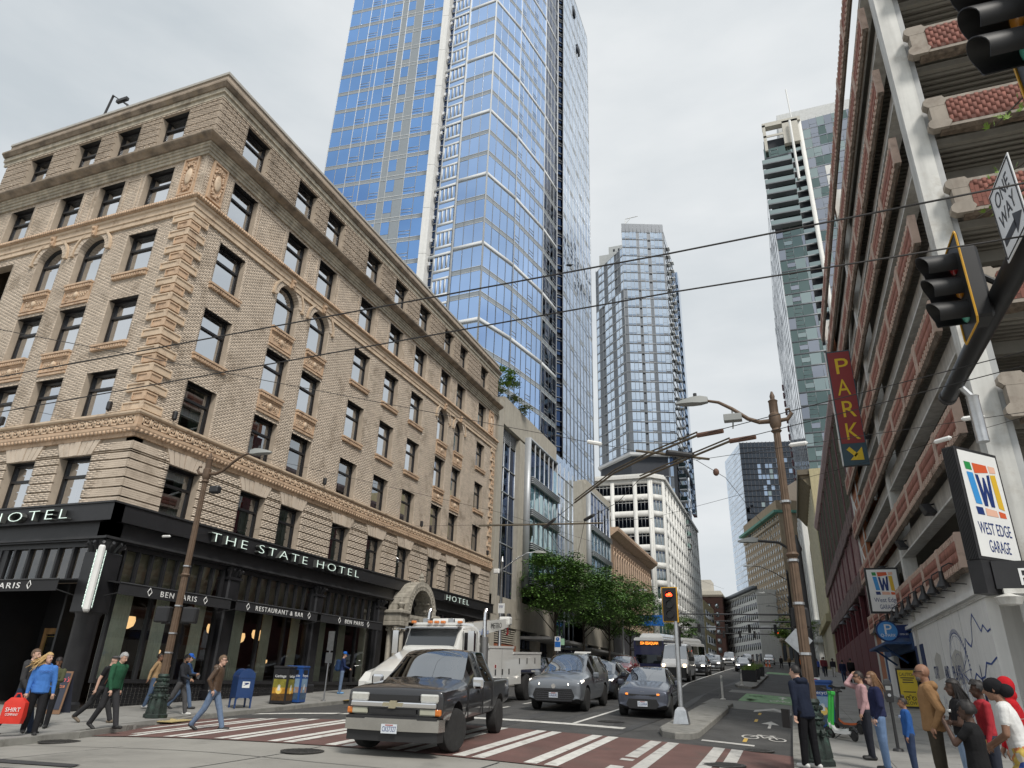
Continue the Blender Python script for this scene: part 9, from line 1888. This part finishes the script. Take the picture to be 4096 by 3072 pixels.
t,W,hp,ln=person('woman in olive jacket and black leggings reading her phone at the far left',-17.7,13.7,(.6,-.75),1.62,legs=((.1,.05),(-.15,.15)),arms=((.45,.1,1.2,.5),(.45,.1,1.2,.5)),top=(.07,.075,.04),low=BLK,skin='t',hair=(.015,.01,.01),hairstyle='short',female=True,hem=.15,headtilt=.45,bulk=1.06);phone('black phone in the hands of the woman in leggings',(-17.45,13.42,1.12))
t,W,hp,ln=person('man in black T-shirt and grey flat cap walking with his head down',-17.75,15.2,RT,1.76,legs=((.5,.1),(-.45,.35)),arms=((.25,.12,.25,.05),(-.3,.14,.2,.05)),top=BLK,low=(.03,.03,.032),lean=.22,headtilt=.35,hair=(.08,.05,.03),hairstyle='none',sleeve='short',shoe=(.13,.10,.07),vox=.010);cap_hat(t,hp,cloth('cap_grey',(.07,.07,.07)),True,True);q=MB();q.ell(tuple(hp((0,.05,-.075))),(.062,.05,.05),10,6);q.build('beard',mat('hair_0.120',(.16,.09,.05),.7),t);q=MB();q.tube([ln((.11,.08,1.05)),ln((.12,.125,1.3)),ln((.11,.03,1.47))],.014,4);q.tube([ln((-.11,.08,1.05)),ln((-.12,.125,1.3)),ln((-.11,.03,1.47))],.014,4);q.build('braces',cloth('braces_brown',(.1,.05,.035)),t)
t,W,hp,ln=person('grey haired man in a dark green pullover stepping off the kerb',-15.7,13.75,(.95,.1),1.74,legs=((.34,.05),(-.28,.28)),arms=((-.25,.18,.3,.1),(.12,.16,.25,.1)),top=(.022,.085,.045),low=(.035,.035,.038),lean=.14,headtilt=.35,hair=(.30,.30,.30),bulk=1.16,hem=.06,vox=.010,collar=True)
t,W,hp,ln=person('woman in a tan coat behind the left lamp post',-19.9,19.0,(.8,.5),1.66,legs=((.15,.05),(-.1,.15)),arms=((.5,.1,1.6,.4),(-.4,.35,.3,0)),top=(.36,.24,.13),low=JEAN,hair=(.02,.014,.012),hairstyle='short',skin='t',female=True,hem=.3,bulk=1.1,shoe=(.5,.5,.5));shades(t,hp)
t,W,hp,ln=person('man with a blue cap and phone behind the left lamp post',-19.1,19.5,RT,1.70,legs=WALK,arms=((.4,.1,1.1,.4),(.4,.1,1.1,.4)),top=(.03,.07,.17),low=JEAN,hairstyle='short',headtilt=.3);cap_hat(t,hp,cloth('cap_blue',(.02,.10,.42)));phone('black phone held by the man with the blue cap near the lamp',(-18.75,19.65,1.25))
t,W,hp,ln=person('bearded man in dark jacket walking behind the lamp, looking at his phone',-17.75,18.0,RT,1.72,legs=((.36,.12),(-.42,.45)),arms=((.5,.1,1.15,.35),(.3,.12,.9,.2)),top=(.028,.030,.036),low=(.075,.075,.078),shoe=(.60,.60,.58),hair=(.012,.01,.01),skin='m',headtilt=.4,hem=.08,bulk=1.06,collar=True);q=MB();q.ell(tuple(hp((0,.045,-.07))),(.064,.052,.055),10,6);q.build('beard',mat('hair_0.012',(.012,.01,.01),.7),t);phone('black phone held up by the man in the dark jacket',(-17.32,18.2,1.24))
t,W,hp,ln=person('man in a brown leather jacket and jeans walking on the crosswalk',-13.75,15.1,RT,1.76,legs=((.38,.05),(-.36,.25)),arms=((-.4,.3,.85,.6),(-.4,.3,.85,.6)),top=mat('leather_brown',(.072,.042,.024),.45,var=.35,scale=5,bump=.5,bscale=25),low=JEAN2,hair=(.13,.08,.045),hem=.07,bulk=1.12,hood=True,vox=.009,headyaw=-.15,lean=.06);shades(t,hp)
t,W,hp,ln=person('man with a blue cap and backpack standing by the restaurant window',-19.5,29.3,(.75,.6),1.75,legs=STAND,arms=((.25,.1,1.0,.3),(.25,.1,1.0,.3)),top=(.018,.03,.085),low=JEAN2,shoe=(.12,.3,.55),hem=.08,bulk=1.08,headtilt=.3);cap_hat(t,hp,cloth('cap_blue2',(.02,.12,.45)));bk=thing('backpack','dark blue backpack on the man by the restaurant window','backpack',t.location,t.rotation_euler[2]);q=MB();q.cbox((0,-.22,1.2),(.34,.2,.5),.07);q.cbox((0,-.33,1.1),(.24,.06,.24),.025);q.build('sack',cloth('pack_blue',(.02,.045,.11)),bk)
# ---- right corner
t,W,hp,ln=person('man in a dark navy jacket leaning at the lamp base, looking left',.12,15.85,(-.75,.62),1.80,legs=((.1,.05),(-.06,.02)),arms=((-.12,.12,.15,.05),(.12,.1,.35,.15)),top=(.014,.019,.036),low=(.010,.010,.012),shoe=(.62,.62,.60),hair=(.012,.01,.009),lean=.16,hem=.16,bulk=1.14,hood=True,headyaw=.25,vox=.009);bk=thing('folder','black folder under the arm of the man at the lamp','folder',(-.24,15.72,.95),R(35));MB().cbox((0,0,0),(.03,.26,.33),.004).build('cover',BLACK,bk)
t,W,hp,ln=person('woman in navy sweater and blue jeans with sunglasses at the right kerb',1.42,16.1,(-.92,-.12),1.68,legs=STAND,arms=((-.05,.14,.55,.6),(-.08,.14,.5,.6)),top=(.018,.022,.060),low=(.13,.20,.33),hair=(.16,.085,.04),hairstyle='long',female=True,bulk=1.22,hem=.05,vox=.009);shades(t,hp)
t,W,hp,ln=person('woman in a pink top behind the navy sweater, hand at her head',1.30,17.6,(-.9,-.2),1.66,legs=STAND,arms=((.1,.1,.3,.2),(1.9,.7,1.9,.6)),top=(.42,.26,.27),low=(.02,.022,.03),hair=(.02,.014,.012),skin='m',female=True,bulk=1.1);shades(t,hp)
t,W,hp,ln=person('boy with a bun in a blue shirt beside the brown hoodie',1.80,15.4,(-.9,-.1),1.27,legs=STAND,top=(.025,.09,.28),low=(.03,.045,.09),skin='t',hair=(.02,.013,.01),hairstyle='bun',bulk=1.1,hem=.08,vox=.010)
text(t,'COOL',tuple(ln((-.1,.14,1.3))*1.0),(1,0,0),(0,0,1),.07,mat('print_pale',(.4,.5,.7),.7,var=0),.002,fit=.16)
t,W,hp,ln=person('bald bearded man in a tan brown hoodie with sunglasses',1.86,12.9,(-.97,.1),1.86,legs=STAND,arms=((-.4,.28,.9,.65),(-.4,.26,.9,.6)),top=(.25,.145,.070),low=(.045,.038,.028),skin='t',hairstyle='none',hem=.1,bulk=1.22,hood=True,vox=.009);shades(t,hp);q=MB();q.ell(tuple(hp((0,.045,-.078))),(.062,.05,.045),10,6);q.build('beard',mat('beard_grey',(.10,.09,.085),.8,var=.3,scale=40),t)
t,W,hp,ln=person('woman with long black hair in a black T-shirt, arms crossed',2.16,12.5,(-.95,-.1),1.66,legs=STAND,arms=((.25,.05,1.35,.95),(.3,.05,1.3,.95)),top=BLK,low=(.20,.27,.38),skin='d',hair=(.01,.008,.008),hairstyle='long',female=True,sleeve='short',vox=.009,bulk=1.05);text(t,'I LOVE NY',tuple(ln((-.1,.14,1.3))),(1,0,0),(0,0,1),.06,SW,.002,fit=.2)
t,W,hp,ln=person('boy in a black T-shirt and jeans with a hand at his mouth',1.87,10.3,(-.85,.35),1.42,legs=STAND,arms=((.75,.1,1.9,.5),(.1,.12,.3,.1)),top=(.012,.012,.013),low=(.18,.25,.35),skin='d',hair=(.01,.008,.007),hairstyle='curly',sleeve='short',bulk=1.2,hem=.12,vox=.009)
PAT=mat('patterned_skirt',(.5,.45,.36),.9,var=0);N_=PAT.node_tree.nodes;L_n=PAT.node_tree.links;vo=N_.new('ShaderNodeTexVoronoi');vo.inputs['Scale'].default_value=14;g_=N_.new('ShaderNodeNewGeometry');L_n.new(g_.outputs['Position'],vo.inputs[0]);rp=N_.new('ShaderNodeValToRGB');rp.color_ramp.interpolation='CONSTANT';el_=rp.color_ramp.elements;el_[0].color=(.55,.50,.40,1);el_[1].position=.42;el_[1].color=(.04,.08,.30,1);e3=el_.new(.62);e3.color=(.55,.20,.07,1);e4=el_.new(.75);e4.color=(.58,.42,.10,1);sp_=N_.new('ShaderNodeSeparateColor');L_n.new(vo.outputs['Color'],sp_.inputs[0]);L_n.new(sp_.outputs[0],rp.inputs[0]);L_n.new(rp.outputs[0],N_['Principled BSDF'].inputs['Base Color'])
t,W,hp,ln=person('woman in a white top, black headwrap and patterned long skirt leaning forward',2.40,10.55,(-.93,.25),1.70,legs=STAND,arms=((.15,.15,.95,.6),(.1,.2,.9,.5)),top=(.66,.66,.65),low=PAT,skin='t',hair=(.012,.011,.012),hairstyle='none',female=True,sleeve='short',lean=.22,skirt=True,vox=.009,shoe=(.2,.15,.1));q=MB();q.ell(tuple(hp((0,-.02,.035))),(.09,.108,.105),14,10);q.ell(tuple(hp((0,-.13,-.02))),(.075,.09,.08),12,8);q.build('headwrap',cloth('wrap_black',(.012,.012,.014)),t,60);q=MB();q.lathe([(.038,-.02),(.04,.02)],tuple(W((.30,.42,1.02))),12);q.build('bracelet',mat('gold',(.6,.42,.12),.3,metal=.9,var=0),t)
t,W,hp,ln=person('person in a bright red hoodie with the hood up at the right edge',2.60,11.6,(-.93,.1),1.70,legs=STAND,arms=((.1,.15,.3,.1),(.1,.15,.35,.15)),top=(.42,.012,.018),low=(.02,.025,.05),skin='t',hairstyle='none',hood='up',bulk=1.2,hem=.12,vox=.010);bk=thing('tote_bag','white tote bag carried at the right edge','bag',(2.5,10.75,.62),R(20));q=MB();q.loft([[(-.2*k,-.06,z),(.2*k,-.06,z),(.2*k,.06,z),(-.2*k,.06,z)]for z,k in((0,.9),(.38,1.05))]);q.build('sack',cloth('tote',(.5,.5,.47)),bk);q=MB();q.tube([(-.1,0,.38),(-.08,0,.62),(.08,0,.62),(.1,0,.38)],.012,5);q.build('strap',cloth('tote',(.5,.5,.47)),bk)
t,W,hp,ln=person('boy with spiky black hair half hidden behind the group at right',2.55,12.95,(-.9,-.1),1.62,legs=STAND,top=(.35,.03,.04),low=(.03,.035,.05),skin='d',hair=(.01,.008,.008),hairstyle='curly',bulk=1.05)
# ---- farther along
FAR=[('woman in a blue top with a white skirt walking far along the right pavement',2.3,82,(-.1,-1),(.06,.10,.35),(.02,.02,.03),'t','long',1.68,WALK),('man in a maroon hoodie walking towards us on the right pavement',2.9,79,(0,-1),(.13,.03,.035),(.02,.022,.03),'d','short',1.84,WALK2),('person in a dark top and pale trousers near the maroon wall',3.7,80,(0,-1),(.03,.03,.035),(.5,.48,.45),'d','curly',1.72,WALK),('woman in a navy dress walking away beside the maroon wall',3.7,65,(0,1),(.015,.02,.05),(.03,.05,.1),'m','short',1.70,WALK2),('person in black with a black backpack walking away beside the maroon wall',4.35,65.6,(.05,1),(.012,.012,.013),(.012,.012,.014),'m','short',1.84,WALK),('worker in an orange vest beside the lamp post',.75,88,(-.3,-1),(.70,.16,.02),(.02,.02,.03),'l','short',1.80,STAND),('woman in pale shorts crossing the far street, left one',-6.3,133.5,(1,-.1),(.4,.38,.4),(.4,.3,.24),'l','long',1.68,WALK),('woman in white crossing the far street, right one',-5.3,133.5,(1,-.1),(.5,.48,.46),(.45,.35,.3),'l','long',1.70,WALK2),('person in black at the far right crossing, left one',-1.6,118,(.2,-1),(.03,.03,.03),(.02,.02,.022),'l','short',1.75,WALK),('person in tan at the far right crossing',-.5,121,(.2,-1),(.3,.22,.14),(.03,.03,.04),'l','short',1.72,WALK2),('person in a white shirt far along the right pavement',1.6,101,(0,-1),(.5,.5,.5),(.03,.04,.08),'l','short',1.76,WALK),('person in grey under the street trees by the podium',-19.6,62,(.6,-.8),(.08,.08,.085),(.03,.03,.04),'m','short',1.75,STAND),('person in a red jacket far along the right pavement',3.2,92,(0,-1),(.3,.03,.03),(.03,.04,.07),'t','short',1.72,WALK2)]
for(lab,x,y,fc,tp,lw,skn,hs,H_,lg)in FAR:person(lab,x,y,fc,H_,legs=lg,top=tp,low=lw,skin=skn,hair=(.02,.015,.012),hairstyle=hs,vox=.02,hands=False,bulk=1.08,grp='people far along the street',hem=.05)
q=[o for o in bpy.data.objects if o.get('label','').startswith('person in black with a black backpack')][0];bk=thing('backpack','black backpack on the person walking away by the maroon wall','backpack',q.location,q.rotation_euler[2]);MB().cbox((0,-.22,1.25),(.36,.2,.52),.07).build('sack',cloth('pack_black',(.014,.014,.015)),bk)
# driver of the pickup, seen through the side window
t,W,hp,ln=person('driver in a pale plaid shirt inside the dark grey pickup',-7.2,15.3,(.2,-.98),1.72,z=.45,legs=((1.3,1.4),(1.3,1.4)),arms=((.7,.3,.8,.3),(.8,.1,.6,.2)),top=(.45,.44,.42),low=(.05,.06,.09),hair=(.06,.04,.03),vox=.014,hands=False)
bpy.data.scenes.remove(BAKE)
for o in list(bpy.data.objects):
 if '_s' in o.keys():del o['_s']
